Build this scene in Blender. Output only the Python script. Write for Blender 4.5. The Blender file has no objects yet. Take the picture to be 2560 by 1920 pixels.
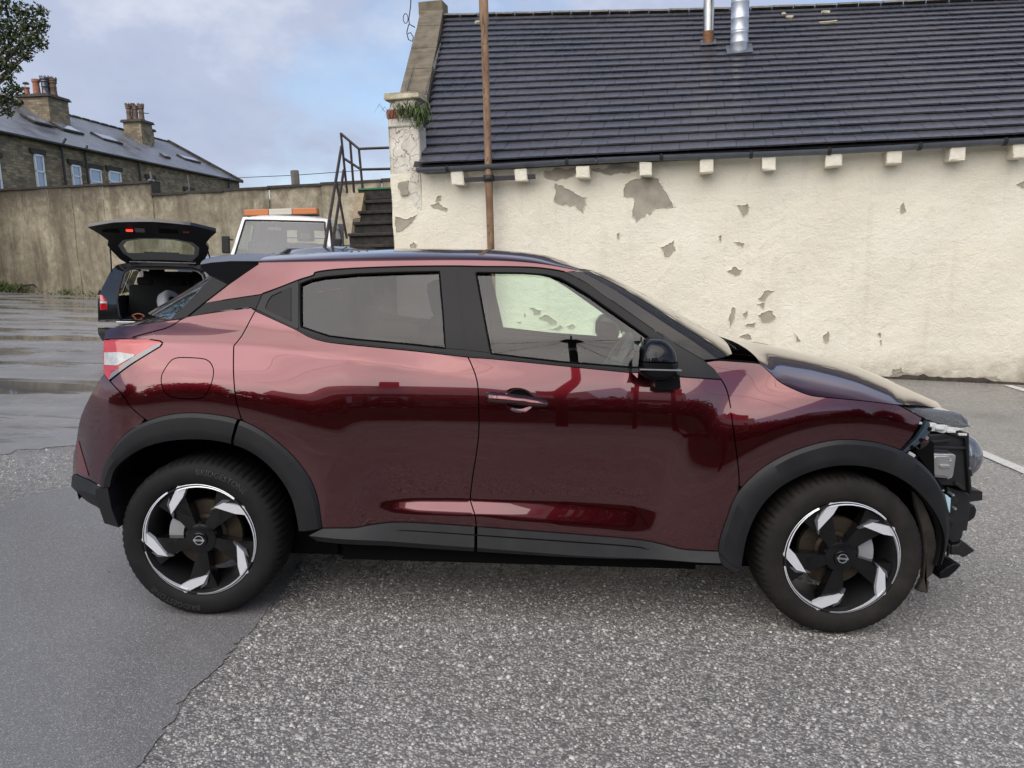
import bpy, bmesh, math, random
import numpy as np
from mathutils import Matrix, Vector
from mathutils.geometry import delaunay_2d_cdt

sc = bpy.context.scene
COL = sc.collection
R_ = math.radians
rng = random.Random(7)
nrng = np.random.default_rng(7)

# ------------------------------------------------------------------ camera
cam_d = bpy.data.cameras.new('camera'); cam = bpy.data.objects.new('camera', cam_d); COL.objects.link(cam)
_yaw, _pit, _rol = -.0157, .1413, -.0228
_f = Vector((math.sin(_yaw) * math.cos(_pit), math.cos(_yaw) * math.cos(_pit), -math.sin(_pit)))
_r = Vector((math.cos(_yaw), -math.sin(_yaw), 0)); _d = _f.cross(_r)
_r2 = _r * math.cos(_rol) + _d * math.sin(_rol); _d2 = _d * math.cos(_rol) - _r * math.sin(_rol)
cam.matrix_world = Matrix(((_r2.x, -_d2.x, -_f.x, .0048), (_r2.y, -_d2.y, -_f.y, -3.9129), (_r2.z, -_d2.z, -_f.z, 1.4481), (0, 0, 0, 1)))
cam_d.sensor_width = 36; cam_d.lens = 1924.2 / 2560 * 36; cam_d.clip_start = .05; cam_d.clip_end = 3000
sc.camera = cam

# ------------------------------------------------------------------ daylight
SUN_EL, SUN_AZ = 42.0, 205.0            # compass-like azimuth measured from +Y clockwise: behind the camera, a little left
_se, _sa = R_(SUN_EL), R_(SUN_AZ)
SUN_DIR = Vector((math.sin(_sa) * math.cos(_se), math.cos(_sa) * math.cos(_se), math.sin(_se)))
sun_d = bpy.data.lights.new('sun', 'SUN'); sun = bpy.data.objects.new('sun', sun_d); COL.objects.link(sun)
sun_d.energy = 1.5; sun_d.angle = R_(75); sun_d.color = (1.0, .885, .71)
sun.rotation_euler = SUN_DIR.to_track_quat('Z', 'Y').to_euler()
world = bpy.data.worlds.new('World'); sc.world = world; world.use_nodes = True
def build_world():
    nt = world.node_tree; N = nt.nodes; L = nt.links; N.clear()
    out = N.new('ShaderNodeOutputWorld'); bg = N.new('ShaderNodeBackground'); L.new(bg.outputs[0], out.inputs[0])
    sky = N.new('ShaderNodeTexSky'); sky.sky_type = 'NISHITA'; sky.sun_disc = False
    sky.sun_elevation = _se; sky.sun_rotation = _sa; sky.air_density = 1.0; sky.dust_density = .6; sky.ozone_density = 1.2
    tc = N.new('ShaderNodeTexCoord')
    sep = N.new('ShaderNodeSeparateXYZ'); L.new(tc.outputs['Generated'], sep.inputs[0])
    # clouds on a flat ceiling: direction / (z + k)
    def math_(op, a, b=None, c=None):
        n = N.new('ShaderNodeMath'); n.operation = op
        for i, v in enumerate((a, b, c)):
            if v is None: continue
            if isinstance(v, (int, float)): n.inputs[i].default_value = v
            else: L.new(v, n.inputs[i])
        return n.outputs[0]
    zk = math_('ADD', math_('MAXIMUM', sep.outputs[2], 0.0), .42)
    comb = N.new('ShaderNodeCombineXYZ'); L.new(math_('DIVIDE', sep.outputs[0], zk), comb.inputs[0]); L.new(math_('DIVIDE', sep.outputs[1], zk), comb.inputs[1])
    def noise(scale, detail, rough, off, dist=0.0):
        mp = N.new('ShaderNodeMapping'); mp.inputs['Location'].default_value = off; L.new(comb.outputs[0], mp.inputs[0])
        n = N.new('ShaderNodeTexNoise'); n.inputs['Scale'].default_value = scale; n.inputs['Detail'].default_value = detail
        n.inputs['Roughness'].default_value = rough; n.inputs['Distortion'].default_value = dist; L.new(mp.outputs[0], n.inputs['Vector']); return n.outputs[0]
    def ramp(v, stops):
        r = N.new('ShaderNodeValToRGB'); L.new(v, r.inputs[0]); e = r.color_ramp.elements
        while len(e) < len(stops): e.new(.5)
        for el, (p, c) in zip(e, stops): el.position = p; el.color = c if len(c) == 4 else (*c, 1)
        return r.outputs[0]
    cover = ramp(noise(1.5, 7, .55, (4.3, 2.2, 0), .2), [(.38, (0, 0, 0)), (.56, (1, 1, 1))])
    tone = ramp(noise(2.1, 8, .58, (4.2, 7.3, 0), .2), [(.34, (3.1, 3.45, 4.6)), (.50, (3.6, 3.95, 5.1)), (.64, (5.4, 5.6, 6.2))])
    # clouds close to the veiled sun are brighter and warmer
    dot = N.new('ShaderNodeVectorMath'); dot.operation = 'DOT_PRODUCT'; L.new(tc.outputs['Generated'], dot.inputs[0]); dot.inputs[1].default_value = SUN_DIR
    glow = math_('POWER', math_('MAXIMUM', dot.outputs['Value'], 0.0), 5.0)
    gl = N.new('ShaderNodeMixRGB'); gl.blend_type = 'MULTIPLY'; gl.inputs[0].default_value = 1; L.new(tone, gl.inputs[1])
    gr = ramp(glow, [(0, (1, 1, 1)), (1, (1, 1, 1))])
    gm = N.new('ShaderNodeMixRGB'); L.new(glow, gm.inputs[0]); gm.inputs[1].default_value = (1, 1, 1, 1); gm.inputs[2].default_value = (4.6, 4.15, 3.7, 1); L.new(gm.outputs[0], gl.inputs[2])
    mx = N.new('ShaderNodeMixRGB'); L.new(math_('MULTIPLY', cover, .92), mx.inputs[0])
    sb = N.new('ShaderNodeMixRGB'); sb.blend_type = 'MULTIPLY'; sb.inputs[0].default_value = 1; L.new(sky.outputs[0], sb.inputs[1]); sb.inputs[2].default_value = (SKYK, SKYK, SKYK, 1)
    L.new(sb.outputs[0], mx.inputs[1]); L.new(gl.outputs[0], mx.inputs[2])
    L.new(mx.outputs[0], bg.inputs[0]); bg.inputs[1].default_value = .1
SKYK = 1.2
build_world()
vs = sc.view_settings; vs.view_transform = 'Standard'; vs.look = 'None'; vs.exposure = 0.54; vs.gamma = 1.0
vs.use_curve_mapping = False
sc.render.engine = 'CYCLES'
cy = sc.cycles; cy.use_denoising = True; cy.max_bounces = 8; cy.transparent_max_bounces = 24; cy.diffuse_bounces = 3; cy.glossy_bounces = 4; cy.transmission_bounces = 6
cy.sample_clamp_indirect = 6.0; cy.caustics_reflective = False; cy.caustics_refractive = False
try: cy.denoiser = 'OPENIMAGEDENOISE'
except Exception: pass

# ------------------------------------------------------------------ materials
MATS = {}
class NT:
    def __init__(s, m):
        m.use_nodes = True; s.nt = m.node_tree; s.N = s.nt.nodes; s.L = s.nt.links; s.b = s.N['Principled BSDF']
        s.tc = s.N.new('ShaderNodeTexCoord')
    def setv(s, sock, v):
        if hasattr(v, 'links') or isinstance(v, bpy.types.NodeSocket): s.L.new(v, sock)
        else: sock.default_value = v
    def m(s, op, a, b=None, c=None, clamp=False):
        n = s.N.new('ShaderNodeMath'); n.operation = op; n.use_clamp = clamp
        for i, v in enumerate((a, b, c)):
            if v is not None: s.setv(n.inputs[i], v)
        return n.outputs[0]
    def mapc(s, scale=(1, 1, 1), off=(0, 0, 0), src='Object'):
        n = s.N.new('ShaderNodeMapping'); n.inputs['Scale'].default_value = scale; n.inputs['Location'].default_value = off; s.L.new(s.tc.outputs[src], n.inputs[0]); return n.outputs[0]
    def noise(s, scale, detail=4, rough=.55, vec=None, dist=0.0):
        n = s.N.new('ShaderNodeTexNoise'); n.inputs['Scale'].default_value = scale; n.inputs['Detail'].default_value = detail; n.inputs['Roughness'].default_value = rough; n.inputs['Distortion'].default_value = dist
        s.L.new(vec if vec is not None else s.tc.outputs['Object'], n.inputs['Vector']); return n.outputs[0]
    def voro(s, scale, feat='F1', out='Distance', vec=None, rnd=1.0):
        n = s.N.new('ShaderNodeTexVoronoi'); n.feature = feat; n.inputs['Scale'].default_value = scale; n.inputs['Randomness'].default_value = rnd
        s.L.new(vec if vec is not None else s.tc.outputs['Object'], n.inputs['Vector']); return n.outputs[out]
    def ramp(s, v, stops, interp='LINEAR'):
        r = s.N.new('ShaderNodeValToRGB'); s.L.new(v, r.inputs[0]); e = r.color_ramp.elements; r.color_ramp.interpolation = interp
        while len(e) < len(stops): e.new(.5)
        for el, (p, c) in zip(e, stops):
            el.position = p
            el.color = (c, c, c, 1) if isinstance(c, (int, float)) else (*c, 1)
        return r.outputs[0]
    def mix(s, f, a, b, mode='MIX'):
        n = s.N.new('ShaderNodeMixRGB'); n.blend_type = mode; s.setv(n.inputs[0], f)
        for i, v in ((1, a), (2, b)): s.setv(n.inputs[i], v if not isinstance(v, tuple) else (*v, 1))
        return n.outputs[0]
    def bump(s, h, strength=.5, dist=.01, prev=None):
        n = s.N.new('ShaderNodeBump'); n.inputs['Strength'].default_value = strength; n.inputs['Distance'].default_value = dist; s.L.new(h, n.inputs['Height'])
        if prev is not None: s.L.new(prev, n.inputs['Normal'])
        s.L.new(n.outputs[0], s.b.inputs['Normal']); return n.outputs[0]
    def col(s, v): s.setv(s.b.inputs['Base Color'], v if not isinstance(v, tuple) else (*v, 1))
    def rough(s, v): s.setv(s.b.inputs['Roughness'], v)
def mat(name, col=(.5, .5, .5), rough=.5, metal=0.0, spec=.5, coat=0.0, vary=0.0, vscale=8.0, bump=0.0, bscale=60.0, emit=None, es=1.0):
    m = bpy.data.materials.new(name); t = NT(m); b = t.b
    b.inputs['Roughness'].default_value = rough; b.inputs['Metallic'].default_value = metal; b.inputs['Specular IOR Level'].default_value = spec
    b.inputs['Coat Weight'].default_value = coat; b.inputs['Coat Roughness'].default_value = .03
    if vary > 0:
        n = t.noise(vscale, 5, .6)
        t.col(t.mix(t.ramp(n, [(.3, 0), (.7, 1)]), tuple(c * (1 - vary) for c in col), tuple(min(1, c * (1 + vary)) for c in col)))
        t.rough(t.m('ADD', t.m('MULTIPLY', t.noise(vscale * 2.3, 4), .25), rough - .12, clamp=True))
    else: t.col(col)
    if bump > 0: t.bump(t.noise(bscale, 5, .6), bump, .01)
    if emit: b.inputs['Emission Color'].default_value = (*emit, 1); b.inputs['Emission Strength'].default_value = es
    MATS[name] = m; return m
def glass_mat(name, tint, refl_rough=.0, ior=1.5, painted_refl=0.0, dcol=(.5, .5, .48)):
    m = bpy.data.materials.new(name); m.use_nodes = True; nt = m.node_tree; N = nt.nodes; L = nt.links; N.clear()
    o = N.new('ShaderNodeOutputMaterial'); mx = N.new('ShaderNodeMixShader'); tr = N.new('ShaderNodeBsdfTransparent'); gl = N.new('ShaderNodeBsdfGlossy')
    tr.inputs[0].default_value = (*tint, 1); gl.inputs['Roughness'].default_value = refl_rough
    # thin pane: both faces reflect
    lw = N.new('ShaderNodeFresnel'); lw.inputs[0].default_value = ior
    ml = N.new('ShaderNodeMath'); ml.operation = 'MULTIPLY'; ml.inputs[1].default_value = 1.8; ml.use_clamp = True; L.new(lw.outputs[0], ml.inputs[0])
    L.new(ml.outputs[0], mx.inputs[0]); L.new(tr.outputs[0], mx.inputs[1]); L.new(gl.outputs[0], mx.inputs[2])
    if painted_refl > 0:  # pale reflection painted into the glass as a diffuse share
        df = N.new('ShaderNodeBsdfDiffuse'); df.inputs[0].default_value = (*dcol, 1); m2 = N.new('ShaderNodeMixShader'); m2.inputs[0].default_value = painted_refl
        L.new(mx.outputs[0], m2.inputs[1]); L.new(df.outputs[0], m2.inputs[2]); L.new(m2.outputs[0], o.inputs[0])
    else: L.new(mx.outputs[0], o.inputs[0])
    MATS[name] = m; return m

# ------------------------------------------------------------------ mesh helpers
def obj(name, verts, faces, mt, parent=None, smooth=False, normals=None):
    me = bpy.data.meshes.new(name); me.from_pydata([tuple(map(float, v)) for v in verts], [], [tuple(map(int, f)) for f in faces]); me.validate(); me.update()
    if isinstance(mt, str): mt = MATS[mt]
    me.materials.append(mt)
    if smooth: me.polygons.foreach_set('use_smooth', [True] * len(me.polygons))
    if normals is not None: me.normals_split_custom_set_from_vertices([tuple(map(float, n)) for n in normals])
    o = bpy.data.objects.new(name, me); COL.objects.link(o)
    if parent is not None: o.parent = parent
    return o
def tag(o, label=None, cat=None, group=None, kind=None):
    if label: o['label'] = label
    if cat: o['category'] = cat
    if group: o['group'] = group
    if kind: o['kind'] = kind
    return o
def empty(name, label=None, cat=None, loc=(0, 0, 0), mw=None, group=None):
    o = bpy.data.objects.new(name, None); o.empty_display_size = .2; COL.objects.link(o)
    if mw is not None: o.matrix_world = mw
    else: o.location = loc
    return tag(o, label, cat, group)
class MB:
    def __init__(s): s.v = []; s.f = []
    def add(s, v, f):
        k = len(s.v); s.v += [tuple(p) for p in v]; s.f += [tuple(i + k for i in q) for q in f]; return s
    def box(s, c, d, rz=0.0, mtx=None, taper=1.0):
        hx, hy, hz = d[0] / 2, d[1] / 2, d[2] / 2; vv = []
        for z in (-1, 1):
            t = taper if z > 0 else 1
            for x, y in ((-1, -1), (1, -1), (1, 1), (-1, 1)):
                p = Vector((x * hx * t, y * hy * t, z * hz))
                if mtx is not None: p = mtx @ p
                elif rz: p = Matrix.Rotation(rz, 3, 'Z') @ p
                vv.append((p.x + c[0], p.y + c[1], p.z + c[2]))
        return s.add(vv, [(3, 2, 1, 0), (4, 5, 6, 7), (0, 1, 5, 4), (1, 2, 6, 5), (2, 3, 7, 6), (3, 0, 4, 7)])
    def rbox(s, c, d, r=.01, mtx=None):        # box with chamfered edges
        hx, hy, hz = d[0] / 2, d[1] / 2, d[2] / 2; bm = bmesh.new()
        bmesh.ops.create_cube(bm, size=1)
        for v in bm.verts: v.co = Vector((v.co.x * d[0], v.co.y * d[1], v.co.z * d[2]))
        bmesh.ops.bevel(bm, geom=bm.edges[:], offset=min(r, .45 * min(d)), segments=2, affect='EDGES', profile=.6)
        bm.verts.index_update()
        vv = []
        for v in bm.verts:
            p = v.co.copy()
            if mtx is not None: p = mtx @ p
            vv.append((p.x + c[0], p.y + c[1], p.z + c[2]))
        ff = [tuple(v.index for v in f.verts) for f in bm.faces]; bm.free()
        return s.add(vv, ff)
    def tube(s, pts, r, n=8, cap=True):
        pts = [Vector(p) for p in pts]; rr = r if isinstance(r, (list, tuple)) else [r] * len(pts)
        rings = []; vv = []; ff = []
        prev = None
        for i, p in enumerate(pts):
            a = pts[max(i - 1, 0)]; b = pts[min(i + 1, len(pts) - 1)]; t = (b - a).normalized()
            u = Vector((0, 0, 1)) if prev is None else prev
            if abs(t.dot(u)) > .95 and prev is None: u = Vector((1, 0, 0))
            u = (u - t * t.dot(u)).normalized(); prev = u; w = t.cross(u)
            for k in range(n):
                an = 2 * math.pi * k / n; q = p + (u * math.cos(an) + w * math.sin(an)) * rr[i]; vv.append(tuple(q))
        for i in range(len(pts) - 1):
            for k in range(n):
                a = i * n + k; b = i * n + (k + 1) % n; ff.append((a, b, b + n, a + n))
        if cap: ff.append(tuple(range(n))[::-1]); ff.append(tuple(range((len(pts) - 1) * n, len(pts) * n)))
        return s.add(vv, ff)
    def lathe(s, prof, n=32, c=(0, 0, 0), axis='Z', cap=False):
        vv = []; ff = []; m = len(prof)
        for k in range(n):
            a = 2 * math.pi * k / n; ca, sa = math.cos(a), math.sin(a)
            for r, h in prof:
                if axis == 'Z': p = (r * ca, r * sa, h)
                else: p = (r * ca, h, r * sa)
                vv.append((p[0] + c[0], p[1] + c[1], p[2] + c[2]))
        for k in range(n):
            for i in range(m - 1):
                a = k * m + i; b = ((k + 1) % n) * m + i
                ff.append((a, a + 1, b + 1, b) if axis == 'Z' else (a, b, b + 1, a + 1))
        if cap:
            ff.append(tuple(k * m for k in range(n))); ff.append(tuple(k * m + m - 1 for k in range(n))[::-1])
        return s.add(vv, ff)
    def grid(s, P):                            # P[i][j] points
        a = len(P); b = len(P[0]); vv = [p for row in P for p in row]; ff = []
        for i in range(a - 1):
            for j in range(b - 1):
                k = i * b + j; ff.append((k, k + 1, k + b + 1, k + b))
        return s.add(vv, ff)
    def prism(s, poly, fn, d0, d1):            # poly 2D, fn(a,b,d)->3D
        n = len(poly); ar = sum(poly[i][0] * poly[(i + 1) % n][1] - poly[(i + 1) % n][0] * poly[i][1] for i in range(n))
        if ar < 0: poly = poly[::-1]
        vv = [fn(a, b, d0) for a, b in poly] + [fn(a, b, d1) for a, b in poly]
        ff = [tuple(range(n)), tuple(range(2 * n - 1, n - 1, -1))] + [(i, i + n, (i + 1) % n + n, (i + 1) % n) for i in range(n)]
        return s.add(vv, ff)
    def build(s, name, mt, parent=None, smooth=False, sharp=None):
        o = obj(name, s.v, s.f, mt, parent, smooth or sharp is not None)
        if sharp is not None:
            try: o.data.set_sharp_from_angle(angle=R_(sharp))
            except Exception: pass
        return o
def fix_normals(o):
    bm = bmesh.new(); bm.from_mesh(o.data); bmesh.ops.recalc_face_normals(bm, faces=bm.faces[:]); bm.to_mesh(o.data); bm.free(); return o
def wobble(poly, amp, n=3, seed=0):            # rough up an outline
    r = random.Random(seed); out = []
    for i in range(len(poly)):
        a = poly[i]; b = poly[(i + 1) % len(poly)]
        for k in range(n):
            t = k / n; j = amp if k else amp * .3
            out.append((a[0] + (b[0] - a[0]) * t + r.uniform(-j, j), a[1] + (b[1] - a[1]) * t + r.uniform(-j, j)))
    return out
UP = Vector((-.04796, -.02624, .99850)).normalized()       # plumb line: the yard slopes, the buildings do not
def plumb(o, ang):
    X = Vector((math.cos(R_(ang)), math.sin(R_(ang)), 0)); X = (X - UP * X.dot(UP)).normalized(); Yv = UP.cross(X)
    return Matrix(((X.x, Yv.x, UP.x, o[0]), (X.y, Yv.y, UP.y, o[1]), (X.z, Yv.z, UP.z, o[2]), (0, 0, 0, 1)))
def copy_obj(o, parent=None, mw=None):
    c = o.copy(); COL.objects.link(c); c.parent = parent
    if mw is not None: c.matrix_basis = mw
    return c
# ---- surveyed outlines, metres
ENV = {'patches':[[(-3.91,3.171),(-3.763,3.185),(-3.658,3.139),(-3.584,2.991),(-3.51,2.884),(-3.426,2.704),(-3.635,2.702),(-3.74,2.674),(-3.793,2.603),(-3.846,2.647),(-3.867,2.584),(-3.994,2.505),(-4.058,2.591),(-4.037,2.717),(-4.016,2.821),(-4.058,2.886),(-4.122,2.878),(-4.186,2.891),(-4.192,2.996),(-4.165,3.078),(-4.079,3.127)],[(-5.282,3.138),(-5.161,3.101),(-5.052,3.032),(-4.922,2.942),(-4.795,2.905),(-4.803,2.81),(-4.848,2.673),(-4.924,2.729),(-4.967,2.795),(-5.056,2.777),(-5.121,2.833),(-5.188,2.803),(-5.298,2.861),(-5.278,2.978)],[(-5.467,3.344),(-4.96,3.366),(-4.895,3.342),(-5.005,3.242),(-5.116,3.205),(-5.292,3.192),(-5.38,3.217),(-5.457,3.263)],[(-4.7,3.333),(-3.974,3.329),(-3.995,3.278),(-4.122,3.243),(-4.313,3.256),(-4.657,3.306)],[(-7.416,2.889),(-7.271,2.928),(-7.249,2.905),(-7.122,2.823),(-7.136,2.768),(-7.253,2.817)],[(-7.292,3.006),(-7.231,3.037),(-7.223,2.948),(-7.319,2.93)],[(-8.038,2.717),(-7.668,2.731),(-7.762,2.608),(-7.883,2.522),(-8.041,2.482)],[(-7.93,3.277),(-7.775,3.305),(-7.771,3.11),(-7.913,3.053)],[(-7.8,2.229),(-7.729,2.282),(-7.683,2.244),(-7.705,2.176),(-7.783,2.178)],[(-3.608,2.081),(-3.498,2.122),(-3.411,2.186),(-3.388,2.031),(-3.475,1.945),(-3.541,1.938)],[(-2.584,1.683),(-2.479,1.755),(-2.371,1.7),(-2.454,1.614)],[(-2.107,1.258),(-2.026,1.366),(-1.879,1.373),(-1.94,1.321),(-2.042,1.213)],[(-2.1,0.993),(-1.891,1.057),(-1.846,0.969),(-1.928,0.881),(-2.034,0.882)],[(-2.126,1.17),(-2.021,1.191),(-2.039,1.089)],[(-2.487,1.13),(-2.452,1.107),(-2.462,0.951),(-2.523,0.809),(-2.548,0.952)],[(-2.335,1.017),(-2.272,1.061),(-2.29,0.95)],[(-1.558,0.715),(-1.466,0.591),(-1.52,0.582)],[(-1.13,0.679),(-1.071,0.744),(-1.044,0.591),(-1.104,0.547)],[(-0.131,2.583),(-0.089,2.651),(-0.055,2.519),(-0.107,2.48)],[(1.4,2.84),(1.484,2.876),(1.491,2.785)],[(-0.114,0.155),(0.005,0.177),(0.036,0.103),(-0.09,0.076)],[(-2.457,2.693),(-2.311,2.709),(-2.287,2.602),(-2.369,2.498),(-2.391,2.584)],[(-2.369,0.66),(-2.22,0.682),(-2.197,0.628)],[(-2.288,0.839),(-2.14,0.882),(-2.159,0.816)],[(-4.298,2.314),(-4.262,2.33),(-4.28,2.224)],[(-2.722,2.23),(-2.688,2.251),(-2.695,2.143)],[(-0.341,0.698),(-0.31,0.719),(-0.31,0.633)],[(-0.315,0.589),(-0.284,0.598),(-0.288,0.511)],[(-2.487,2.137),(-2.339,2.111),(-2.358,2.056)],[(-5.755,1.159),(-5.558,1.103),(-5.592,1.039),(-5.681,1.039)],[(-5.594,0.974),(-5.46,1.027),(-5.309,0.928),(-5.299,0.874),(-5.506,0.94)],[(-5.399,0.798),(-5.244,0.863),(-5.201,0.83),(-5.311,0.772)],[(-5.136,0.84),(-5.026,0.872),(-4.994,0.829),(-5.093,0.797)],[(-5.858,1.063),(-5.814,1.041),(-5.848,0.997)],[(-5.973,0.922),(-5.905,0.928),(-5.918,0.884)],[(-0.165,0.051),(-0.031,0.089),(0.187,0.068),(0.456,0.071),(0.453,0.011),(0.189,0.031),(-0.109,0.021)],[(0.686,0.021),(1.002,0.031),(1.171,0.054),(1.326,0.056),(1.409,-0.017),(1.149,-0.019),(0.781,-0.008)],[(-7.803,2.207),(-7.743,2.246),(-7.685,2.235),(-7.717,2.181),(-7.776,2.177)]],'corbels':[-6.851,-5.799,-4.809,-3.841,-2.928,-2.028,-1.123,-0.303,0.519,1.316],'hwin':[[(2.391,-0.989),(3.153,-0.975),(3.186,-2.739),(2.414,-2.822)],[(5.69,-1.243),(6.557,-1.202),(6.545,-2.375),(5.678,-2.469)],[(7.448,-1.289),(8.696,-1.237),(8.68,-2.128),(7.444,-2.266)],[(9.534,-1.219),(10.889,-1.162),(10.901,-1.856),(9.541,-2.009)],[(14.264,-1.316),(15.128,-1.3),(15.147,-1.573),(14.294,-1.647)],[(19.714,-1.722),(20.894,-1.714),(20.92,-1.877),(19.728,-1.938)],[(-0.791,-1.558),(-0.388,-1.556),(-0.446,-3.122),(-0.961,-3.164)]],'hpipe':[[(5.279,0.235),(4.782,-0.291),(4.819,-2.5)],[(7.354,0.098),(7.047,-0.422),(7.089,-2.264)],[(13.085,-0.103),(13.132,-1.601)],[(27.484,-0.108),(27.381,-1.176)]]}
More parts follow.
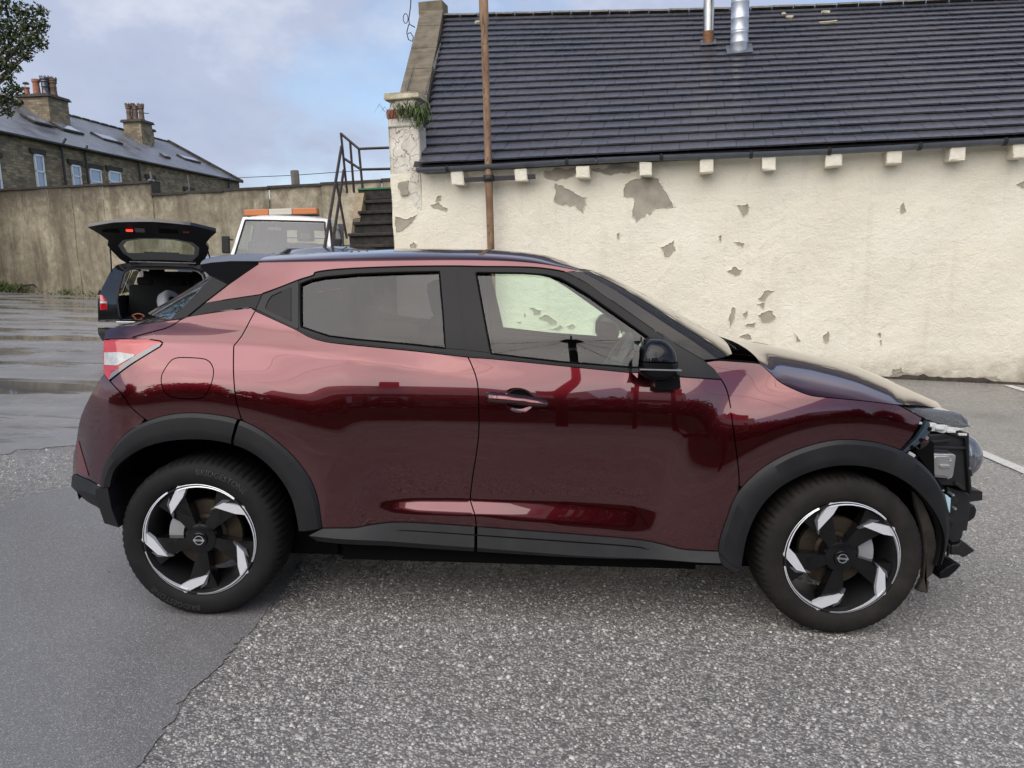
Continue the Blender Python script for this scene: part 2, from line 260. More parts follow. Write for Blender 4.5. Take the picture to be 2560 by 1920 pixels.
TR = {
 'belt': [(-1.1173,1.2771),(-1.0195,1.2395),(-0.9298,1.2034),(-0.8799,1.1802),(-0.8287,1.1666),(-0.7656,1.1574),(-0.5898,1.1431),(-0.4135,1.1285),(-0.2347,1.1123),(-0.1427,1.1079),(-0.0626,1.1026),(0.1505,1.087),(0.3628,1.0714),(0.4579,1.0646),(0.6244,1.0564),(0.7988,1.0495)],
 'cutB': [(-0.2282,1.1116),(-0.2108,1.0785),(-0.1932,1.038),(-0.1821,0.9919),(-0.1761,0.9032),(-0.1741,0.8105),(-0.1838,0.7106),(-0.1934,0.6431),(-0.2043,0.5371),(-0.1947,0.4965),(-0.1819,0.4629),(-0.177,0.4153)],
 'cutR': [(-1.1173,1.2771),(-1.139,1.2187),(-1.1518,1.1741),(-1.1674,1.1438),(-1.1711,1.1325),(-1.1642,1.0708),(-1.1543,0.9967),(-1.1428,0.9212),(-1.1233,0.8494)],
 'cutF': [(0.7988,1.0495),(0.817,1.0182),(0.8299,0.9777),(0.84,0.917),(0.8376,0.9331),(0.8494,0.8429),(0.8705,0.711),(0.8787,0.6461),(0.8784,0.6222)],
 'silltop': [(-0.8021,0.4057),(-0.7388,0.4075),(-0.6729,0.4067),(-0.5987,0.4184),(-0.523,0.4267),(-0.4372,0.4281),(-0.3,0.4239),(-0.18,0.4183),(0.0428,0.4068),(0.2996,0.3938),(0.4708,0.3835),(0.5562,0.3726),(0.6568,0.3538),(0.7227,0.352),(0.8106,0.3524)],
 'sillmid': [(-0.8492,0.3841),(-0.5572,0.3584),(-0.1874,0.3402),(0.3026,0.3159),(0.8171,0.3137)],
 'sillbot': [(-0.824,0.3521),(-0.5573,0.3279),(-0.1784,0.3124),(0.3034,0.2977),(0.8262,0.3033)],
 'rarch_o': [(-1.7309,0.5431),(-1.7151,0.6139),(-1.6759,0.6864),(-1.6211,0.7526),(-1.5538,0.8062),(-1.4748,0.8428),(-1.3921,0.8631),(-1.3101,0.8696),(-1.2286,0.8646),(-1.1473,0.8502),(-1.0665,0.8193),(-0.9859,0.7661),(-0.9108,0.6959),(-0.8519,0.6136),(-0.8201,0.5242),(-0.805,0.4081)],
 'rarch_m': [(-1.7054,0.5467),(-1.6881,0.6002),(-1.6585,0.6486),(-1.593,0.7153),(-1.5108,0.7688),(-1.422,0.7961),(-1.3341,0.8078),(-1.2468,0.8035),(-1.1491,0.7867),(-1.0681,0.7529),(-0.9981,0.7047),(-0.9391,0.6393),(-0.8912,0.5562),(-0.8649,0.472),(-0.8521,0.401)],
 'rarch_i': [(-1.679,0.55),(-1.6648,0.5971),(-1.6399,0.639),(-1.5826,0.6879),(-1.5127,0.7271),(-1.4348,0.7514),(-1.3521,0.7631),(-1.2591,0.7644),(-1.1774,0.7527),(-1.0961,0.7244),(-1.0261,0.6761),(-0.9671,0.6105),(-0.9246,0.5327),(-0.904,0.4481),(-0.8966,0.394)],
 'farch_o': [(0.8122,0.3472),(0.8162,0.401),(0.8358,0.4815),(0.8655,0.5775),(0.9117,0.647),(0.9781,0.7115),(1.0649,0.7657),(1.1526,0.8016),(1.2361,0.8229),(1.3112,0.8277),(1.4153,0.8171),(1.5141,0.7885),(1.5962,0.7455),(1.6725,0.68),(1.7291,0.6029),(1.7642,0.5255),(1.7773,0.4487),(1.7753,0.3724),(1.7556,0.3027)],
 'farch_m': [(0.8675,0.3004),(0.879,0.4029),(0.9013,0.494),(0.9462,0.5851),(1.0123,0.6551),(1.0942,0.7095),(1.1918,0.7484),(1.2761,0.7636),(1.3946,0.7576),(1.504,0.7262),(1.604,0.6718),(1.6809,0.6054),(1.732,0.5277),(1.7565,0.4503),(1.7564,0.374),(1.7437,0.2983)],
 'farch_i': [(0.9071,0.2838),(0.9109,0.3448),(0.9214,0.4201),(0.9424,0.4899),(0.9784,0.5597),(1.0347,0.6243),(1.1118,0.6761),(1.1949,0.7096),(1.2792,0.7259),(1.3717,0.7222),(1.469,0.6978),(1.5611,0.6519),(1.6357,0.5914),(1.6974,0.5136),(1.7337,0.4356),(1.739,0.3644),(1.7288,0.294)],
 'lamp': [(-1.7267,1.1454),(-1.6303,1.1521),(-1.5522,1.1547),(-1.5089,1.1529),(-1.4736,1.1488),(-1.4625,1.1422),(-1.4695,1.129),(-1.5791,1.0575),(-1.6748,0.9872),(-1.7044,1.0102),(-1.7181,1.0727)],
 'lampband': [(-1.7173,1.0992),(-1.6388,1.105),(-1.5633,1.098),(-1.5668,1.0854),(-1.6387,1.0447),(-1.709,1.0428)],
 'bumpline': [(-1.6699,0.984),(-1.6071,0.9333),(-1.5705,0.8865),(-1.5135,0.8403)],
 'tailgap': [(-1.5985,1.1591),(-1.531,1.1795),(-1.4711,1.1978),(-1.4424,1.2156),(-1.4267,1.231)],
 'bandbot': [(-1.3982,1.2444),(-1.3206,1.2591),(-1.2419,1.2724),(-1.1409,1.2863),(-1.1173,1.2771)],
 'bandtop': [(-1.3451,1.2997),(-1.2532,1.3177),(-1.1563,1.3343),(-1.1185,1.3405),(-1.0998,1.3446)],
 'hatch': [(-1.1393,1.4697),(-1.1982,1.4263),(-1.2576,1.3803),(-1.3451,1.2997),(-1.3982,1.2444)],
 'frametop': [(-1.0998,1.3446),(-1.0241,1.3743),(-0.9509,1.4052),(-0.8927,1.4251),(-0.8799,1.439),(-0.7976,1.4521),(-0.6616,1.4629),(-0.4814,1.4725),(-0.2936,1.4782),(-0.1849,1.4784),(-0.0747,1.4803),(0.0354,1.4795),(0.1015,1.4739),(0.1455,1.4678),(0.1675,1.4629)],
 'RB': [(-1.1398,1.4748),(-1.0453,1.4784),(-0.905,1.483),(-0.7505,1.488),(-0.5333,1.4965),(-0.2968,1.5036),(-0.0929,1.5048),(0.0429,1.4977),(0.1446,1.4848),(0.2223,1.4698)],
 'apillar_out': [(0.2305,1.4697),(0.3205,1.4241),(0.4175,1.3674),(0.5752,1.2662),(0.7041,1.186),(0.7843,1.1289)],
 'apillar_in': [(0.1675,1.4629),(0.255,1.421),(0.3632,1.3502),(0.5221,1.2438),(0.6256,1.1796),(0.729,1.1235)],
 'glassR': [(-0.9412,1.3889),(-0.8946,1.4079),(-0.8401,1.4195),(-0.7039,1.4348),(-0.5245,1.4456),(-0.3632,1.4529),(-0.3362,1.2716),(-0.3206,1.1427),(-0.4594,1.1548),(-0.6801,1.1706),(-0.7964,1.1819),(-0.8611,1.1996),(-0.9169,1.2169)],
 'glassF': [(-0.2083,1.4517),(-0.0189,1.4543),(0.0799,1.4495),(0.1403,1.4378),(0.1732,1.4224),(0.255,1.376),(0.3628,1.3042),(0.4691,1.2329),(0.5603,1.1709),(0.6141,1.075),(0.4552,1.0836),(0.3839,1.0884),(0.1503,1.0999),(-0.1326,1.1257),(-0.1678,1.2772)],
 'sail': [(0.5597,1.2288),(0.6256,1.1781),(0.729,1.123),(0.773,1.0888),(0.7978,1.0505),(0.6244,1.0569),(0.5938,1.1349)],
 'coverR': [(-0.3611,1.4566),(-0.2933,1.4581),(-0.2366,1.1382),(-0.3189,1.1428)],
 'coverF': [(-0.2842,1.4583),(-0.2168,1.4599),(-0.1803,1.3104),(-0.1397,1.1297),(-0.2268,1.1367)],
 'housing': [(-1.0955,1.3426),(-0.9507,1.4036),(-0.9248,1.2137),(-0.9319,1.2074),(-1.1125,1.2808)],
 'recess': [(-1.077,1.2895),(-1.07,1.3182),(-1.057,1.3383),(-1.0161,1.3587),(-1.0003,1.2553),(-1.0286,1.2649),(-1.069,1.2809)],
 'flap': [(-1.0152,1.3603),(-0.9853,1.3748),(-0.9771,1.3718),(-0.9584,1.2374),(-0.9993,1.2554)],
 'wingcut': [(1.5201,0.7892),(1.5599,0.8347),(1.6098,0.9142)],
 'winglamp': [(1.6098,0.9142),(1.5503,0.9439),(1.4996,0.9682)],
 'hoodgap': [(1.4996,0.9682),(1.3533,0.9836),(1.2386,0.9911),(1.1714,0.9956),(1.1382,1.0011),(1.0945,1.016),(1.0353,1.044),(0.9977,1.079),(0.9698,1.1042),(0.9556,1.1135)],
 'wingtop': [(0.9556,1.1135),(0.9295,1.1168),(0.8481,1.1205),(0.7839,1.1224),(0.7342,1.1144)],
 'fuel': [(-1.4269,1.0623),(-1.409,1.081),(-1.3762,1.0883),(-1.2981,1.0867),(-1.2659,1.0785),(-1.245,1.0568),(-1.2376,1.0273),(-1.244,0.9898),(-1.2657,0.9438),(-1.2939,0.9278),(-1.3583,0.9262),(-1.4099,0.9351),(-1.4388,0.9597),(-1.4482,0.9947),(-1.4456,1.0247)],
 'rearsil': [(-1.7044,1.0102),(-1.7511,0.9475),(-1.7917,0.891),(-1.8369,0.8262),(-1.8657,0.7617),(-1.8806,0.7149),(-1.8983,0.6782),(-1.9292,0.6228),(-1.9545,0.5363)],
 'bclad': [(-1.9545,0.5363),(-1.8978,0.5612),(-1.8022,0.5595),(-1.7309,0.5431)],
 'bcladmid': [(-1.9528,0.493),(-1.8201,0.5103),(-1.7283,0.5061)],
 'bcladbot': [(-1.903,0.4662),(-1.894,0.4482),(-1.7907,0.4366),(-1.7176,0.417),(-1.6415,0.3849)],
 'reflector': [(-1.8833,0.7004),(-1.8615,0.7154),(-1.7999,0.5762),(-1.8934,0.5642)],
 'tailside': [(-1.7299,1.1522),(-1.7355,1.1824),(-1.6893,1.1984),(-1.6028,1.2075),(-1.5202,1.2207),(-1.4304,1.234)],
 'spline': [(-0.5948,0.3737),(-0.5571,0.3835),(-0.5061,0.3954),(-0.4373,0.3984),(-0.1795,0.3879),(0.3006,0.3671),(0.4548,0.3591),(0.5149,0.351),(0.6001,0.3294)],
 'dpillar': [(-1.3447,1.4132),(-1.2574,1.3793),(-1.3451,1.2997),(-1.3982,1.2444),(-1.4277,1.234),(-1.4697,1.233)],
 'trimcut': [(-1.1233,0.8494),(-1.0856,0.709)],
 'handle': [(-0.146,0.9693),(-0.1383,0.9762),(-0.0748,0.9745),(-0.0164,0.9669),(0.0473,0.9606),(0.0899,0.95),(0.1071,0.9358),(0.0958,0.9225),(0.0483,0.9198),(-0.0154,0.9278),(-0.0948,0.9302),(-0.1398,0.9355),(-0.1455,0.9484)],
 'cup': [(-0.0718,0.9631),(-0.0591,0.9842),(-0.0382,0.9919),(-0.0064,0.9921),(0.0256,0.9809),(0.0473,0.9606),(0.0454,0.9292),(0.0327,0.9079),(0.0067,0.8926),(-0.025,0.8918),(-0.0518,0.906),(-0.0682,0.9266)],
}
FX = {
 'drl': [(1.5934,0.9382),(1.704,0.929),(1.8168,0.9174),(1.8607,0.9048),(1.8851,0.8846),(1.8914,0.8514),(1.8627,0.8465),(1.7631,0.8648),(1.7087,0.8809),(1.6366,0.9115)],
 'shards': [(1.7079,0.8672),(1.7463,0.8682),(1.7531,0.8609),(1.7936,0.8603),(1.7984,0.8529),(1.8432,0.85),(1.8721,0.8445),(1.8285,0.835),(1.7967,0.83),(1.777,0.8245),(1.7478,0.8329),(1.7114,0.8319)],
 'bracket': [(1.6505,0.8965),(1.6654,0.8856),(1.6693,0.8452),(1.6302,0.7993),(1.5783,0.7612),(1.566,0.7649),(1.6129,0.8152),(1.6402,0.8606)],
 'lhouse': [(1.7229,0.8177),(1.8534,0.8294),(1.8742,0.8321),(1.8885,0.7259),(1.9136,0.5723),(1.8983,0.574),(1.8655,0.5943),(1.7957,0.5966),(1.7769,0.6216),(1.7454,0.6503),(1.7384,0.7638)],
 'module': [(1.7233,0.7448),(1.8131,0.7444),(1.8237,0.7385),(1.8235,0.7137),(1.8207,0.6515),(1.816,0.6389),(1.7334,0.6429),(1.7157,0.659),(1.713,0.7272)],
 'modplate': [(1.7326,0.7384),(1.7843,0.7398),(1.8058,0.7239),(1.8049,0.6744),(1.7892,0.6525),(1.7413,0.652),(1.7153,0.672),(1.7164,0.7215)],
 'modbar': [(1.7514,0.7019),(1.792,0.703),(1.7936,0.6873),(1.753,0.6862)],
 'flange': [(1.8644,0.8298),(1.8826,0.8311),(1.8961,0.7213),(1.9236,0.5681),(1.9121,0.5678),(1.8847,0.721)],
 'dome': [(1.9212,0.8019),(1.9457,0.6068),(2.0078,0.71)],
 'beam': [(2.0034,0.5444),(2.0622,0.5363),(2.0664,0.4971),(2.0074,0.4864)],
 'horn': [(1.9564,0.5046),(1.9778,0.5009),(1.9885,0.4793),(1.9838,0.444),(1.9604,0.4257),(1.9436,0.4252)],
 'mass': [(1.8368,0.5858),(1.9033,0.5707),(1.9375,0.5548),(1.9455,0.5042),(1.9463,0.4702),(1.9438,0.3904),(1.9274,0.3899),(1.9249,0.3613),(1.9106,0.3408),(1.884,0.3343),(1.8595,0.3594)],
 'mass2': [(1.6384,0.7536),(1.7061,0.8008),(1.7243,0.656),(1.774,0.603),(1.7583,0.5984),(1.6929,0.6886)],
 'sliver': [(1.7436,0.5948),(1.7537,0.5908),(1.7689,0.5779),(1.772,0.5164),(1.7658,0.5269)],
 'fin1': [(1.8822,0.3245),(1.9118,0.3293),(1.9204,0.3525),(1.9409,0.3388),(1.9885,0.3029),(1.94,0.2686),(1.925,0.2808),(1.884,0.2796)],
 'fin2': [(1.7922,0.2332),(1.8167,0.2566),(1.8468,0.2773),(1.8823,0.271),(1.8612,0.241),(1.832,0.2118),(1.7951,0.2038)],
 'flapliner': [(1.6269,0.5975),(1.6671,0.5556),(1.6987,0.4971),(1.7252,0.4382),(1.7426,0.3678),(1.745,0.291),(1.7342,0.241),(1.7152,0.221),(1.7264,0.213),(1.7266,0.158),(1.6783,0.1671),(1.6992,0.2233),(1.6943,0.328),(1.6765,0.4314),(1.6438,0.528)],
 'mirror': [(0.4385,1.1385),(0.4446,1.1717),(0.4632,1.205),(0.4875,1.2223),(0.5178,1.22),(0.549,1.1995),(0.5756,1.1698),(0.5932,1.1424),(0.5936,1.1144),(0.5801,1.0834),(0.5509,1.0612),(0.4902,1.0607),(0.447,1.0648),(0.4382,1.0901)],
 'mirfoot': [(0.5173,1.0478),(0.5637,1.0532),(0.6091,1.0753),(0.6169,1.0257),(0.6069,1.0176),(0.5344,1.0157),(0.5158,1.0258)],
 'hoodE': [(1.564,0.9488),(1.6202,0.9446),(1.6726,0.9394)],
 'hoodE2': [(1.7937,0.9142),(1.8502,0.9076)],
 'crest': [(0.9163,1.1652),(1.1133,1.1428),(1.2634,1.1159),(1.5232,1.0678),(1.696,1.0174),(1.8726,0.9326),(2.0147,0.8617)],
 'crown': [(-0.3256,1.5556),(-0.1747,1.5607),(-0.0238,1.5533),(0.0971,1.5411),(0.1882,1.5164),(0.2553,1.494),(0.3284,1.4718),(0.5256,1.3744),(0.7119,1.2761),(0.8997,1.1711)],
 'roofl': [(-1.1983,1.5071),(-0.9741,1.527),(-0.8187,1.5397),(-0.6184,1.5534),(-0.4808,1.5583),(-0.3301,1.5579)],
 'spoil': [(-1.3953,1.4666),(-1.3942,1.4492),(-1.3593,1.4145),(-1.2825,1.3806),(-1.3457,1.4911),(-1.2624,1.5022)],
 'rglass': [(-1.474,1.4075),(-1.5302,1.3539),(-1.5982,1.3106),(-1.8287,1.176)],
 'wheelblk': [(-1.3917,0.5536),(-1.3707,0.5141),(-1.3429,0.4284),(-1.322,0.3826),(-1.3511,0.3585),(-1.4162,0.4263),(-1.4877,0.4676),(-1.4489,0.5234)],
}
# ---- half width of the hatchback's flank as a function of length x and height z (metres) ----
def _sm(a, b, x):
    t = np.clip((x - a) / (b - a), 0, 1); return t * t * (3 - 2 * t)
def _sp(t, k): return np.logaddexp(0, k * t) / k
def _hc(t, k=12.0): return _sp(t, k) - _sp(t - 1, k)          # soft 0..1 ramp
_SZ = np.array([.10, .30, .36, .62, .74, .84, .94, 1.03, 1.12, 1.22, 1.36, 1.60])
_SV = np.array([-.30, -.06, .0, .0, .005, .045, .155, .25, .33, .40, .46, .62])
_zz = np.linspace(.05, 1.70, 1651)
_sl = np.interp(_zz, _SZ, _SV)
_ker = np.ones(41) / 41
_sl = np.convolve(np.pad(_sl, 20, mode='edge'), _ker, 'valid')
_cs = np.concatenate([[0], np.cumsum((_sl[1:] + _sl[:-1]) / 2 * .001)])
_core = .856 - (_cs - np.interp(.60, _zz, _cs))
_CX = np.array([-2.2, -1.6, -1.454, -1.165, -.95, -.737, -.55, -.403, -.189, 0., .3, 2.5])
_CZ = np.array([1.13, 1.147, 1.146, 1.138, 1.125, 1.105, 1.08, 1.053, 1.016, .985, .93, .6])
_cxx = np.linspace(-2.2, 2.5, 941)
_czz = np.convolve(np.pad(np.interp(_cxx, _CX, _CZ), 15, mode='edge'), np.ones(31) / 31, 'valid')
def S(x, z):
    x = np.asarray(x, float); z = np.asarray(z, float)
    s = np.interp(z, _zz, _core)
    # haunch carried by the shoulder crease
    zc = np.interp(x, _cxx, _czz)
    H = .032 * (1 - _sm(-1.05, -.05, x)) + .006 * (1 - _sm(-.2, .35, x))
    w = .075
    s = s + H * (1 - _hc((z - zc) / w, 16)) * _sm(.35, .72, z)
    # lower ledge of the doors
    A = .026 * _sm(-.74, -.40, x) * (1 - _sm(.40, .74, x))
    zt = .527 - .012 * _sm(.1, .6, x); zb = .465 - .085 * (x + .2) * (x > -.2)
    s = s - A * _hc((z - zb) / (zt - zb), 14)
    s = s + .006 * _sm(-.74, -.40, x) * (1 - _sm(.40, .74, x))
    # front door scoop running up to the wing
    # wheel arch lips
    for wx in (-1.318, 1.318):
        r = np.hypot(x - wx, z - .335)
        m = 1 - _hc((r - .585) / .20, 9)
        s = s * (1 - m) + (.900 if wx < 0 else .890) * m
    # plan curvature at the tail and nose
    t = np.clip((-1.50 - x) / .50, 0, 1.2)
    s = s - .26 * t ** 2.3
    u = np.clip((x - 1.25) / .5, 0, 1.6)
    s = s - .075 * u ** 2
    # greenhouse narrows to the back
    s = s - .10 * _sm(1.15, 1.45, z) * np.clip((-.75 - x) / .75, 0, 1.2) ** 1.5
    return s
# ------------------------------------------------------------------ ground
def ground_mats():
    # coarse chippings rolled into tarmac, damp
    m = bpy.data.materials.new('chippings'); t = NT(m); MATS['chippings'] = m
    v = t.mapc()
    d1 = t.voro(85, 'F1', 'Distance', v); c1 = t.voro(85, 'F1', 'Color', v); d2 = t.voro(210, 'F1', 'Distance', v)
    sepc = t.N.new('ShaderNodeSeparateColor'); t.L.new(c1, sepc.inputs[0])
    stone = t.ramp(sepc.outputs[0], [(0, (.24, .236, .229)), (.45, (.35, .341, .323)), (.78, (.46, .446, .416)), (1, (.60, .58, .54))])
    edge = t.ramp(d1, [(.40, 1), (.66, 0)])
    big = t.noise(.35, 5, .6, v); mid = t.noise(2.2, 5, .6, v)
    base = t.mix(edge, (.19, .187, .183), stone)
    base = t.mix(t.ramp(big, [(.42, .0), (.70, .5)]), base, t.mix(1.0, base, (.55, .53, .5), 'MULTIPLY'))
    base = t.mix(t.ramp(t.noise(1.1, 4, .6, v), [(.5, 0), (.72, .35)]), base, (.14, .13, .11))
    gr = t.noise(26, 4, .7, v); base = t.mix(t.ramp(gr, [(.40, .0), (.62, 1)]), t.mix(1.0, base, (.74, .74, .74), 'MULTIPLY'), t.mix(1.0, base, (1.22, 1.195, 1.145), 'MULTIPLY'))
    t.col(base)
    wet = t.ramp(t.m('ADD', t.m('MULTIPLY', big, .6), t.m('MULTIPLY', mid, .4)), [(.36, .12), (.62, .42)])
    t.rough(wet)
    h = t.m('ADD', t.m('MULTIPLY', t.ramp(d1, [(.0, 1), (.6, 0)]), 1.0), t.m('MULTIPLY', t.ramp(d2, [(0, 1), (.6, 0)]), .35))
    t.bump(h, .75, .008)
    # smooth tarmac, wet with standing film in the dips
    m = bpy.data.materials.new('wet_tarmac'); t = NT(m); MATS['wet_tarmac'] = m
    v = t.mapc(); st = t.mapc((.35, 1.1, 1), (3.1, 7.7, 0))
    pud = t.noise(.62, 6, .58, st, .6)
    puddle = t.ramp(pud, [(.525, 0), (.57, 1)])
    g = t.noise(140, 3, .7, v); n1 = t.noise(1.4, 6, .6, v)
    base = t.mix(t.ramp(n1, [(.3, 0), (.7, 1)]), (.19, .19, .19), (.32, .314, .302))
    base = t.mix(t.ramp(g, [(.56, 0), (.72, .8)]), base, (.24, .235, .22))
    base = t.mix(t.ramp(t.noise(.8, 5, .6, st), [(.45, 0), (.7, .45)]), base, (.13, .118, .092))
    t.col(t.mix(t.m('MULTIPLY', puddle, .6), base, (.035, .033, .028)))
    t.rough(t.mix(puddle, t.ramp(t.noise(1.0, 5, .6, st), [(.35, .18), (.7, .46)]), (.03, .03, .03)))
    h = t.mix(puddle, t.m('ADD', t.m('MULTIPLY', g, .7), t.m('MULTIPLY', t.noise(18, 4, .6, v), .5)), (.5, .5, .5))
    t.bump(h, .4, .006)
    # fine tarmac of the repaired strip
    m = bpy.data.materials.new('fine_tarmac'); t = NT(m); MATS['fine_tarmac'] = m
    v = t.mapc(); g = t.voro(190, 'F1', 'Distance', v); gc = t.voro(190, 'F1', 'Color', v)
    sepc = t.N.new('ShaderNodeSeparateColor'); t.L.new(gc, sepc.inputs[0])
    stone = t.ramp(sepc.outputs[0], [(0, (.17, .168, .165)), (.6, (.255, .252, .246)), (.9, (.34, .334, .323)), (1, (.50, .488, .465))])
    pit = t.ramp(t.voro(11, 'F1', 'Distance', v), [(.045, 1), (.07, 0)]); pit2 = t.ramp(t.noise(2.5, 3, .6, v), [(.52, 0), (.6, 1)]); base = t.mix(t.ramp(g, [(.3, 1), (.6, .25)]), (.14, .139, .137), stone); base = t.mix(t.ramp(t.noise(.8, 6, .65, v), [(.4, 0), (.7, .45)]), base, (.165, .162, .157)); t.col(t.mix(t.m('MULTIPLY', pit, pit2), base, (.012, .012, .012)))
    t.rough(t.ramp(t.noise(1.3, 4, .6, v), [(.35, .12), (.7, .34)]))
    t.bump(t.m('ADD', t.ramp(g, [(0, 1), (.6, 0)]), t.m('MULTIPLY', t.noise(30, 4, .6, v), .5)), .40, .004)
    # worn line paint
    m = bpy.data.materials.new('line_paint'); t = NT(m); MATS['line_paint'] = m
    v = t.mapc(); t.col(t.mix(t.ramp(t.noise(60, 5, .7, v), [(.52, 0), (.68, .75)]), (.62, .61, .56), (.10, .10, .10))); t.rough(.5); t.bump(t.voro(85, 'F1', 'Distance', v), .5, .004)
ground_mats()
def sheet(name, poly, z, mt, kind='structure', parent=None):
    v, e, f, *_ = delaunay_2d_cdt([Vector(p) for p in poly], [], [list(range(len(poly)))], 1, 1e-5)
    o = obj(name, [(p.x, p.y, z) for p in v], [list(q) for q in f], mt, parent)
    bm = bmesh.new(); bm.from_mesh(o.data)
    for q in bm.faces:
        if q.normal.z < 0: q.normal_flip()
    bm.to_mesh(o.data); bm.free()
    return tag(o, kind=kind)
ground = obj('ground', [(-700, -700, 0), (700, -700, 0), (700, 1500, 0), (-700, 1500, 0)], [(0, 1, 2, 3)], 'chippings')
tag(ground, 'coarse chipped tarmac of the car park', kind='structure')
e1 = [(-1.10, -5.5), (-1.10, -1.87), (-1.10, -1.73), (-1.11, -1.57), (-1.12, -1.52), (-1.11, -1.41), (-1.09, -1.24), (-1.08, -1.1), (-1.07, -.96), (-1.06, -.5), (-1.12, -.1), (-1.25, .35), (-1.6, .75), (-2.2, .95), (-2.93, .95), (-3.05, .8), (-3.12, .62), (-3.1, .4), (-3.4, .1), (-4.5, -.3), (-9, -1.2), (-9, -5.5)]
strip = sheet('tarmac_strip', wobble(e1, .018, 5, 3), .004, 'fine_tarmac'); tag(strip, 'smooth grey tarmac strip beside the rear wheel')
e2 = [(-3.59, 2.08), (-3.79, 1.98), (-3.92, 1.91), (-3.97, 1.74), (-4.1, 1.5), (-6, .9), (-12, .2), (-60, -2), (-90, 60), (-4, 60), (-3.3, 24), (-3.2, 14), (-3.0, 9), (-2.8, 5), (-2.9, 3)]
yard = sheet('yard', wobble(e2, .05, 4, 5), .004, 'wet_tarmac'); tag(yard, 'wet puddled tarmac in front of the retaining wall')
for i, q in enumerate(([(4.07, 2.86), (4.04, 2.35), (4.03, 1.6), (3.91, 1.6), (3.90, 2.0), (3.95, 2.84)], [(7.02, 7.37), (7.16, 7.40), (7.10, 6.9), (7.03, 6.2), (6.90, 6.2), (6.93, 6.85)])):
    o = sheet('bay_line', wobble(q, .006, 6, i), .008, 'line_paint'); tag(o, ['worn white bay line in front of the broken headlamp', 'short white bay line ending at the foot of the white wall'][i])
# loose and embedded chippings, big enough to pick out in the foreground
def chips():
    n = 62000; v = []; f = []
    px = nrng.uniform(-1.12, 4.2, n * 3); py = nrng.uniform(-3.0, 2.2, n * 3)
    keep = (px > -1.07 + .03 * np.sin(py * 9) + nrng.normal(0, .035, n * 3)) & (nrng.random(n * 3) < np.clip(1.2 - (py + 3.0) / 4.0, .12, 1)) & ((py < .1) | (px > 1.2))
    ex = nrng.uniform(-5.2, -1.6, 9000); ey = nrng.uniform(.0, 2.4, 9000); ek = (ey > .95 - .35 * (ex + 3.0) * (ex < -3.0) * .6 + .06 * np.sin(ex * 9)) & (ey < 2.0 + .25 * (ex + 3.8) * (ex < -3.8) + .05 * np.sin(ex * 7)) & (nrng.random(9000) < .8)
    px, py = np.concatenate([px[keep][:n], ex[ek]]), np.concatenate([py[keep][:n], ey[ek]]); n = len(px)
    base = np.array([(-1, -.6, -.5), (.2, -1, -.5), (1, -.1, -.5), (.4, .9, -.5), (-.7, .7, -.5), (-.55, -.3, .5), (.15, -.55, .55), (.6, 0, .45), (.2, .5, .6), (-.4, .4, .5)])
    fc = [(0, 1, 6, 5), (1, 2, 7, 6), (2, 3, 8, 7), (3, 4, 9, 8), (4, 0, 5, 9), (5, 6, 7, 8, 9)]
    a = nrng.uniform(0, 2 * np.pi, n); sz = nrng.lognormal(np.log(.0048), .42, n).clip(.0025, .013); asp = nrng.uniform(.6, 1.0, n); hh = sz * nrng.uniform(.5, .95, n)
    jit = nrng.normal(0, .14, (n, 10, 3))
    b = base[None] + jit; b[:, :, 0] *= sz[:, None]; b[:, :, 1] *= (sz * asp)[:, None]; b[:, :, 2] *= hh[:, None]
    ca, sa = np.cos(a)[:, None], np.sin(a)[:, None]
    X = b[:, :, 0] * ca - b[:, :, 1] * sa + px[:, None]; Yy = b[:, :, 0] * sa + b[:, :, 1] * ca + py[:, None]; Z = b[:, :, 2] + (hh * .05)[:, None]
    V = np.stack([X, Yy, Z], -1).reshape(-1, 3)
    me = bpy.data.meshes.new('chippings'); loops = []; starts = []; k = 0
    tpl = np.concatenate([np.array(q) for q in fc]); lens = np.array([len(q) for q in fc])
    li = (np.arange(n)[:, None] * 10 + tpl[None]).reshape(-1); ls = np.concatenate([[0], np.cumsum(np.tile(lens, n))])[:-1]
    me.vertices.add(len(V)); me.vertices.foreach_set('co', V.ravel()); me.loops.add(len(li)); me.loops.foreach_set('vertex_index', li.astype(np.int32))
    me.polygons.add(n * 6); me.polygons.foreach_set('loop_start', ls.astype(np.int32)); me.update(calc_edges=True); me.validate()
    at = me.attributes.new('tone', 'FLOAT', 'POINT'); at.data.foreach_set('value', np.repeat(nrng.random(n), 10).astype(np.float32))
    m = bpy.data.materials.new('chipping_stone'); t = NT(m); an = t.N.new('ShaderNodeAttribute'); an.attribute_name = 'tone'
    t.col(t.ramp(an.outputs['Fac'], [(0, (.23, .227, .22)), (.4, (.33, .321, .305)), (.75, (.43, .415, .388)), (1, (.58, .556, .512))])); t.rough(.30); t.bump(t.noise(400, 3), .3, .002)
    me.materials.append(m); o = bpy.data.objects.new('loose_chippings', me); COL.objects.link(o); tag(o, 'pale stone chippings bedded in the tarmac in the foreground', 'gravel', kind='stuff')
chips()

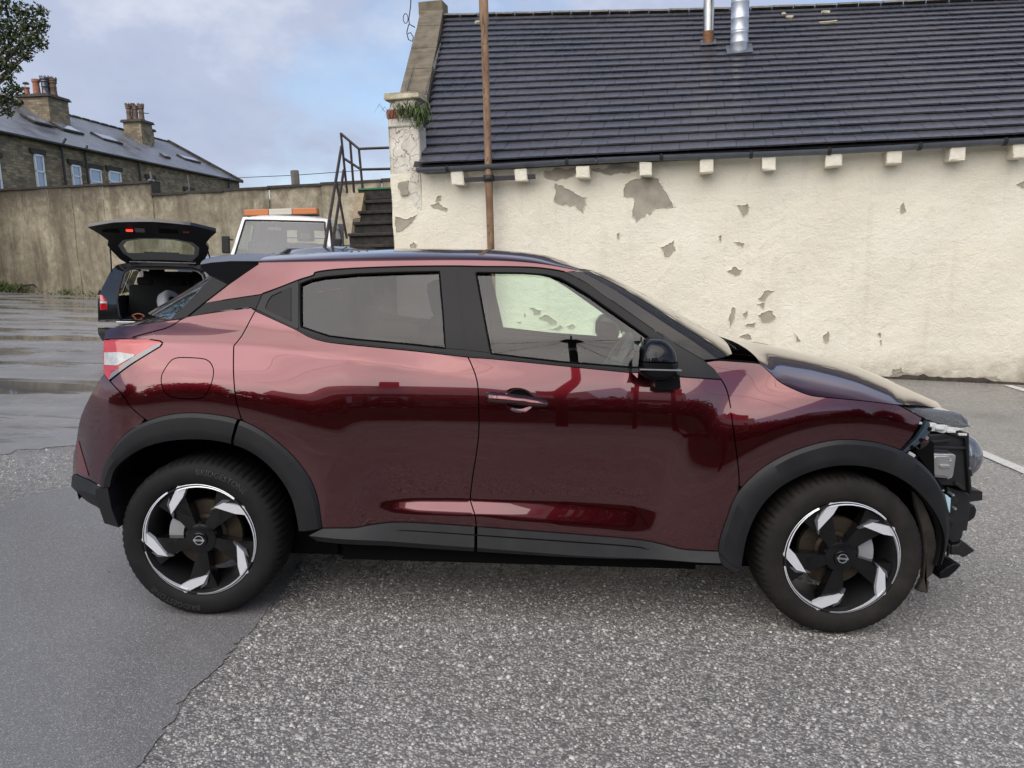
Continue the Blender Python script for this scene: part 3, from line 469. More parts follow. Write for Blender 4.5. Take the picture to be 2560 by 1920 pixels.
# ------------------------------------------------------------------ white building with tiled roof
def wall_mats():
    m = bpy.data.materials.new('cream_paint'); t = NT(m); MATS['cream_paint'] = m
    v = t.mapc(); n1 = t.noise(.7, 6, .6, v); n2 = t.noise(5, 6, .6, v); n3 = t.noise(38, 5, .65, v)
    c = t.mix(t.ramp(n1, [(.32, 0), (.68, 1)]), (.79, .75, .63), (.745, .695, .555))
    c = t.mix(t.ramp(n2, [(.58, 0), (.75, .5)]), c, (.60, .55, .44))
    geo = t.N.new('ShaderNodeSeparateXYZ'); t.L.new(t.tc.outputs['Object'], geo.inputs[0])
    # water streaks below the eaves, splash dirt at the foot
    st = t.noise(1.0, 5, .6, t.mapc((5, 5, .35)))
    low = t.m('MULTIPLY', t.ramp(t.m('MULTIPLY', geo.outputs[2], 1.0), [(.0, 1), (.42, 0)]), t.ramp(n2, [(.3, .25), (.65, 1)]))
    c = t.mix(t.m('MULTIPLY', low, .8), c, (.22, .18, .12))
    c = t.mix(t.m('MULTIPLY', t.ramp(st, [(.55, 0), (.75, .3)]), 1.0), c, (.55, .49, .37))
    flake = t.ramp(t.noise(3.2, 8, .72, t.mapc((1, 1, 1), (4, 0, 2)), .5), [(.715, 0), (.725, 1)])
    c = t.mix(flake, c, (.30, .25, .19))
    t.col(c); t.rough(.75)
    dv = t.N.new('ShaderNodeVectorMath'); dv.operation = 'ADD'; ns = t.N.new('ShaderNodeTexNoise'); ns.inputs['Scale'].default_value = 2.0; t.L.new(v, ns.inputs['Vector'])
    t.L.new(v, dv.inputs[0]); t.L.new(ns.outputs['Color'], dv.inputs[1])
    crack = t.voro(.9, 'DISTANCE_TO_EDGE', 'Distance', dv.outputs[0])
    cr = t.ramp(crack, [(.0, 0), (.012, 1)])
    h = t.m('ADD', t.m('MULTIPLY', n2, 1.2), t.m('MULTIPLY', n3, .5)); h = t.m('ADD', h, t.m('MULTIPLY', cr, .10)); h = t.m('SUBTRACT', h, t.m('MULTIPLY', flake, .5))
    t.bump(h, .60, .045)
    mat('bare_render', (.34, .305, .245), .85, vary=.25, vscale=3.5, bump=.5, bscale=25)
    mat('red_brick', (.24, .075, .055), .85, vary=.3, vscale=9, bump=.4)
    m = bpy.data.materials.new('pier_paint'); t = NT(m); MATS['pier_paint'] = m
    v = t.mapc(); n2 = t.noise(4, 6, .65, v); dv = t.N.new('ShaderNodeVectorMath'); dv.operation = 'ADD'; ns = t.N.new('ShaderNodeTexNoise'); ns.inputs['Scale'].default_value = 5.0; t.L.new(v, ns.inputs['Vector'])
    mm = t.N.new('ShaderNodeVectorMath'); mm.operation = 'SCALE'; mm.inputs['Scale'].default_value = .35; t.L.new(ns.outputs['Color'], mm.inputs[0]); t.L.new(v, dv.inputs[0]); t.L.new(mm.outputs[0], dv.inputs[1])
    ck = t.ramp(t.voro(3.4, 'DISTANCE_TO_EDGE', 'Distance', dv.outputs[0]), [(.0, 0), (.014, 1)])
    c = t.mix(t.ramp(n2, [(.35, 0), (.65, 1)]), (.72, .69, .60), (.52, .48, .39))
    t.col(t.mix(ck, (.26, .22, .17), c)); t.rough(.8); t.bump(t.m('ADD', ck, n2), .7, .03)
    m = bpy.data.materials.new('roof_tile'); t = NT(m); MATS['roof_tile'] = m
    v = t.mapc(src='Object'); oi = t.N.new('ShaderNodeObjectInfo')
    gpos = t.N.new('ShaderNodeNewGeometry'); n1 = t.noise(.55, 5, .6, gpos.outputs['Position']); n2 = t.noise(14, 5, .65, gpos.outputs['Position']); nl = t.noise(6.5, 6, .7, gpos.outputs['Position'])
    c = t.mix(t.ramp(n1, [(.35, 0), (.65, 1)]), (.040, .045, .058), (.072, .068, .078))
    c = t.mix(t.m('MULTIPLY', oi.outputs['Random'], .4), c, (.045, .047, .06))
    c = t.mix(t.ramp(n2, [(.45, 0), (.7, .4)]), c, (.17, .165, .165))
    c = t.mix(t.ramp(nl, [(.73, 0), (.76, .6)]), c, (.34, .34, .31))
    t.col(c); t.rough(t.ramp(n1, [(.3, .24), (.7, .40)])); t.bump(n2, .25, .006)
    mat('coping_stone', (.15, .125, .085), .9, vary=.4, vscale=3.5, bump=.5, bscale=30)
    mat('ridge_mortar', (.16, .15, .13), .9, vary=.4, vscale=8, bump=.5, bscale=40)
    mat('gutter_plastic', (.085, .097, .115), .38, vary=.2, vscale=4)
    mat('black_iron', (.018, .018, .02), .6, vary=.3, vscale=12)
    mat('lead', (.09, .10, .115), .45, vary=.25)
    mat('zinc', (.50, .53, .57), .42, metal=.75, vary=.2, vscale=5)
    mat('steel_flue', (.62, .58, .52), .22, metal=1.0, vary=.12, vscale=6)
    mat('rust_band', (.20, .095, .045), .7, metal=.2, vary=.4, vscale=20)
    m = bpy.data.materials.new('rusty_pipe'); t = NT(m); MATS['rusty_pipe'] = m
    v = t.mapc((1, 1, .35)); n1 = t.noise(3.5, 6, .65, v); n2 = t.noise(22, 5, .65, v)
    c = t.mix(t.ramp(n1, [(.40, 0), (.62, 1)]), (.34, .215, .125), (.155, .085, .05)); c = t.mix(t.ramp(n2, [(.60, 0), (.66, .9)]), c, (.035, .03, .028))
    c = t.mix(t.ramp(t.noise(1.2, 4, .6, t.mapc((3, 3, .5), (7, 1, 0))), [(.52, 0), (.6, .85)]), c, (.06, .04, .032)); t.col(c); t.rough(.75); t.bump(n2, .4, .006)
wall_mats()
BM = plumb((5.76, 7.89, 0), -11.25)
bld = empty('white_building', 'long cream rendered building with flaking paint and grey tiled roof', 'building', mw=BM)
XR = 8.5; EH = 3.40; RY, RH0 = 6.4, 7.70
def ridge_h(s): return 7.72 + (6.98 - 7.72) * (s + 9.0) / 12.6
# lumpy wall face on a grid so its outline and surface are not dead flat
m = MB(); P = []
xs = np.linspace(-8.09, XR, 90); zs = np.linspace(-.6, EH + .02, 24)
for z in zs: P.append([(x if i else x + .012 * math.sin(z * 9), .012 * math.sin(x * 1.7 + z * 2.3) + .010 * math.sin(x * 4.1 - z * 3.7), z) for i, x in enumerate(xs)])
m.grid(P)
wall = m.build('wall', 'cream_paint', bld, smooth=True)
m = MB(); m.box((.2, 3.7, 1.4), (16.4, 7.0, 3.9)); m.build('core', 'cream_paint', bld)
# gable wall running back behind the stairs
m = MB(); m.add([(-8.09, .0, -.6), (-8.09, .0, 4.2), (-9.3, 6.4, 7.6), (-9.3, 6.4, -.6)], [(3, 2, 1, 0)]); m.add([(-7.7, .02, 3.3), (-7.7, .02, 4.1), (-8.9, 6.4, 7.6), (-8.9, 6.4, 5)], [(0, 1, 2, 3)]); m.build('gable', 'pier_paint', bld)
# pier at the corner, rising above the eaves in rough blocks
m = MB()
def rough_block(c, d, seed, amp=.012):
    r = random.Random(seed); b = MB(); b.rbox(c, d, .02); vv = [(x + r.uniform(-amp, amp), y + r.uniform(-amp, amp), z + r.uniform(-amp, amp)) for x, y, z in b.v]; return vv, b.f
for i, (c, d) in enumerate((((-7.83, .185, 3.10), (.54, .36, 2.2)), ((-7.84, .15, 4.32), (.50, .34, .30)), ((-7.80, .13, 4.52), (.46, .36, .14)))):
    m.add(*rough_block(c, d, i))
m.build('pier', 'pier_paint', bld)
m = MB(); m.add(*rough_block((-7.80, .12, 4.645), (.60, .46, .11), 9)); m.build('kneeler_stone', 'coping_stone', bld).data.materials[0] = mat('kneeler', (.42, .38, .27), .9, vary=.35, vscale=5, bump=.6, bscale=25)
m = MB(); m.rbox((-8.0, -.028, 4.38), (.20, .02, .13), .006); m.build('exposed_brick', 'red_brick', bld)
def fract(poly, am, seed):
    r = random.Random(seed); out = []
    for k in range(len(poly)):
        a = poly[k]; c = poly[(k + 1) % len(poly)]; L = math.hypot(c[0] - a[0], c[1] - a[1]); j = L * am
        out += [a, ((a[0] + c[0]) / 2 + r.uniform(-j, j), (a[1] + c[1]) / 2 + r.uniform(-j, j))]
    return out
# bare patches where the paint has come off
for i, pl in enumerate(ENV['patches']):  # the two under the eaves also paint in shadow behind peeling sheets
    q = pl
    for lv, am in enumerate((.16, .16, .14)): q = fract(q, am, i * 7 + lv)
    v, e, f, *_ = delaunay_2d_cdt([Vector(p) for p in q], [], [list(range(len(q)))], 1, 1e-5)
    def wy(x, z): return .012 * math.sin(x * 1.7 + z * 2.3) + .010 * math.sin(x * 4.1 - z * 3.7)
    yo = -.030 if not (i == 7) else -.075
    o = obj('bare_patch', [(p.x, wy(p.x, p.y) + yo + .024, p.y) for p in v], [list(a) for a in f], 'bare_render', bld); fix_normals(o)
    if i in (0, 1, 2, 3):      # lip of curled paint along the upper edge
        r = random.Random(i); up = sorted(pl, key=lambda p: p[0]); L = []
        for k, (x, z) in enumerate(pl):
            a = pl[(k + 1) % len(pl)]; n = Vector((a[1] - z, -(a[0] - x))).normalized()
            L.append(((x, wy(x, z) - .004, z), (x - n.x * .03, wy(x, z) - .035 - r.random() * .03, z - n.y * .03)))
    # lifted rim of paint round the hole
    rim = MB(); nq = len(q); cxm = sum(s_[0] for s_ in q) / nq; czm = sum(s_[1] for s_ in q) / nq; rr_ = random.Random(i)
    rows = [[(x, wy(x, z) - .004, z), (x + (x - cxm) * .01, wy(x, z) - .014 - rr_.random() * .010, z + (z - czm) * .01), (x + (x - cxm) * .10 + .004, wy(x, z) + .002, z + (z - czm) * .10)] for x, z in q + [q[0]]]
    if i < 35: rim.grid(rows); rim.build('paint_edge', 'cream_paint', bld)
# crumbling damp foot of the wall
m = MB(); r = random.Random(12); P = [[], [], []]
for x in np.arange(-8.0, XR, .07):
    g = -.0421 * x; h = .03 + .05 * max(0, math.sin(x * 2.3) + .5 * math.sin(x * 7.1) + r.uniform(-.5, .5)); P[0].append((x, -.07 - r.uniform(0, .03), g - .03)); P[1].append((x, -.045 - r.uniform(0, .02), g + h * .6)); P[2].append((x, .0, g + h))
m.grid(P); m.build('soil_edge', mat('damp_soil', (.035, .028, .02), .9, vary=.6, vscale=14, bump=.6), bld)
# projecting stone corbels
for i, s in enumerate(ENV['corbels']):
    r = random.Random(40 + i); m = MB(); m.rbox((0, 0, 0), (.205 + r.uniform(-.02, .02), .28, .20 + r.uniform(-.02, .02)), .018)
    tw = r.uniform(-.06, .06); vv = [(x + tw * z + r.uniform(-.008, .008) + s, y - .13 + r.uniform(-.008, .008), z + 3.275 + tw * x * .7 + r.uniform(-.006, .006)) for x, y, z in m.v]
    obj('corbel', vv, m.f, 'cream_paint', bld)
for s in (2.2, 3.1, 4.0, 4.9, 5.8, 6.7): 
    m = MB(); m.rbox((s, -.13, 3.275), (.225, .30, .215), .018); m.build('corbel', 'cream_paint', bld)
# gutter
gx = np.linspace(-7.52, XR, 12); prof = [(math.cos(a) * .078, math.sin(a) * .078) for a in np.linspace(math.pi, 2 * math.pi, 9)] + [(.070, 0)] + [(math.cos(a) * .070, math.sin(a) * .070) for a in np.linspace(2 * math.pi, math.pi, 9)]
def gut(x0, x1, nm='gutter'):
    m = MB(); P = []
    for x in np.linspace(x0, x1, 6): P.append([(x, -.26 + a, 3.475 - .0055 * (x + 7.5) + .012 * math.sin(x * 1.1) + b) for a, b in prof])
    m.grid(P); o = m.build(nm, 'gutter_plastic', bld, smooth=True); return o
for a, b in ((-7.52, -4.6), (-4.58, -2.3), (-2.28, .0), (.02, 2.6), (2.62, XR)): gut(a, b)
for x in (-7.0, -5.05, -3.6, -2.29, -1.2, .01, 1.1, 2.61, 4.5):
    m = MB(); z = 3.475 - .0055 * (x + 7.5) + .012 * math.sin(x * 1.1)
    m.grid([[(x - .025, -.26 + a * 1.15, z + b * 1.15) for a, b in prof[:9]], [(x + .025, -.26 + a * 1.15, z + b * 1.15) for a, b in prof[:9]]]); m.box((x, -.26, z + .012), (.03, .15, .012)); m.build('gutter_bracket', 'black_iron', bld)
m = MB(); m.add([(-7.52, -.02, 3.40), (XR, -.02, 3.40), (XR, -.02, 3.56), (-7.52, -.02, 3.56), (-7.52, .12, 3.60), (XR, .12, 3.60)], [(0, 1, 2, 3), (3, 2, 5, 4)]); m.build('fascia', 'black_iron', bld)
# roof deck and tiles
def roof_pt(s, w, up=0.0):     # w 0 eave .. 1 ridge, s at this height
    y = -.20 + (RY + .20) * w; ph = ridge_h(s); e = 3.52 - .012 * (s + 7.5) * .4
    h = e + (ph - e) * w - .06 * math.sin(math.pi * w) * .6 - .05 * math.sin((s + 9) / 4.2) ** 2 * w
    sl = math.atan2(ph - e, RY + .2)
    return Vector((s, y - math.sin(sl) * up, h + math.cos(sl) * up))
def verge(w): return -7.52 - 1.42 * w
m = MB(); P = []
for w in np.linspace(0, 1, 14): P.append([tuple(roof_pt(s, w, -.03)) for s in np.linspace(verge(w) - .1, XR, 24)])
m.grid(P); m.build('roof_deck', 'black_iron', bld)
tile_me = None
TW, NR = .42, 22
def tile_mesh():
    b = MB(); th = .026; L = 1.0; n = 4
    # unit tile: x across (0..1), y up the slope (0..1 of exposed gauge, runs 1.25 under the next), z thickness
    b.add([(0, 0, .046), (1, 0, .046), (1, 1.18, -.004), (0, 1.18, -.004), (0, 0, .020), (1, 0, .020), (1, 1.18, -.026), (0, 1.18, -.026)], [(0, 1, 2, 3), (4, 5, 1, 0), (1, 5, 6, 2), (4, 0, 3, 7), (7, 6, 5, 4)])
    me = bpy.data.meshes.new('tile'); me.from_pydata(b.v, [], b.f); me.update(); me.materials.append(MATS['roof_tile']); return me
TME = tile_mesh()
items = []; camL = BM.inverted() @ Vector((.0048, -3.9129, 1.4481))
for r_ in range(NR):
    w0 = r_ / NR; w1 = (r_ + 1) / NR; x = verge((w0 + w1) / 2) + .02; first = True
    off = (r_ % 2) * .5 + rng.uniform(-.03, .03); xx = x
    while xx < XR:
        wd = TW * (1 - off) if first and off > .05 else TW
        first = False
        if 1.2 < xx - 0 and w0 > 1.1: pass
        a = roof_pt(xx + .003, w0); bq = roof_pt(min(xx + wd, XR) - .003, w0); c = roof_pt(xx + .003, w1)
        X = bq - a; Yv = c - a; Yv -= X * (Yv.dot(X) / X.length_squared) * .0; Z = X.cross(Yv).normalized()
        tilt = rng.uniform(-.003, .003)
        M4 = Matrix(((X.x, Yv.x, Z.x, a.x), (X.y, Yv.y, Z.y, a.y), (X.z, Yv.z, Z.z, a.z), (0, 0, 0, 1)))
        M4 = M4 @ Matrix.Translation((0, rng.uniform(-.012, .012), .006 + rng.uniform(0, .004)))
        if rng.random() < .03: M4 = M4 @ Matrix.Rotation(rng.uniform(-.02, .02), 4, 'Z')
        dist = (a - camL).length; inview = xx < 3.2 - w0 * .0
        items.append((dist + (100 if xx > 2.6 + 1.5 * w0 else 0), M4)); xx += wd
items.sort(key=lambda t: t[0])
for d_, M4 in items[:290]:
    o = bpy.data.objects.new('tile', TME); COL.objects.link(o); o.parent = bld; o.matrix_basis = M4
m = MB(); tv = [tuple(v.co) for v in TME.vertices]; tf = [tuple(p.vertices) for p in TME.polygons]
for d_, M4 in items[290:]: m.add([tuple(M4 @ Vector(v)) for v in tv], tf)
tag(m.build('upper_tiles', 'roof_tile', bld), kind='stuff')
# ridge tiles
k = 0; s = verge(1) - .1
while s < XR:
    e = min(s + .45, XR); m = MB(); P = []
    for x in (s + .004, e - .004):
        c = roof_pt(x, 1.0, 0) + Vector((0, 0, rng.uniform(-.008, .008))); P.append([(x, c.y - .16 + .32 * t, c.z + .02 + .11 * math.sin(math.pi * (t * .8 + .1)) - .04) for t in np.linspace(0, 1, 7)])
    m.grid(P); m.build('ridge_tile', 'ridge_mortar', bld, smooth=True); s = e
# coping stones of the gable parapet
cw = [.16, .335, .50, .655, .84, 1.0]
for i in range(5):
    w0, w1 = cw[i], cw[i + 1]; m = MB(); vv = []
    for w in (w0 + .004, w1 - .004):
        b = roof_pt(verge(w), w)
        for dx, dz in ((-.60, .02), (-.60, .26), (-.04, .24), (-.04, .0)): vv.append((b.x + dx + rng.uniform(-.008, .008), b.y + rng.uniform(-.01, .01), b.z + dz + rng.uniform(-.008, .008)))
    m.add(vv, [(3, 2, 1, 0), (4, 5, 6, 7), (0, 1, 5, 4), (1, 2, 6, 5), (2, 3, 7, 6), (3, 0, 4, 7)]); m.build('coping_stone', 'coping_stone', bld)
m = MB(); b = roof_pt(verge(1), 1); m.rbox((b.x - .32, b.y + .1, b.z + .22), (.60, .5, .30), .02); m.build('apex_stone', 'coping_stone', bld)
# two flues through the roof
def flue(s, w, r, h, mt, seams):
    b = roof_pt(s, w); m = MB(); prof = [(r * 1.0, -.35)]; z = 0
    for sm in seams: prof += [(r, sm - .012), (r * 1.035, sm), (r, sm + .012)]
    prof += [(r, h), (r * .9, h)]
    m.lathe(prof, 24, (b.x, b.y, b.z)); o = m.build('flue_pipe', mt, bld, smooth=True)
    f = MB(); f.box((0, 0, 0), (r * 2.9, r * 3.2, .008)); sl = Matrix.Rotation(math.atan2(3.7, 6.6), 3, 'X')
    obj('lead_flashing', [tuple(sl @ Vector(v) + Vector((b.x, b.y - .05, b.z + .045))) for v in f.v], f.f, 'lead', bld); return b
b1 = flue(-2.81, .695, .105, 2.6, 'steel_flue', [1.9]); b2 = flue(-2.23, .63, .170, 2.6, 'zinc', [.16, .34, .38, .6, .9, 1.2, 1.25, 1.6])
m = MB(); m.lathe([(.107, .0), (.109, .10), (.107, .26)], 24, tuple(b1)); m.build('flue_collar', 'rust_band', bld, smooth=True)
m = MB(); m.lathe([(.172, 1.17), (.20, 1.17), (.20, 1.23), (.172, 1.23)], 24, tuple(b2)); m.build('flue_band', 'black_iron', bld, smooth=True)
# bits of broken mortar lying on the tiles
for i, (s, w, l) in enumerate(((-8.0, .93, .16), (-1.1, .90, .14), (-.35, .93, .18), (-.4, .83, .34), (-1.2, .93, .08))):
    b = roof_pt(s, w, .05); m = MB(); m.add(*rough_block((0, 0, 0), (l, .09, .05), 60 + i, .012)); o = m.build('mortar_fragment', 'kneeler', bld); o.location = b; o.rotation_euler = (R_(29), 0, rng.uniform(-.3, .3))
# aerial cable looping off the gable
m = MB(); g = roof_pt(verge(1.0), .97)
pts = [(-9.605, 5.9, 8.175), (-9.633, 5.9, 7.889), (-9.694, 5.9, 7.604), (-9.681, 5.9, 7.494), (-9.548, 5.9, 7.417)]
m.tube(pts, .013, 5); m.tube([(pts[3][0] - .09 + .06 * math.cos(a), 5.9, pts[3][2] + .14 + .11 * math.sin(a)) for a in np.linspace(0, 6.2, 14)], .010, 5); p2 = [(-9.7, 5.9, 7.495), (-9.758, 5.9, 7.318), (-9.725, 5.9, 7.156), (-9.626, 5.9, 7.107), (-9.6, 5.9, 7.207), (-9.663, 5.9, 7.31), (-9.732, 5.9, 7.291)]
m.tube(p2, .012, 5)
o = m.build('aerial_cable', 'black_iron'); o.matrix_world = BM; tag(o, 'black aerial cable looping off the roof gable', 'cable')
# grass growing out of the pier
def leafy(name, n, c, spread, ln, wd, mt, parent=None, seed=1, droop=.5, up=1.0):
    r = random.Random(seed); m = MB()
    for i in range(n):
        b = Vector((c[0] + r.gauss(0, spread[0]), c[1] + r.gauss(0, spread[1]), c[2] + r.gauss(0, spread[2]))); a = r.uniform(0, 6.28); l = ln * r.uniform(.5, 1.2)
        d = Vector((math.cos(a), math.sin(a), 0)); s_ = Vector((-d.y, d.x, 0)) * wd * r.uniform(.6, 1.3)
        p1 = b + d * l * .4 + Vector((0, 0, l * .5 * up)); p2 = b + d * l * .9 + Vector((0, 0, l * (.5 * up - droop)))
        m.add([b - s_, b + s_, p1 + s_ * .8, p1 - s_ * .8, p2], [(0, 1, 2, 3), (3, 2, 4)])
    return m.build(name, mt, parent)
mat('weed_green', (.075, .115, .03), .7, vary=.5, vscale=6); mat('weed_dry', (.20, .17, .09), .8, vary=.4, vscale=6); mat('moss', (.06, .07, .02), .9, vary=.5, vscale=10, bump=.5)
we = empty('weed_clump', 'tuft of grassy weeds growing out of the corner pier', 'plant', mw=BM @ Matrix.Translation((-7.72, -.05, 4.35)))
leafy('leaves', 170, (0, 0, .02), (.13, .05, .06), .22, .008, 'weed_green', we, 3, .5); leafy('leaves', 120, (.20, .02, -.10), (.06, .04, .10), .2, .009, 'weed_green', we, 4, .8); leafy('dry_stalks', 45, (-.05, -.02, .0), (.12, .05, .05), .25, .005, 'weed_dry', we, 5, .75)
# rusty pipe against the wall with its strap
pole = empty('rusty_pipe', 'tall rusty soil pipe strapped to two corbels of the white wall', 'pipe', mw=BM @ Matrix.Translation((-6.33, -.24, 0)))
m = MB(); m.lathe([(.058, .2), (.060, 3.2), (.062, 3.21), (.066, 3.23), (.064, 3.34), (.058, 3.36), (.058, 5.55), (.066, 5.57), (.072, 5.62), (.072, 5.9), (.068, 7.4), (.0, 7.4)], 20); m.build('pipe', 'rusty_pipe', pole, smooth=True)
m = MB(); m.lathe([(.060, 3.20), (.085, 3.20), (.085, 3.30), (.060, 3.30)], 20); m.build('collar', 'black_iron', pole, smooth=True)
m = MB(); m.rbox((.10, .02, 3.245), (1.32, .03, .075), .006); m.build('strap', 'black_iron', pole)
# ------------------------------------------------------------------ steps beside the building
mat('step_stone', (.030, .027, .023), .85, vary=.6, vscale=9, bump=.6, bscale=30); mat('post_timber', (.33, .26, .17), .8, vary=.25, vscale=5); mat('post_timber_dark', (.13, .105, .07), .85, vary=.3, vscale=5)
mat('rail_iron', (.045, .036, .032), .6, vary=.5, vscale=14); mat('green_edge', (.02, .16, .07), .7)
stp = empty('stone_steps', 'dark worn stone steps climbing beside the white building', 'steps', mw=BM @ Matrix.Translation((-8.9, 1.0, 0)))
for i in range(12):
    n = 11 - i; h = 3.12 - .213 * i; y = .5 - .3 * i - .0; m = MB()
    r = random.Random(i); cx = .02 + .036 * i * .55
    m.rbox((cx + .13, y + .17, h - .025), (1.02, .38, .06), .015); m.build('tread', 'step_stone', stp)
    m = MB(); m.box((cx + .13, y + .06, h - .14), (1.0, .05, .20)); m.build('riser', 'step_stone', stp)
m = MB(); m.box((.1, 1.9, 3.2), (1.3, 2.6, .14)); m.build('landing', 'step_stone', stp)
m = MB(); m.box((.0, .58, 3.34), (.95, .05, .03)); m.build('edge_strip', 'green_edge', stp)
m = MB(); m.box((.0, .62, 3.24), (.95, .06, .17)); m.build('riser', 'step_stone', stp)
m = MB(); m.add([(-.62, .5, 3.3), (-.48, .5, 3.3), (-.28, -.95, 1.9), (-.42, -.95, 1.9), (-.62, .7, 3.3), (-.48, .7, 3.3), (-.28, -.75, 1.9), (-.42, -.75, 1.9)], [(0, 3, 2, 1), (4, 5, 6, 7), (0, 1, 5, 4), (1, 2, 6, 5), (2, 3, 7, 6), (3, 0, 4, 7)])
m.v = m.v; 
m = MB()
q0 = [(-.56, .55), (-.39, .55)]
m.add([(-.52, .55, 3.27), (-.34, .55, 3.27), (-.30, .20, 2.78), (-.45, .20, 2.78), (-.52, .75, 3.27), (-.34, .75, 3.27), (-.30, .4, 2.78), (-.45, .4, 2.78)], [(3, 2, 1, 0), (4, 5, 6, 7), (0, 1, 5, 4), (1, 2, 6, 5), (2, 3, 7, 6), (3, 0, 4, 7)]); m.build('string_board', 'post_timber', stp)
m = MB(); m.add([(-.45, .2, 2.77), (-.30, .2, 2.77), (-.05, -1.0, 1.2), (-.20, -1.0, 1.2), (-.45, .4, 2.77), (-.30, .4, 2.77), (-.05, -.8, 1.2), (-.20, -.8, 1.2)], [(3, 2, 1, 0), (4, 5, 6, 7), (0, 1, 5, 4), (1, 2, 6, 5), (2, 3, 7, 6), (3, 0, 4, 7)]); m.build('string_board', 'post_timber_dark', stp)
rail = empty('stair_railing', 'rusty flat bar railing around the top of the stone steps', 'railing', mw=BM)
def bar(a, b, nm, w=.05):
    m = MB(); m.tube([a, b], w * .5, 4); m.build(nm, 'rail_iron', rail)
for a, b in (((-9.756, 1.8, 4.424), (-9.55, 2.6, 4.20)), ((-9.55, 2.6, 4.20), (-8.95, 2.5, 4.22)), ((-9.719, 1.8, 3.955), (-9.55, 2.6, 3.80)), ((-9.55, 2.6, 3.80), (-8.95, 2.5, 3.80))): pass
bar((-9.756, 1.8, 4.424), (-9.403, 1.8, 4.121), 'top_rail'); bar((-9.403, 1.8, 4.121), (-8.5, 1.85, 4.112), 'top_rail'); bar((-9.719, 1.8, 3.955), (-9.383, 1.8, 3.734), 'mid_rail'); bar((-9.383, 1.8, 3.734), (-8.5, 1.85, 3.715), 'mid_rail')
bar((-9.756, 1.8, 4.44), (-9.70, 1.8, 3.3), 'post'); bar((-9.575, 1.8, 4.26), (-9.555, 1.8, 3.3), 'post'); bar((-9.403, 1.8, 4.13), (-9.369, 1.8, 3.3), 'post')
bar((-9.749, 1.78, 4.19), (-9.10, -.6, 2.18), 'hand_rail', .058); bar((-9.734, 1.78, 3.74), (-9.06, -.4, 2.19), 'lower_rail', .055); bar((-9.50, .9, 3.45), (-9.36, .9, 2.4), 'post'); bar((-9.25, .0, 2.7), (-9.20, .0, 1.6), 'post')
# ------------------------------------------------------------------ stained retaining wall at the back of the yard
m = bpy.data.materials.new('stained_render'); t = NT(m); MATS['stained_render'] = m
oi = t.N.new('ShaderNodeObjectInfo'); v = t.mapc(); n1 = t.noise(.55, 8, .70, v, .2); stv = t.noise(1.0, 6, .65, t.mapc((.9, .9, .16), (3, 0, 1))); n3 = t.noise(2.6, 9, .75, v, .3); n4 = t.noise(9, 6, .7, v)
geo = t.N.new('ShaderNodeSeparateXYZ'); t.L.new(t.tc.outputs['Object'], geo.inputs[0])
c = t.mix(t.ramp(n1, [(.40, 0), (.58, 1)]), (.50, .45, .325), (.30, .262, .185)); c = t.mix(t.m('MULTIPLY', oi.outputs['Random'], .45), c, (.22, .19, .135)); c = t.mix(t.ramp(n3, [(.46, 0), (.66, .6)]), c, (.13, .11, .075)); c = t.mix(t.ramp(n3, [(.30, .8), (.42, 0)]), c, (.60, .55, .42)); c = t.mix(t.ramp(stv, [(.50, 0), (.66, .8)]), c, (.12, .10, .065))
top = t.ramp(t.m('ADD', t.m('MULTIPLY', geo.outputs[2], .18), t.m('MULTIPLY', n3, .30)), [(.78, 0), (1.02, .85)]); c = t.mix(top, c, (.075, .063, .046)); c = t.mix(t.ramp(n4, [(.60, 0), (.70, .35)]), c, (.09, .078, .05))
t.col(c); t.rough(.9); t.bump(t.m('ADD', n3, t.m('MULTIPLY', n4, .5)), .6, .05)
mat('wall_cap', (.045, .04, .034), .85, vary=.4, vscale=4)
WM = plumb((-27.11, 35.53, 0), -28.7)
rw = empty('retaining_wall', 'tall stained concrete retaining wall across the back of the yard', 'wall', mw=WM)
def wtop(s): return (5.0 - .035 * s) if s < 12.99 else (4.02 - .0205 * (s - 13))
edges_ = [-32, -24, -16, -8, -4, 0, 2.6, 5.4, 7.2, 9.6, 11.4, 12.99, 15.2, 17.4, 19.9, 22.6, 25.4, 28.5, 32, 36]
for i in range(len(edges_) - 1):
    a, b = edges_[i], edges_[i + 1]; j = rng.uniform(-.025, .025); m = MB(); P = []
    for w in np.linspace(0, 1, 10): P.append([(x, j + .02 * math.sin(x * 1.9 + w * 7) + .015 * math.sin(x * .7 + w * 13), (-.035 * x - .6) + (wtop((a + b) / 2) + (x - (a + b) / 2) * (-.03) + .035 * x + .6) * w) for x in np.linspace(a + .004, b - .004, 8)])
    m.grid(P); m.build('wall_panel', 'stained_render', rw, smooth=True)
    m = MB(); x0, x1 = a, b; z0 = wtop((a + b) / 2) + (a - (a + b) / 2) * -.03; z1 = wtop((a + b) / 2) + (b - (a + b) / 2) * -.03
    m.add([(x0, -.08, z0), (x1, -.08, z1), (x1, .45, z1), (x0, .45, z0), (x0, -.08, z0 + .09), (x1, -.08, z1 + .09), (x1, .45, z1 + .09), (x0, .45, z0 + .09)], [(3, 2, 1, 0), (4, 5, 6, 7), (0, 1, 5, 4), (1, 2, 6, 5), (2, 3, 7, 6), (3, 0, 4, 7)]); m.build('coping', 'wall_cap', rw)
m = MB(); m.box((2, .25, 1.5), (70, .36, 4.0)); m.build('core', 'stained_render', rw)
m = MB(); m.box((12.98, .2, 4.25), (.06, .42, .62)); m.build('step_end', 'wall_cap', rw)
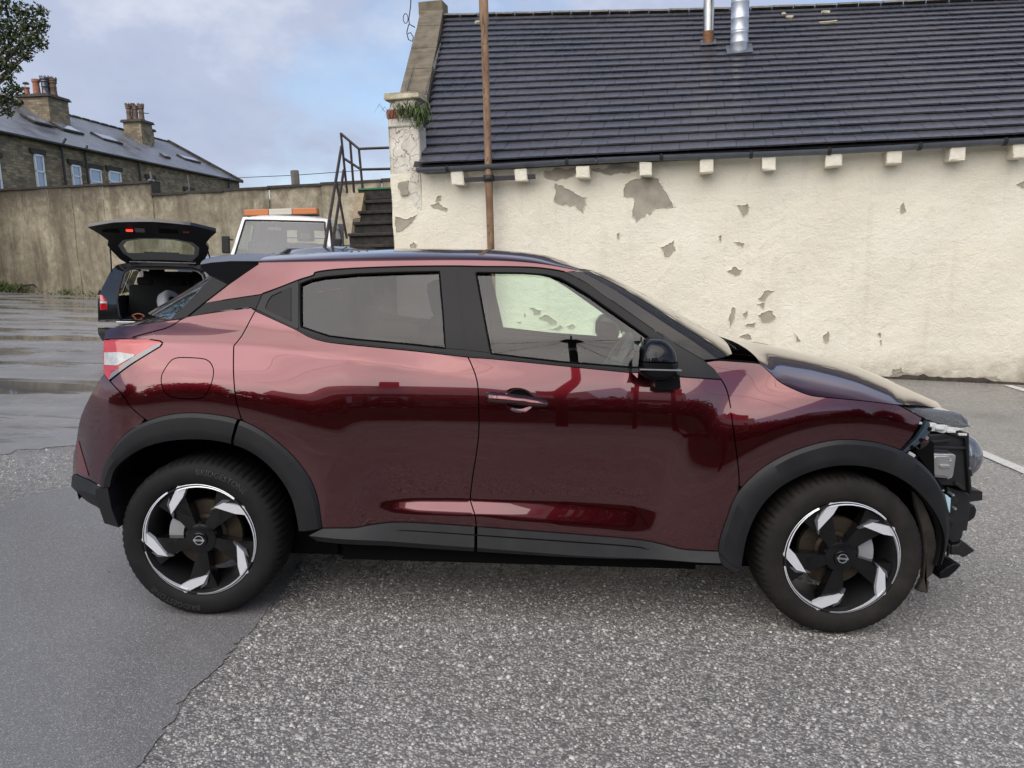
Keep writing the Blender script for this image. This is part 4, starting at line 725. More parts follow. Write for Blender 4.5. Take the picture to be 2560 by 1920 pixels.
# upper bank behind the wall
o = obj('bank', [(-40, .4, 4.2), (12.9, .4, 3.9), (13.1, .4, 3.6), (60, .4, 2.6), (60, 90, 1.6), (-40, 90, 4.2)], [(0, 1, 2, 3, 4, 5)], mat('bank_grass', (.06, .07, .03), .9, vary=.4, vscale=.5)); o.matrix_world = WM; tag(o, 'grassy bank above the retaining wall', kind='structure')
# weeds along its foot
for i, (x, y, n, h, l) in enumerate(((-26.6, 35.0, 240, .55, 'leafy green weeds at the foot of the stained wall, left edge of picture'), (-25.2, 34.4, 160, .35, 'low weeds beside the thick bramble at the stained wall'), (-21.5, 32.35, 130, .20, 'sparse weeds at the middle of the stained wall foot'), (-19.2, 31.1, 110, .16, 'thin weeds at the stained wall foot beside the open estate'))):
    w = empty('weed_patch', l, 'plant', (x, y, 0), group='weeds along the retaining wall')
    leafy('leaves', n, (0, 0, .1), (.75, .22, .10), h, .03, 'weed_green', w, 20 + i, .35); leafy('dead_leaves', n // 3, (.2, -.15, .05), (.9, .2, .04), h * .6, .03, 'weed_dry', w, 30 + i, .5)
m = MB(); m.tube([(0, 0, .1), (.4, -.1, .35), (.9, -.1, .42), (1.3, -.15, .15), (1.5, -.1, .0)], [.05, .045, .04, .035, .02], 6); o = m.build('bramble_stem', 'black_iron'); o.location = (-25.2, 34.0, 0); tag(o, 'dark arching stem lying at the foot of the stained wall', 'plant')
# posts and wire on the skyline
mat('grey_timber', (.16, .14, .12), .85, vary=.3)
for i, (s, h, w, l) in enumerate(((14.6, .75, .03, 'thin metal fence post above the stained wall'), (20.7, .62, .16, 'stubby timber gate post above the stained wall'), (12.2, .5, .05, 'short dark post near the step in the stained wall'))):
    m = MB(); m.tube([(0, 0, 0), (.02, 0, h * .6), (0, 0, h + .1)], w, 6); o = m.build('fence_post', 'grey_timber'); o.matrix_world = WM @ Matrix.Translation((s, .6, wtop(s) - .05)); tag(o, l, 'post', 'posts above the retaining wall')
m = MB(); m.tube([(12.2, .6, wtop(12.2) + .35), (14.6, .6, wtop(14.6) + .62), (20.7, .6, wtop(20.7) + .5), (26, .6, wtop(26) + .5)], .012, 4); o = m.build('fence_wire', 'black_iron'); o.matrix_world = WM; tag(o, 'thin wire strung between the posts above the stained wall', 'wire')
# ------------------------------------------------------------------ stone terrace above the retaining wall
def stone_mats():
    m = bpy.data.materials.new('coursed_stone'); t = NT(m); MATS['coursed_stone'] = m
    br = t.N.new('ShaderNodeTexBrick'); sp = t.N.new('ShaderNodeSeparateXYZ'); t.L.new(t.tc.outputs['Object'], sp.inputs[0]); cb = t.N.new('ShaderNodeCombineXYZ'); t.L.new(t.m('ADD', sp.outputs[0], sp.outputs[1]), cb.inputs[0]); t.L.new(sp.outputs[2], cb.inputs[1]); t.L.new(cb.outputs[0], br.inputs['Vector'])
    br.inputs['Scale'].default_value = 1.0; br.inputs['Brick Width'].default_value = .42; br.inputs['Row Height'].default_value = .16; br.inputs['Mortar Size'].default_value = .014; br.inputs['Color1'].default_value = (.36, .285, .175, 1); br.inputs['Color2'].default_value = (.13, .105, .07, 1); br.inputs['Mortar'].default_value = (.16, .145, .115, 1); br.inputs['Bias'].default_value = -.1
    n = t.noise(1.4, 5, .6); c = t.mix(t.ramp(n, [(.45, 0), (.72, .6)]), br.outputs[0], (.07, .06, .046)); t.col(c); t.rough(.9); t.bump(br.outputs[1], -.6, .03)
    m = bpy.data.materials.new('slate_roof'); t = NT(m); MATS['slate_roof'] = m
    br = t.N.new('ShaderNodeTexBrick'); sp = t.N.new('ShaderNodeSeparateXYZ'); t.L.new(t.tc.outputs['Object'], sp.inputs[0]); cb = t.N.new('ShaderNodeCombineXYZ'); t.L.new(sp.outputs[0], cb.inputs[0]); t.L.new(sp.outputs[1], cb.inputs[1]); t.L.new(cb.outputs[0], br.inputs['Vector'])
    br.inputs['Scale'].default_value = 1.0; br.inputs['Brick Width'].default_value = .55; br.inputs['Row Height'].default_value = .30; br.inputs['Mortar Size'].default_value = .012; br.inputs['Color1'].default_value = (.15, .16, .18, 1); br.inputs['Color2'].default_value = (.09, .09, .10, 1); br.inputs['Mortar'].default_value = (.02, .02, .02, 1)
    n = t.noise(.7, 6, .65); c = t.mix(t.ramp(n, [(.42, 0), (.62, .7)]), br.outputs[0], (.24, .25, .27)); t.col(c); t.rough(t.ramp(n, [(.4, .28), (.6, .5)])); t.bump(br.outputs[1], -.5, .04)
    mat('upvc', (.75, .76, .78), .35); mat('sooty_stone', (.05, .043, .034), .9, vary=.4, vscale=2, bump=.4); mat('terracotta', (.30, .125, .075), .8, vary=.3, vscale=5); mat('pot_dark', (.13, .09, .065), .8, vary=.5, vscale=4); mat('pot_glaze', (.045, .05, .07), .15, coat=.5); mat('house_glass', (.30, .36, .45), .05, metal=.4); mat('downpipe', (.012, .012, .015), .5)
stone_mats()
HM = plumb((-28.922, 39.086, 8.654), 86.0)
ter = empty('stone_terrace', 'row of dark stone terraced houses with slate roofs above the retaining wall', 'house', mw=HM)
RYh, RHh, S0, S1 = 6.6, 3.68, -26.0, 30.0
m = MB(); m.box(((S0 + S1) / 2, 6.6, -5), (S1 - S0, 13.1, 9.9)); m.add([(S1 - .05, .05, -.1), (S1 - .05, 13.1, -.1), (S1 - .05, 6.6, 3.5)], [(0, 1, 2)]); m.build('wall', 'coursed_stone', ter)
m = MB(); m.grid([[(x, -.25, -.06 - .14 + .02 * math.sin(x)), (x, 2, 1.06 + .04 * math.sin(x * .6)), (x, 4.4, 2.40 + .05 * math.sin(x * .5)), (x, RYh, RHh)] for x in np.linspace(S0, S1 + .15, 40)]); m.build('roof_front', 'slate_roof', ter, smooth=True)
m = MB(); m.grid([[(x, RYh, RHh), (x, 13.4, -.2)] for x in (S0, S1 + .15)]); m.build('roof_back', 'slate_roof', ter)
for i in range(48):
    x = S0 + i * 1.17; m = MB(); m.box((x + .58, RYh, RHh + .03), (1.13, .34, .12), taper=.8); m.build('ridge_tile', 'sooty_stone', ter)
for i in range(7):
    w0, w1 = i / 7, (i + 1) / 7 - .01; m = MB(); vv = []
    for w in (w0, w1): vv += [(S1 - .12, -.25 + 6.85 * w, -.2 + 3.9 * w), (S1 + .28, -.25 + 6.85 * w, -.2 + 3.9 * w), (S1 + .28, -.25 + 6.85 * w, .02 + 3.9 * w), (S1 - .12, -.25 + 6.85 * w, .02 + 3.9 * w)]
    m.add(vv, [(0, 1, 2, 3), (7, 6, 5, 4), (0, 4, 5, 1), (1, 5, 6, 2), (2, 6, 7, 3), (3, 7, 4, 0)]); m.build('verge_stone', 'sooty_stone', ter)
m = MB(); m.grid([[(x, -.30 + .07 * math.cos(a), -.20 + .07 * math.sin(a)) for a in np.linspace(math.pi, 2 * math.pi, 6)] for x in (S0, S1)]); m.box(((S0 + S1) / 2, -.1, -.16), (S1 - S0, .2, .14)); m.build('gutter', 'downpipe', ter)
def win(q, mullion):
    xs = [p[0] for p in q]; zs = [p[1] for p in q]; x0, x1 = (q[0][0] + q[3][0]) / 2, (q[1][0] + q[2][0]) / 2; z1 = (q[0][1] + q[1][1]) / 2; z0 = min(q[2][1], q[3][1]) - .9
    f = bpy.data.objects.new('window', None); COL.objects.link(f); f.parent = ter; f.empty_display_size = .2
    m = MB()
    for (a, b, c, d) in ((x0, x1, z1 - .10, z1), (x0, x0 + .10, z0, z1), (x1 - .10, x1, z0, z1), (x0, x1, z0, z0 + .1), (x0, x1, (z0 + z1) / 2 + mullion, (z0 + z1) / 2 + mullion + .09)): m.box(((a + b) / 2, -.02, (c + d) / 2), (b - a, .10, d - c))
    m.build('frame', 'upvc', f); m = MB(); m.box(((x0 + x1) / 2, .0, (z0 + z1) / 2), (x1 - x0 - .1, .03, z1 - z0 - .1)); m.build('pane', 'house_glass', f)
    m = MB(); m.box(((x0 + x1) / 2, -.03, z1 + .16), (x1 - x0 + .5, .12, .28)); m.build('lintel', 'sooty_stone', f); m = MB(); m.box(((x0 + x1) / 2, -.08, z0 - .08), (x1 - x0 + .3, .2, .14)); m.build('sill', 'sooty_stone', f)
for i, q in enumerate(ENV['hwin']): win(q, .35 if i < 2 else .1)
for q in ENV['hpipe']:
    m = MB(); pts = [(x, -.14, z) for x, z in q] + [(q[-1][0] + .05, -.14, -6)]; m.tube(pts, .075, 8); m.build('drainpipe', 'downpipe', ter)
def stack(s0, s1, y0, y1, top, pots):
    c = bpy.data.objects.new('chimney', None); COL.objects.link(c); c.parent = ter; c.empty_display_size = .2
    m = MB(); m.box(((s0 + s1) / 2, (y0 + y1) / 2, top / 2 + .5), (s1 - s0, y1 - y0, top - 1.0)); m.build('stack', 'coursed_stone', c)
    m = MB(); m.box(((s0 + s1) / 2, (y0 + y1) / 2, top - .10), (s1 - s0 + .36, y1 - y0 + .36, .20), taper=.92); m.build('cap', 'sooty_stone', c)
    for (ps, py, r, h, mt, crown) in pots:
        m = MB(); prof = [(r * 1.15, 0), (r * 1.15, .08), (r, .12), (r * .92, h * .45), (r * 1.05, h * .5), (r * .95, h * .56), (r * .95, h * .72), (r * 1.25, h * .76), (r * 1.1, h * .82), (r * 1.3, h * .9), (r * 1.15, h), (r * .7, h)]
        if crown: m.lathe(prof, 12, (ps, py, top))
        else: m.lathe([(r, 0), (r * .85, h * .8), (r * 1.05, h * .82), (r * 1.05, h), (r * .8, h)], 12, (ps, py, top))
        if crown:
            for k in range(8): a = k * math.pi / 4; m.box((ps + r * 1.15 * math.cos(a), py + r * 1.15 * math.sin(a), top + h + .05), (.09, .09, .12), taper=.3)
        m.build('chimney_pot', mt, c, sharp=40)
    return c
stack(21.6, 23.3, 4.25, 5.75, 4.25, [(22.0, 5.4, .20, 1.25, 'pot_dark', True), (22.6, 5.35, .16, 1.45, 'pot_dark', False), (22.2, 4.95, .20, 1.15, 'pot_dark', True), (22.3, 4.5, .21, 1.25, 'pot_dark', True)])
stack(23.9, 25.2, 5.2, 6.4, 4.0, [])
stack(10.2, 12.3, 4.1, 6.3, 4.05, [(10.7, 5.9, .19, .55, 'terracotta', False), (10.8, 5.25, .24, 1.05, 'terracotta', False), (11.0, 4.75, .24, 1.2, 'pot_glaze', True), (11.5, 4.85, .22, 1.3, 'pot_glaze', True), (11.3, 4.4, .23, 1.15, 'pot_dark', True)])
m = MB(); m.lathe([(.22, .75), (.16, .86), (0, .9)], 10, (10.7, 5.9, 4.05)); m.tube([(10.6, 5.9, 4.55), (10.6, 5.9, 4.85)], .02, 4); m.build('cowl', 'sooty_stone', ter)
for (s0, s1, y0, y1) in ((6.6, 8.6, 2.6, 3.7), (9.2, 11.4, 2.5, 3.6), (13.4, 15.8, 2.4, 3.5), (24.8, 27.6, 2.3, 3.2), (20.4, 21.2, 1.7, 2.3)):
    sl = math.atan2(RHh + .2, RYh + .25); m = MB(); rt = Matrix.Rotation(sl, 3, 'X'); yc = (y0 + y1) / 2; zc = -.2 + (yc + .25) * (RHh + .2) / (RYh + .25)
    m.box(((s0 + s1) / 2, yc, zc + .08), (s1 - s0, y1 - y0, .12), mtx=rt); f = m.build('skylight', 'sooty_stone', ter); m = MB(); m.box(((s0 + s1) / 2, yc, zc + .155), (s1 - s0 - .3, y1 - y0 - .25, .02), mtx=rt); m.build('pane', 'house_glass', f)
m = MB(); m.tube([(25.6, 6.3, 3.6), (25.6, 6.3, 5.6)], .03, 5); m.tube([(25.2, 6.3, 5.45), (26.6, 6.3, 5.6)], .025, 5)
for k in range(5): m.tube([(25.4 + .25 * k, 6.1, 5.47 + .03 * k), (25.4 + .25 * k, 6.6, 5.47 + .03 * k)], .015, 4)
o = m.build('roof_aerial', 'downpipe'); o.matrix_world = HM; tag(o, 'television aerial on the roof beside the right chimney', 'aerial')
# ------------------------------------------------------------------ trees
def leaf_mat(nm, a, b):
    m = bpy.data.materials.new(nm); t = NT(m); MATS[nm] = m; g = t.N.new('ShaderNodeNewGeometry'); n = t.noise(.9, 3, .6, g.outputs['Position']); r = t.N.new('ShaderNodeMath'); r.operation = 'ADD'; t.L.new(n, r.inputs[0]); t.L.new(t.m('MULTIPLY', g.outputs['Random Per Island'], .35), r.inputs[1])
    t.col(t.mix(t.ramp(r.outputs[0], [(.40, 0), (.85, 1)]), a, b)); t.rough(.6); t.b.inputs['Subsurface Weight'].default_value = 0
leaf_mat('tree_leaf', (.018, .032, .010), (.060, .080, .022)); leaf_mat('hedge_leaf', (.014, .026, .010), (.045, .065, .02)); mat('bark', (.055, .042, .03), .9, vary=.4, vscale=6, bump=.5)
def tree(name, label, base, clumps, leaf, per, trunk_r, lm='tree_leaf', seed=1, limb=True):
    t = empty(name, label, 'tree', base); r = np.random.default_rng(seed); m = MB(); top = Vector((np.mean([c[0][0] for c in clumps]) - base[0], np.mean([c[0][1] for c in clumps]) - base[1], np.mean([c[0][2] for c in clumps]) - base[2]))
    fork = Vector((top.x * .15, top.y * .15, top.z * .55)); m.tube([(0, 0, -.1), tuple(fork * .5 + Vector((.08, 0, 0))), tuple(fork)], [trunk_r, trunk_r * .8, trunk_r * .65], 9); m.build('trunk', 'bark', t, smooth=True)
    V = []; F = []
    for i, (c, rad) in enumerate(clumps):
        c = Vector(c) - Vector(base)
        if limb:
            m = MB(); mid = (fork + c) / 2 + Vector((0, 0, rad * .2)); m.tube([tuple(fork * .9), tuple(mid), tuple(c)], [trunk_r * .38, trunk_r * .2, .015], 5); m.build('limb', 'bark', t, smooth=True)
        n = int(per * (rad / .5) ** 1.6); 
        d = r.normal(0, 1, (n, 3)); d /= np.linalg.norm(d, axis=1, keepdims=True); p = d * (rad * r.random((n, 1)) ** .42) * np.array([1, 1, .8]); p += r.normal(0, rad * .12, (n, 3))
        a = r.normal(0, 1, (n, 3)); a /= np.linalg.norm(a, axis=1, keepdims=True); b = r.normal(0, 1, (n, 3)); b -= a * (a * b).sum(1, keepdims=True); b /= np.linalg.norm(b, axis=1, keepdims=True); L = leaf * r.uniform(.6, 1.25, (n, 1)); P = p + np.array(c)
        q = np.stack([P - a * L * .5, P + b * L * .34, P + a * L * .5, P - b * L * .34], 1).reshape(-1, 3); k = len(V) and sum(len(v) for v in V); V.append(q); F.append(np.arange(n * 4).reshape(-1, 4) + (k or 0))
    V = np.concatenate(V); F = np.concatenate(F); me = bpy.data.meshes.new('crown'); me.vertices.add(len(V)); me.vertices.foreach_set('co', V.ravel()); me.loops.add(F.size); me.loops.foreach_set('vertex_index', F.ravel().astype(np.int32)); me.polygons.add(len(F)); me.polygons.foreach_set('loop_start', (np.arange(len(F)) * 4).astype(np.int32)); me.update(calc_edges=True); me.materials.append(MATS[lm]); o = bpy.data.objects.new('crown', me); COL.objects.link(o); o.parent = t
    return t
CL = [((-15.12,19.1,8.66),.39),((-14.54,19.09,8.5),.37),((-14.09,19.1,8.57),.25),((-14.88,19.02,8.04),.46),((-14.25,19.03,8.06),.34),((-13.97,19.06,8.23),.16),((-14.52,18.97,7.65),.39),((-14.09,18.98,7.69),.25),((-14.98,18.94,7.53),.43),((-14.4,18.92,7.32),.18),((-15.02,18.87,7.02),.29),((-14.73,18.87,6.97),.16),((-14.98,18.82,6.68),.21),((-14.78,18.78,6.35),.23),((-14.61,18.78,6.38),.11),((-15.0,18.73,6.06),.29),((-14.65,18.73,5.98),.14),((-14.93,18.68,5.72),.17),((-15.79,19.02,8.19),.8),((-15.99,18.86,7.05),.8),((-15.63,18.74,6.16),.57),((-15.2,19.1,9.4),.6),((-17,18.6,8.0),1.2),((-18.5,18.4,9.0),1.4),((-20,18.2,8.2),1.3),((-18.2,19.2,7.0),1.2)]
tree('broadleaf_tree', 'overhanging leafy tree cut by the top left corner', (-18.4, 18.3, 0), CL, .105, 430, .28, seed=5)
# the far side of the lane, seen only in the flank and windows of the red car
def rand_tree(x, y, h, r, seed, label):
    q = random.Random(seed); cl = []
    for k in range(13): a = q.uniform(0, 6.28); d = r * q.random() ** .6; cl.append(((x + d * math.cos(a), y + d * math.sin(a) * .7, h * q.uniform(.42, .92)), r * q.uniform(.35, .55)))
    return tree('lane_tree', label, (x, y, 0), cl, .32, 130, .22, 'hedge_leaf', seed, limb=False)
for i, (x, y, h, r, l) in enumerate(((-9, -17, 4.8, 2.2, 'dark leafy tree reflected in the tail of the red car'), (-4.6, -19, 4.2, 2.0, 'small dark tree reflected in the rear door'), (3.5, -18, 4.4, 2.2, 'bushy tree reflected in the front door'), (9.5, -17, 5.4, 2.5, 'tall tree reflected in the front wing'), (16, -16, 5.0, 2.4, 'tree reflected beside the headlamp'), (-16, -15, 5.2, 2.4, 'leafy tree reflected in the rear bumper'))): rand_tree(x, y, h, r, 70 + i, l)['group'] = 'trees across the lane'
mat('lane_stone', (.16, .13, .09), .9, vary=.4, vscale=2, bump=.5)
m = MB(); m.box((0, 0, .8), (60, .4, 1.6)); o = m.build('lane_wall', 'lane_stone'); o.location = (0, -14.0, 0); tag(o, 'low stone wall across the lane, reflected in the red doors', 'wall')
hcl = [((x, -14.6 + .3 * math.sin(x * 2.1), 1.9 + .5 * math.sin(x * .55) + .3 * math.sin(x * 1.9)), 1.0) for x in np.arange(-26, 27, 1.1)]
hedge = tree('lane_hedge', 'dark hedge across the lane, reflected low along the red doors', (-27, -14.6, 0), hcl, .30, 90, .05, 'hedge_leaf', 91, limb=False); hedge['category'] = 'hedge'
def lane_house(x, y, w, d, h, label):
    r = empty('lane_house', label, 'house', (x, y, 0), group='houses across the lane'); m = MB(); m.box((0, 0, h / 2), (w, d, h)); m.build('wall', 'coursed_stone', r)
    m = MB(); m.add([(-w / 2 - .2, -d / 2 - .2, h), (w / 2 + .2, -d / 2 - .2, h), (w / 2 + .2, d / 2 + .2, h), (-w / 2 - .2, d / 2 + .2, h), (-w / 2 - .2, 0, h + d * .4), (w / 2 + .2, 0, h + d * .4)], [(0, 1, 5, 4), (2, 3, 4, 5), (0, 4, 3), (1, 2, 5)]); m.build('roof', 'slate_roof', r)
    for i in range(3):
        for z in (1.6, 4.0):
            if z + .8 < h: m = MB(); m.box((-w / 3 + i * w / 3, d / 2 + .02, z), (1.0, .06, 1.3)); m.build('window', 'upvc', r)
    m = MB(); m.box((w / 2 - .6, 0, h + d * .4 + .3), (.8, .6, 1.4)); m.build('chimney', 'coursed_stone', r)
lane_house(-2, -27, 9, 7, 5.2, 'stone house reflected in the red doors'); lane_house(13, -28, 10, 7, 5.0, 'stone house reflected in the red wing')
# telegraph pole mirrored in the driver's window
tp = empty('telegraph_pole', 'dark telegraph pole mirrored in the front side window', 'pole', (.87, -9.77, 0))
m = MB(); m.tube([(0, 0, 0), (0, 0, 7.7)], [.085, .075], 12); m.build('pole', 'bark', tp, smooth=True); m = MB(); m.lathe([(0, 7.86), (.09, 7.84), (.20, 7.79), (.22, 7.74), (.09, 7.70), (0, 7.70)], 18); m.build('cap_ring', 'downpipe', tp, smooth=True); m = MB(); m.tube([(0, 0, 7.8), (0, 0, 8.25)], .02, 6); m.build('finial', 'downpipe', tp)
for i, (x, y, z) in enumerate(((-22, -14, 6.2), (24, -12, 6.5), (16, -20, 4.8), (9, -26, 4.5), (-16, -26, 5.5), (30, 2, 7.5))):
    a = Vector((.87, -9.77, 7.76)); b = Vector((x, y, z)); m = MB(); m.tube([tuple(a.lerp(b, t) - Vector((0, 0, 2.0 * t * (1 - t)))) for t in np.linspace(0, 1, 10)], .012, 4); o = m.build('phone_wire', 'downpipe'); tag(o, ['phone wire running left from the mirrored telegraph pole', 'phone wire running right from the mirrored telegraph pole', 'phone wire falling to the right of the mirrored pole', 'steep phone wire below the mirrored pole cap', 'phone wire falling to the left of the mirrored pole', 'phone wire passing over the mirrored front window'][i], 'wire', 'phone wires from the telegraph pole')
# ------------------------------------------------------------------ the dark red hatchback
def car_mats():
    m = bpy.data.materials.new('ruby_paint'); t = NT(m); MATS['ruby_paint'] = m; b = t.b
    fl = t.voro(900, 'F1', 'Color'); s_ = t.N.new('ShaderNodeSeparateColor'); t.L.new(fl, s_.inputs[0])
    t.col(t.mix(s_.outputs[0], (.072, .0020, .0055), (.104, .004, .008))); b.inputs['Metallic'].default_value = .92; b.inputs['Roughness'].default_value = .20
    b.inputs['Coat Weight'].default_value = 1.0; b.inputs['Coat Roughness'].default_value = .015; b.inputs['Coat IOR'].default_value = 1.76
    m = bpy.data.materials.new('gloss_black'); t = NT(m); MATS['gloss_black'] = m; t.col((.006, .006, .007)); t.rough(.05); t.b.inputs['Specular IOR Level'].default_value = .35; t.b.inputs['Coat Weight'].default_value = .0; t.b.inputs['Coat Roughness'].default_value = .02
    m = bpy.data.materials.new('grained_plastic'); t = NT(m); MATS['grained_plastic'] = m; n = t.noise(9, 5, .6); t.col(t.mix(t.ramp(n, [(.4, 0), (.7, 1)]), (.010, .0105, .0115), (.016, .016, .017))); t.rough(t.ramp(t.noise(5, 4), [(.3, .44), (.7, .54)])); t.bump(t.noise(900, 2), .12, .001); t.b.inputs['Specular IOR Level'].default_value = .32
    mat('satin_black', (.008, .0085, .010), .22, spec=.18); mat('void_black', (.004, .004, .004), .9, spec=.1); mat('trim_dark', (.010, .011, .0125), .42, spec=.3)
    m = bpy.data.materials.new('tyre_rubber'); t = NT(m); MATS['tyre_rubber'] = m; n = t.noise(14, 6, .65); t.col(t.mix(t.ramp(n, [(.42, 0), (.72, 1)]), (.013, .013, .0135), (.021, .020, .019))); t.rough(t.ramp(n, [(.3, .55), (.7, .8)])); t.b.inputs['Specular IOR Level'].default_value = .16; t.bump(t.noise(220, 3), .15, .001)
    m = bpy.data.materials.new('dusty_tyre'); t = NT(m); MATS['dusty_tyre'] = m; n = t.noise(9, 6, .65); t.col(t.mix(t.ramp(n, [(.38, 0), (.70, 1)]), (.016, .015, .014), (.030, .027, .024))); t.rough(.8); t.b.inputs['Specular IOR Level'].default_value = .16; t.bump(t.noise(220, 3), .15, .001)
    mat('tyre_letter', (.035, .035, .036), .55); mat('machined_alloy', (.74, .76, .79), .34, metal=.35); mat('wheel_black', (.006, .006, .0065), .22, spec=.35); mat('barrel_black', (.016, .016, .017), .30)
    mat('disc_iron', (.075, .058, .043), .5, metal=.6, vary=.35, vscale=18); mat('caliper', (.42, .43, .44), .5, metal=.5, vary=.15); mat('facet_grey', (.16, .165, .175), .25, metal=.6); mat('nut_black', (.012, .012, .013), .3)
    mat('lamp_red', (.42, .008, .012), .06, coat=1.0); mat('lamp_red_dark', (.15, .004, .008), .08, coat=1.0); mat('lamp_clear', (.40, .41, .40), .12, coat=1.0, vary=.25, vscale=45); mat('lamp_grey', (.16, .165, .17), .12, coat=1.0); mat('reflector_red', (.10, .012, .02), .12, coat=.6)
    mat('alu_module', (.50, .49, .47), .38, metal=.85, vary=.08, vscale=20); mat('raw_black', (.012, .012, .013), .5, vary=.4, vscale=20); mat('bracket_blue', (.055, .08, .105), .4, metal=.3); mat('pale_plastic', (.55, .56, .55), .3, vary=.2, vscale=30); mat('liner_felt', (.035, .030, .024), .95, vary=.5, vscale=12, bump=.6, bscale=60); mat('sky_plastic', (.40, .58, .66), .4)
    mat('cabin_dark', (.022, .022, .024), .8, bump=.2, bscale=90); mat('cabin_grey', (.10, .10, .105), .8); mat('headliner', (.30, .29, .27), .9); mat('silver_trim', (.60, .61, .62), .28, metal=.9); mat('mirror_glass', (.9, .9, .9), .02, metal=1.0)
    glass_mat('clear_glass', (.80, .92, .84), ior=1.42); glass_mat('privacy_glass', (.28, .285, .29), ior=1.40); glass_mat('screen_glass', (.62, .78, .72)); glass_mat('rear_screen', (.10, .11, .11), ior=2.3); glass_mat('lens', (.86, .90, .95), ior=1.9, painted_refl=.10, dcol=(.62, .66, .72))  # lens has a bluish-white reflection painted in as diffuse colour
car_mats()
car = empty('hatchback_car', 'dark red hatchback with its front bumper missing, parked side on', 'car')
def nrm(x, z):
    e = 2e-3; gx = (S(x + e, z) - S(x - e, z)) / (2 * e); gz = (S(x, z + e) - S(x, z - e)) / (2 * e)
    n = np.stack([-gx, -np.ones_like(gx), -gz], -1); return n / np.linalg.norm(n, axis=-1, keepdims=True)
def crv(pts, n=6):                        # Catmull-Rom through the surveyed points
    p = [np.array(q, float) for q in pts]; out = []
    for i in range(len(p) - 1):
        a = p[max(i - 1, 0)]; b = p[i]; c = p[i + 1]; d = p[min(i + 2, len(p) - 1)]
        for k in range(n):
            t = k / n; out.append(tuple(.5 * ((2 * b) + (-a + c) * t + (2 * a - 5 * b + 4 * c - d) * t * t + (-a + 3 * b - 3 * c + d) * t ** 3)))
    out.append(tuple(p[-1])); return out
def resamp(pts, h, closed=True):
    out = []; n = len(pts)
    for i in range(n if closed else n - 1):
        a = np.array(pts[i]); b = np.array(pts[(i + 1) % n]); L = np.linalg.norm(b - a)
        if L < 1e-5: continue
        k = max(1, int(math.ceil(L / h)))
        for j in range(k): out.append(tuple(a + (b - a) * j / k))
    if not closed: out.append(tuple(pts[-1]))
    q = [out[0]]
    for p in out[1:]:
        if math.hypot(p[0] - q[-1][0], p[1] - q[-1][1]) > h * .12: q.append(p)
    return q
def bylen(pts, n):
    p = np.array(pts); d = np.concatenate([[0], np.cumsum(np.linalg.norm(np.diff(p, axis=0), axis=1))]); t = np.linspace(0, d[-1], n)
    return [tuple(np.interp(tt, d, p[:, k]) for k in range(p.shape[1])) for tt in t]
def area(p): return .5 * sum(p[i][0] * p[(i + 1) % len(p)][1] - p[(i + 1) % len(p)][0] * p[i][1] for i in range(len(p)))
def inset(p, d):
    if area(p) < 0: p = p[::-1]
    n = len(p); out = []
    for i in range(n):
        a = np.array(p[i - 1]); b = np.array(p[i]); c = np.array(p[(i + 1) % n]); u = b - a; w = c - b
        u = u / (np.linalg.norm(u) + 1e-9); w = w / (np.linalg.norm(w) + 1e-9); nn = np.array([-u[1] - w[1], u[0] + w[0]]); l = np.linalg.norm(nn)
        if l < 1e-6: out.append(tuple(b)); continue
        nn /= l; k = 1 / max(.5, abs(nn @ np.array([-u[1], u[0]]))); out.append(tuple(b + nn * d * min(k, 1.6)))
    return out
def inside(poly, X, Z):
    r = np.zeros(len(X), bool); n = len(poly); j = n - 1
    for i in range(n):
        xi, zi = poly[i]; xj, zj = poly[j]
        c = ((zi > Z) != (zj > Z)) & (X < (xj - xi) * (Z - zi) / (zj - zi + 1e-12) + xi); r ^= c; j = i
    return r
def dist_to(poly, X, Z):
    p = np.array(poly); d = np.full(len(X), 9.)
    for a, b in zip(p, np.roll(p, -1, 0)):
        ab = b - a; t = np.clip(((X - a[0]) * ab[0] + (Z - a[1]) * ab[1]) / (ab @ ab + 1e-12), 0, 1); d = np.minimum(d, np.hypot(X - a[0] - t * ab[0], Z - a[1] - t * ab[1]))
    return d
def tri_region(poly, holes, h):
    lo = np.min(poly, 0); hi = np.max(poly, 0); gx, gz = np.meshgrid(np.arange(lo[0], hi[0], h), np.arange(lo[1], hi[1], h)); gx = gx + (np.arange(gx.shape[0]) % 2)[:, None] * h / 2
    X = gx.ravel(); Z = gz.ravel(); k = inside(poly, X, Z) & (dist_to(poly, X, Z) > h * .45)
    for q in holes: k &= ~inside(q, X, Z) & (dist_to(q, X, Z) > h * .45)
    pts = list(poly); edges = [(i, (i + 1) % len(poly)) for i in range(len(poly))]
    for q in holes:
        b = len(pts); pts += list(q); edges += [(b + i, b + (i + 1) % len(q)) for i in range(len(q))]
    pts += list(zip(X[k], Z[k]))
    v, e, f, *_ = delaunay_2d_cdt([Vector(p) for p in pts], edges, [], 0, 1e-6)
    V = np.array([(p.x, p.y) for p in v]); F = [list(q) for q in f]; c = np.array([V[q].mean(0) for q in F]); ok = inside(poly, c[:, 0], c[:, 1])
    for q in holes: ok &= ~inside(q, c[:, 0], c[:, 1])
    return V, [q for q, o in zip(F, ok) if o]
SIDE = []
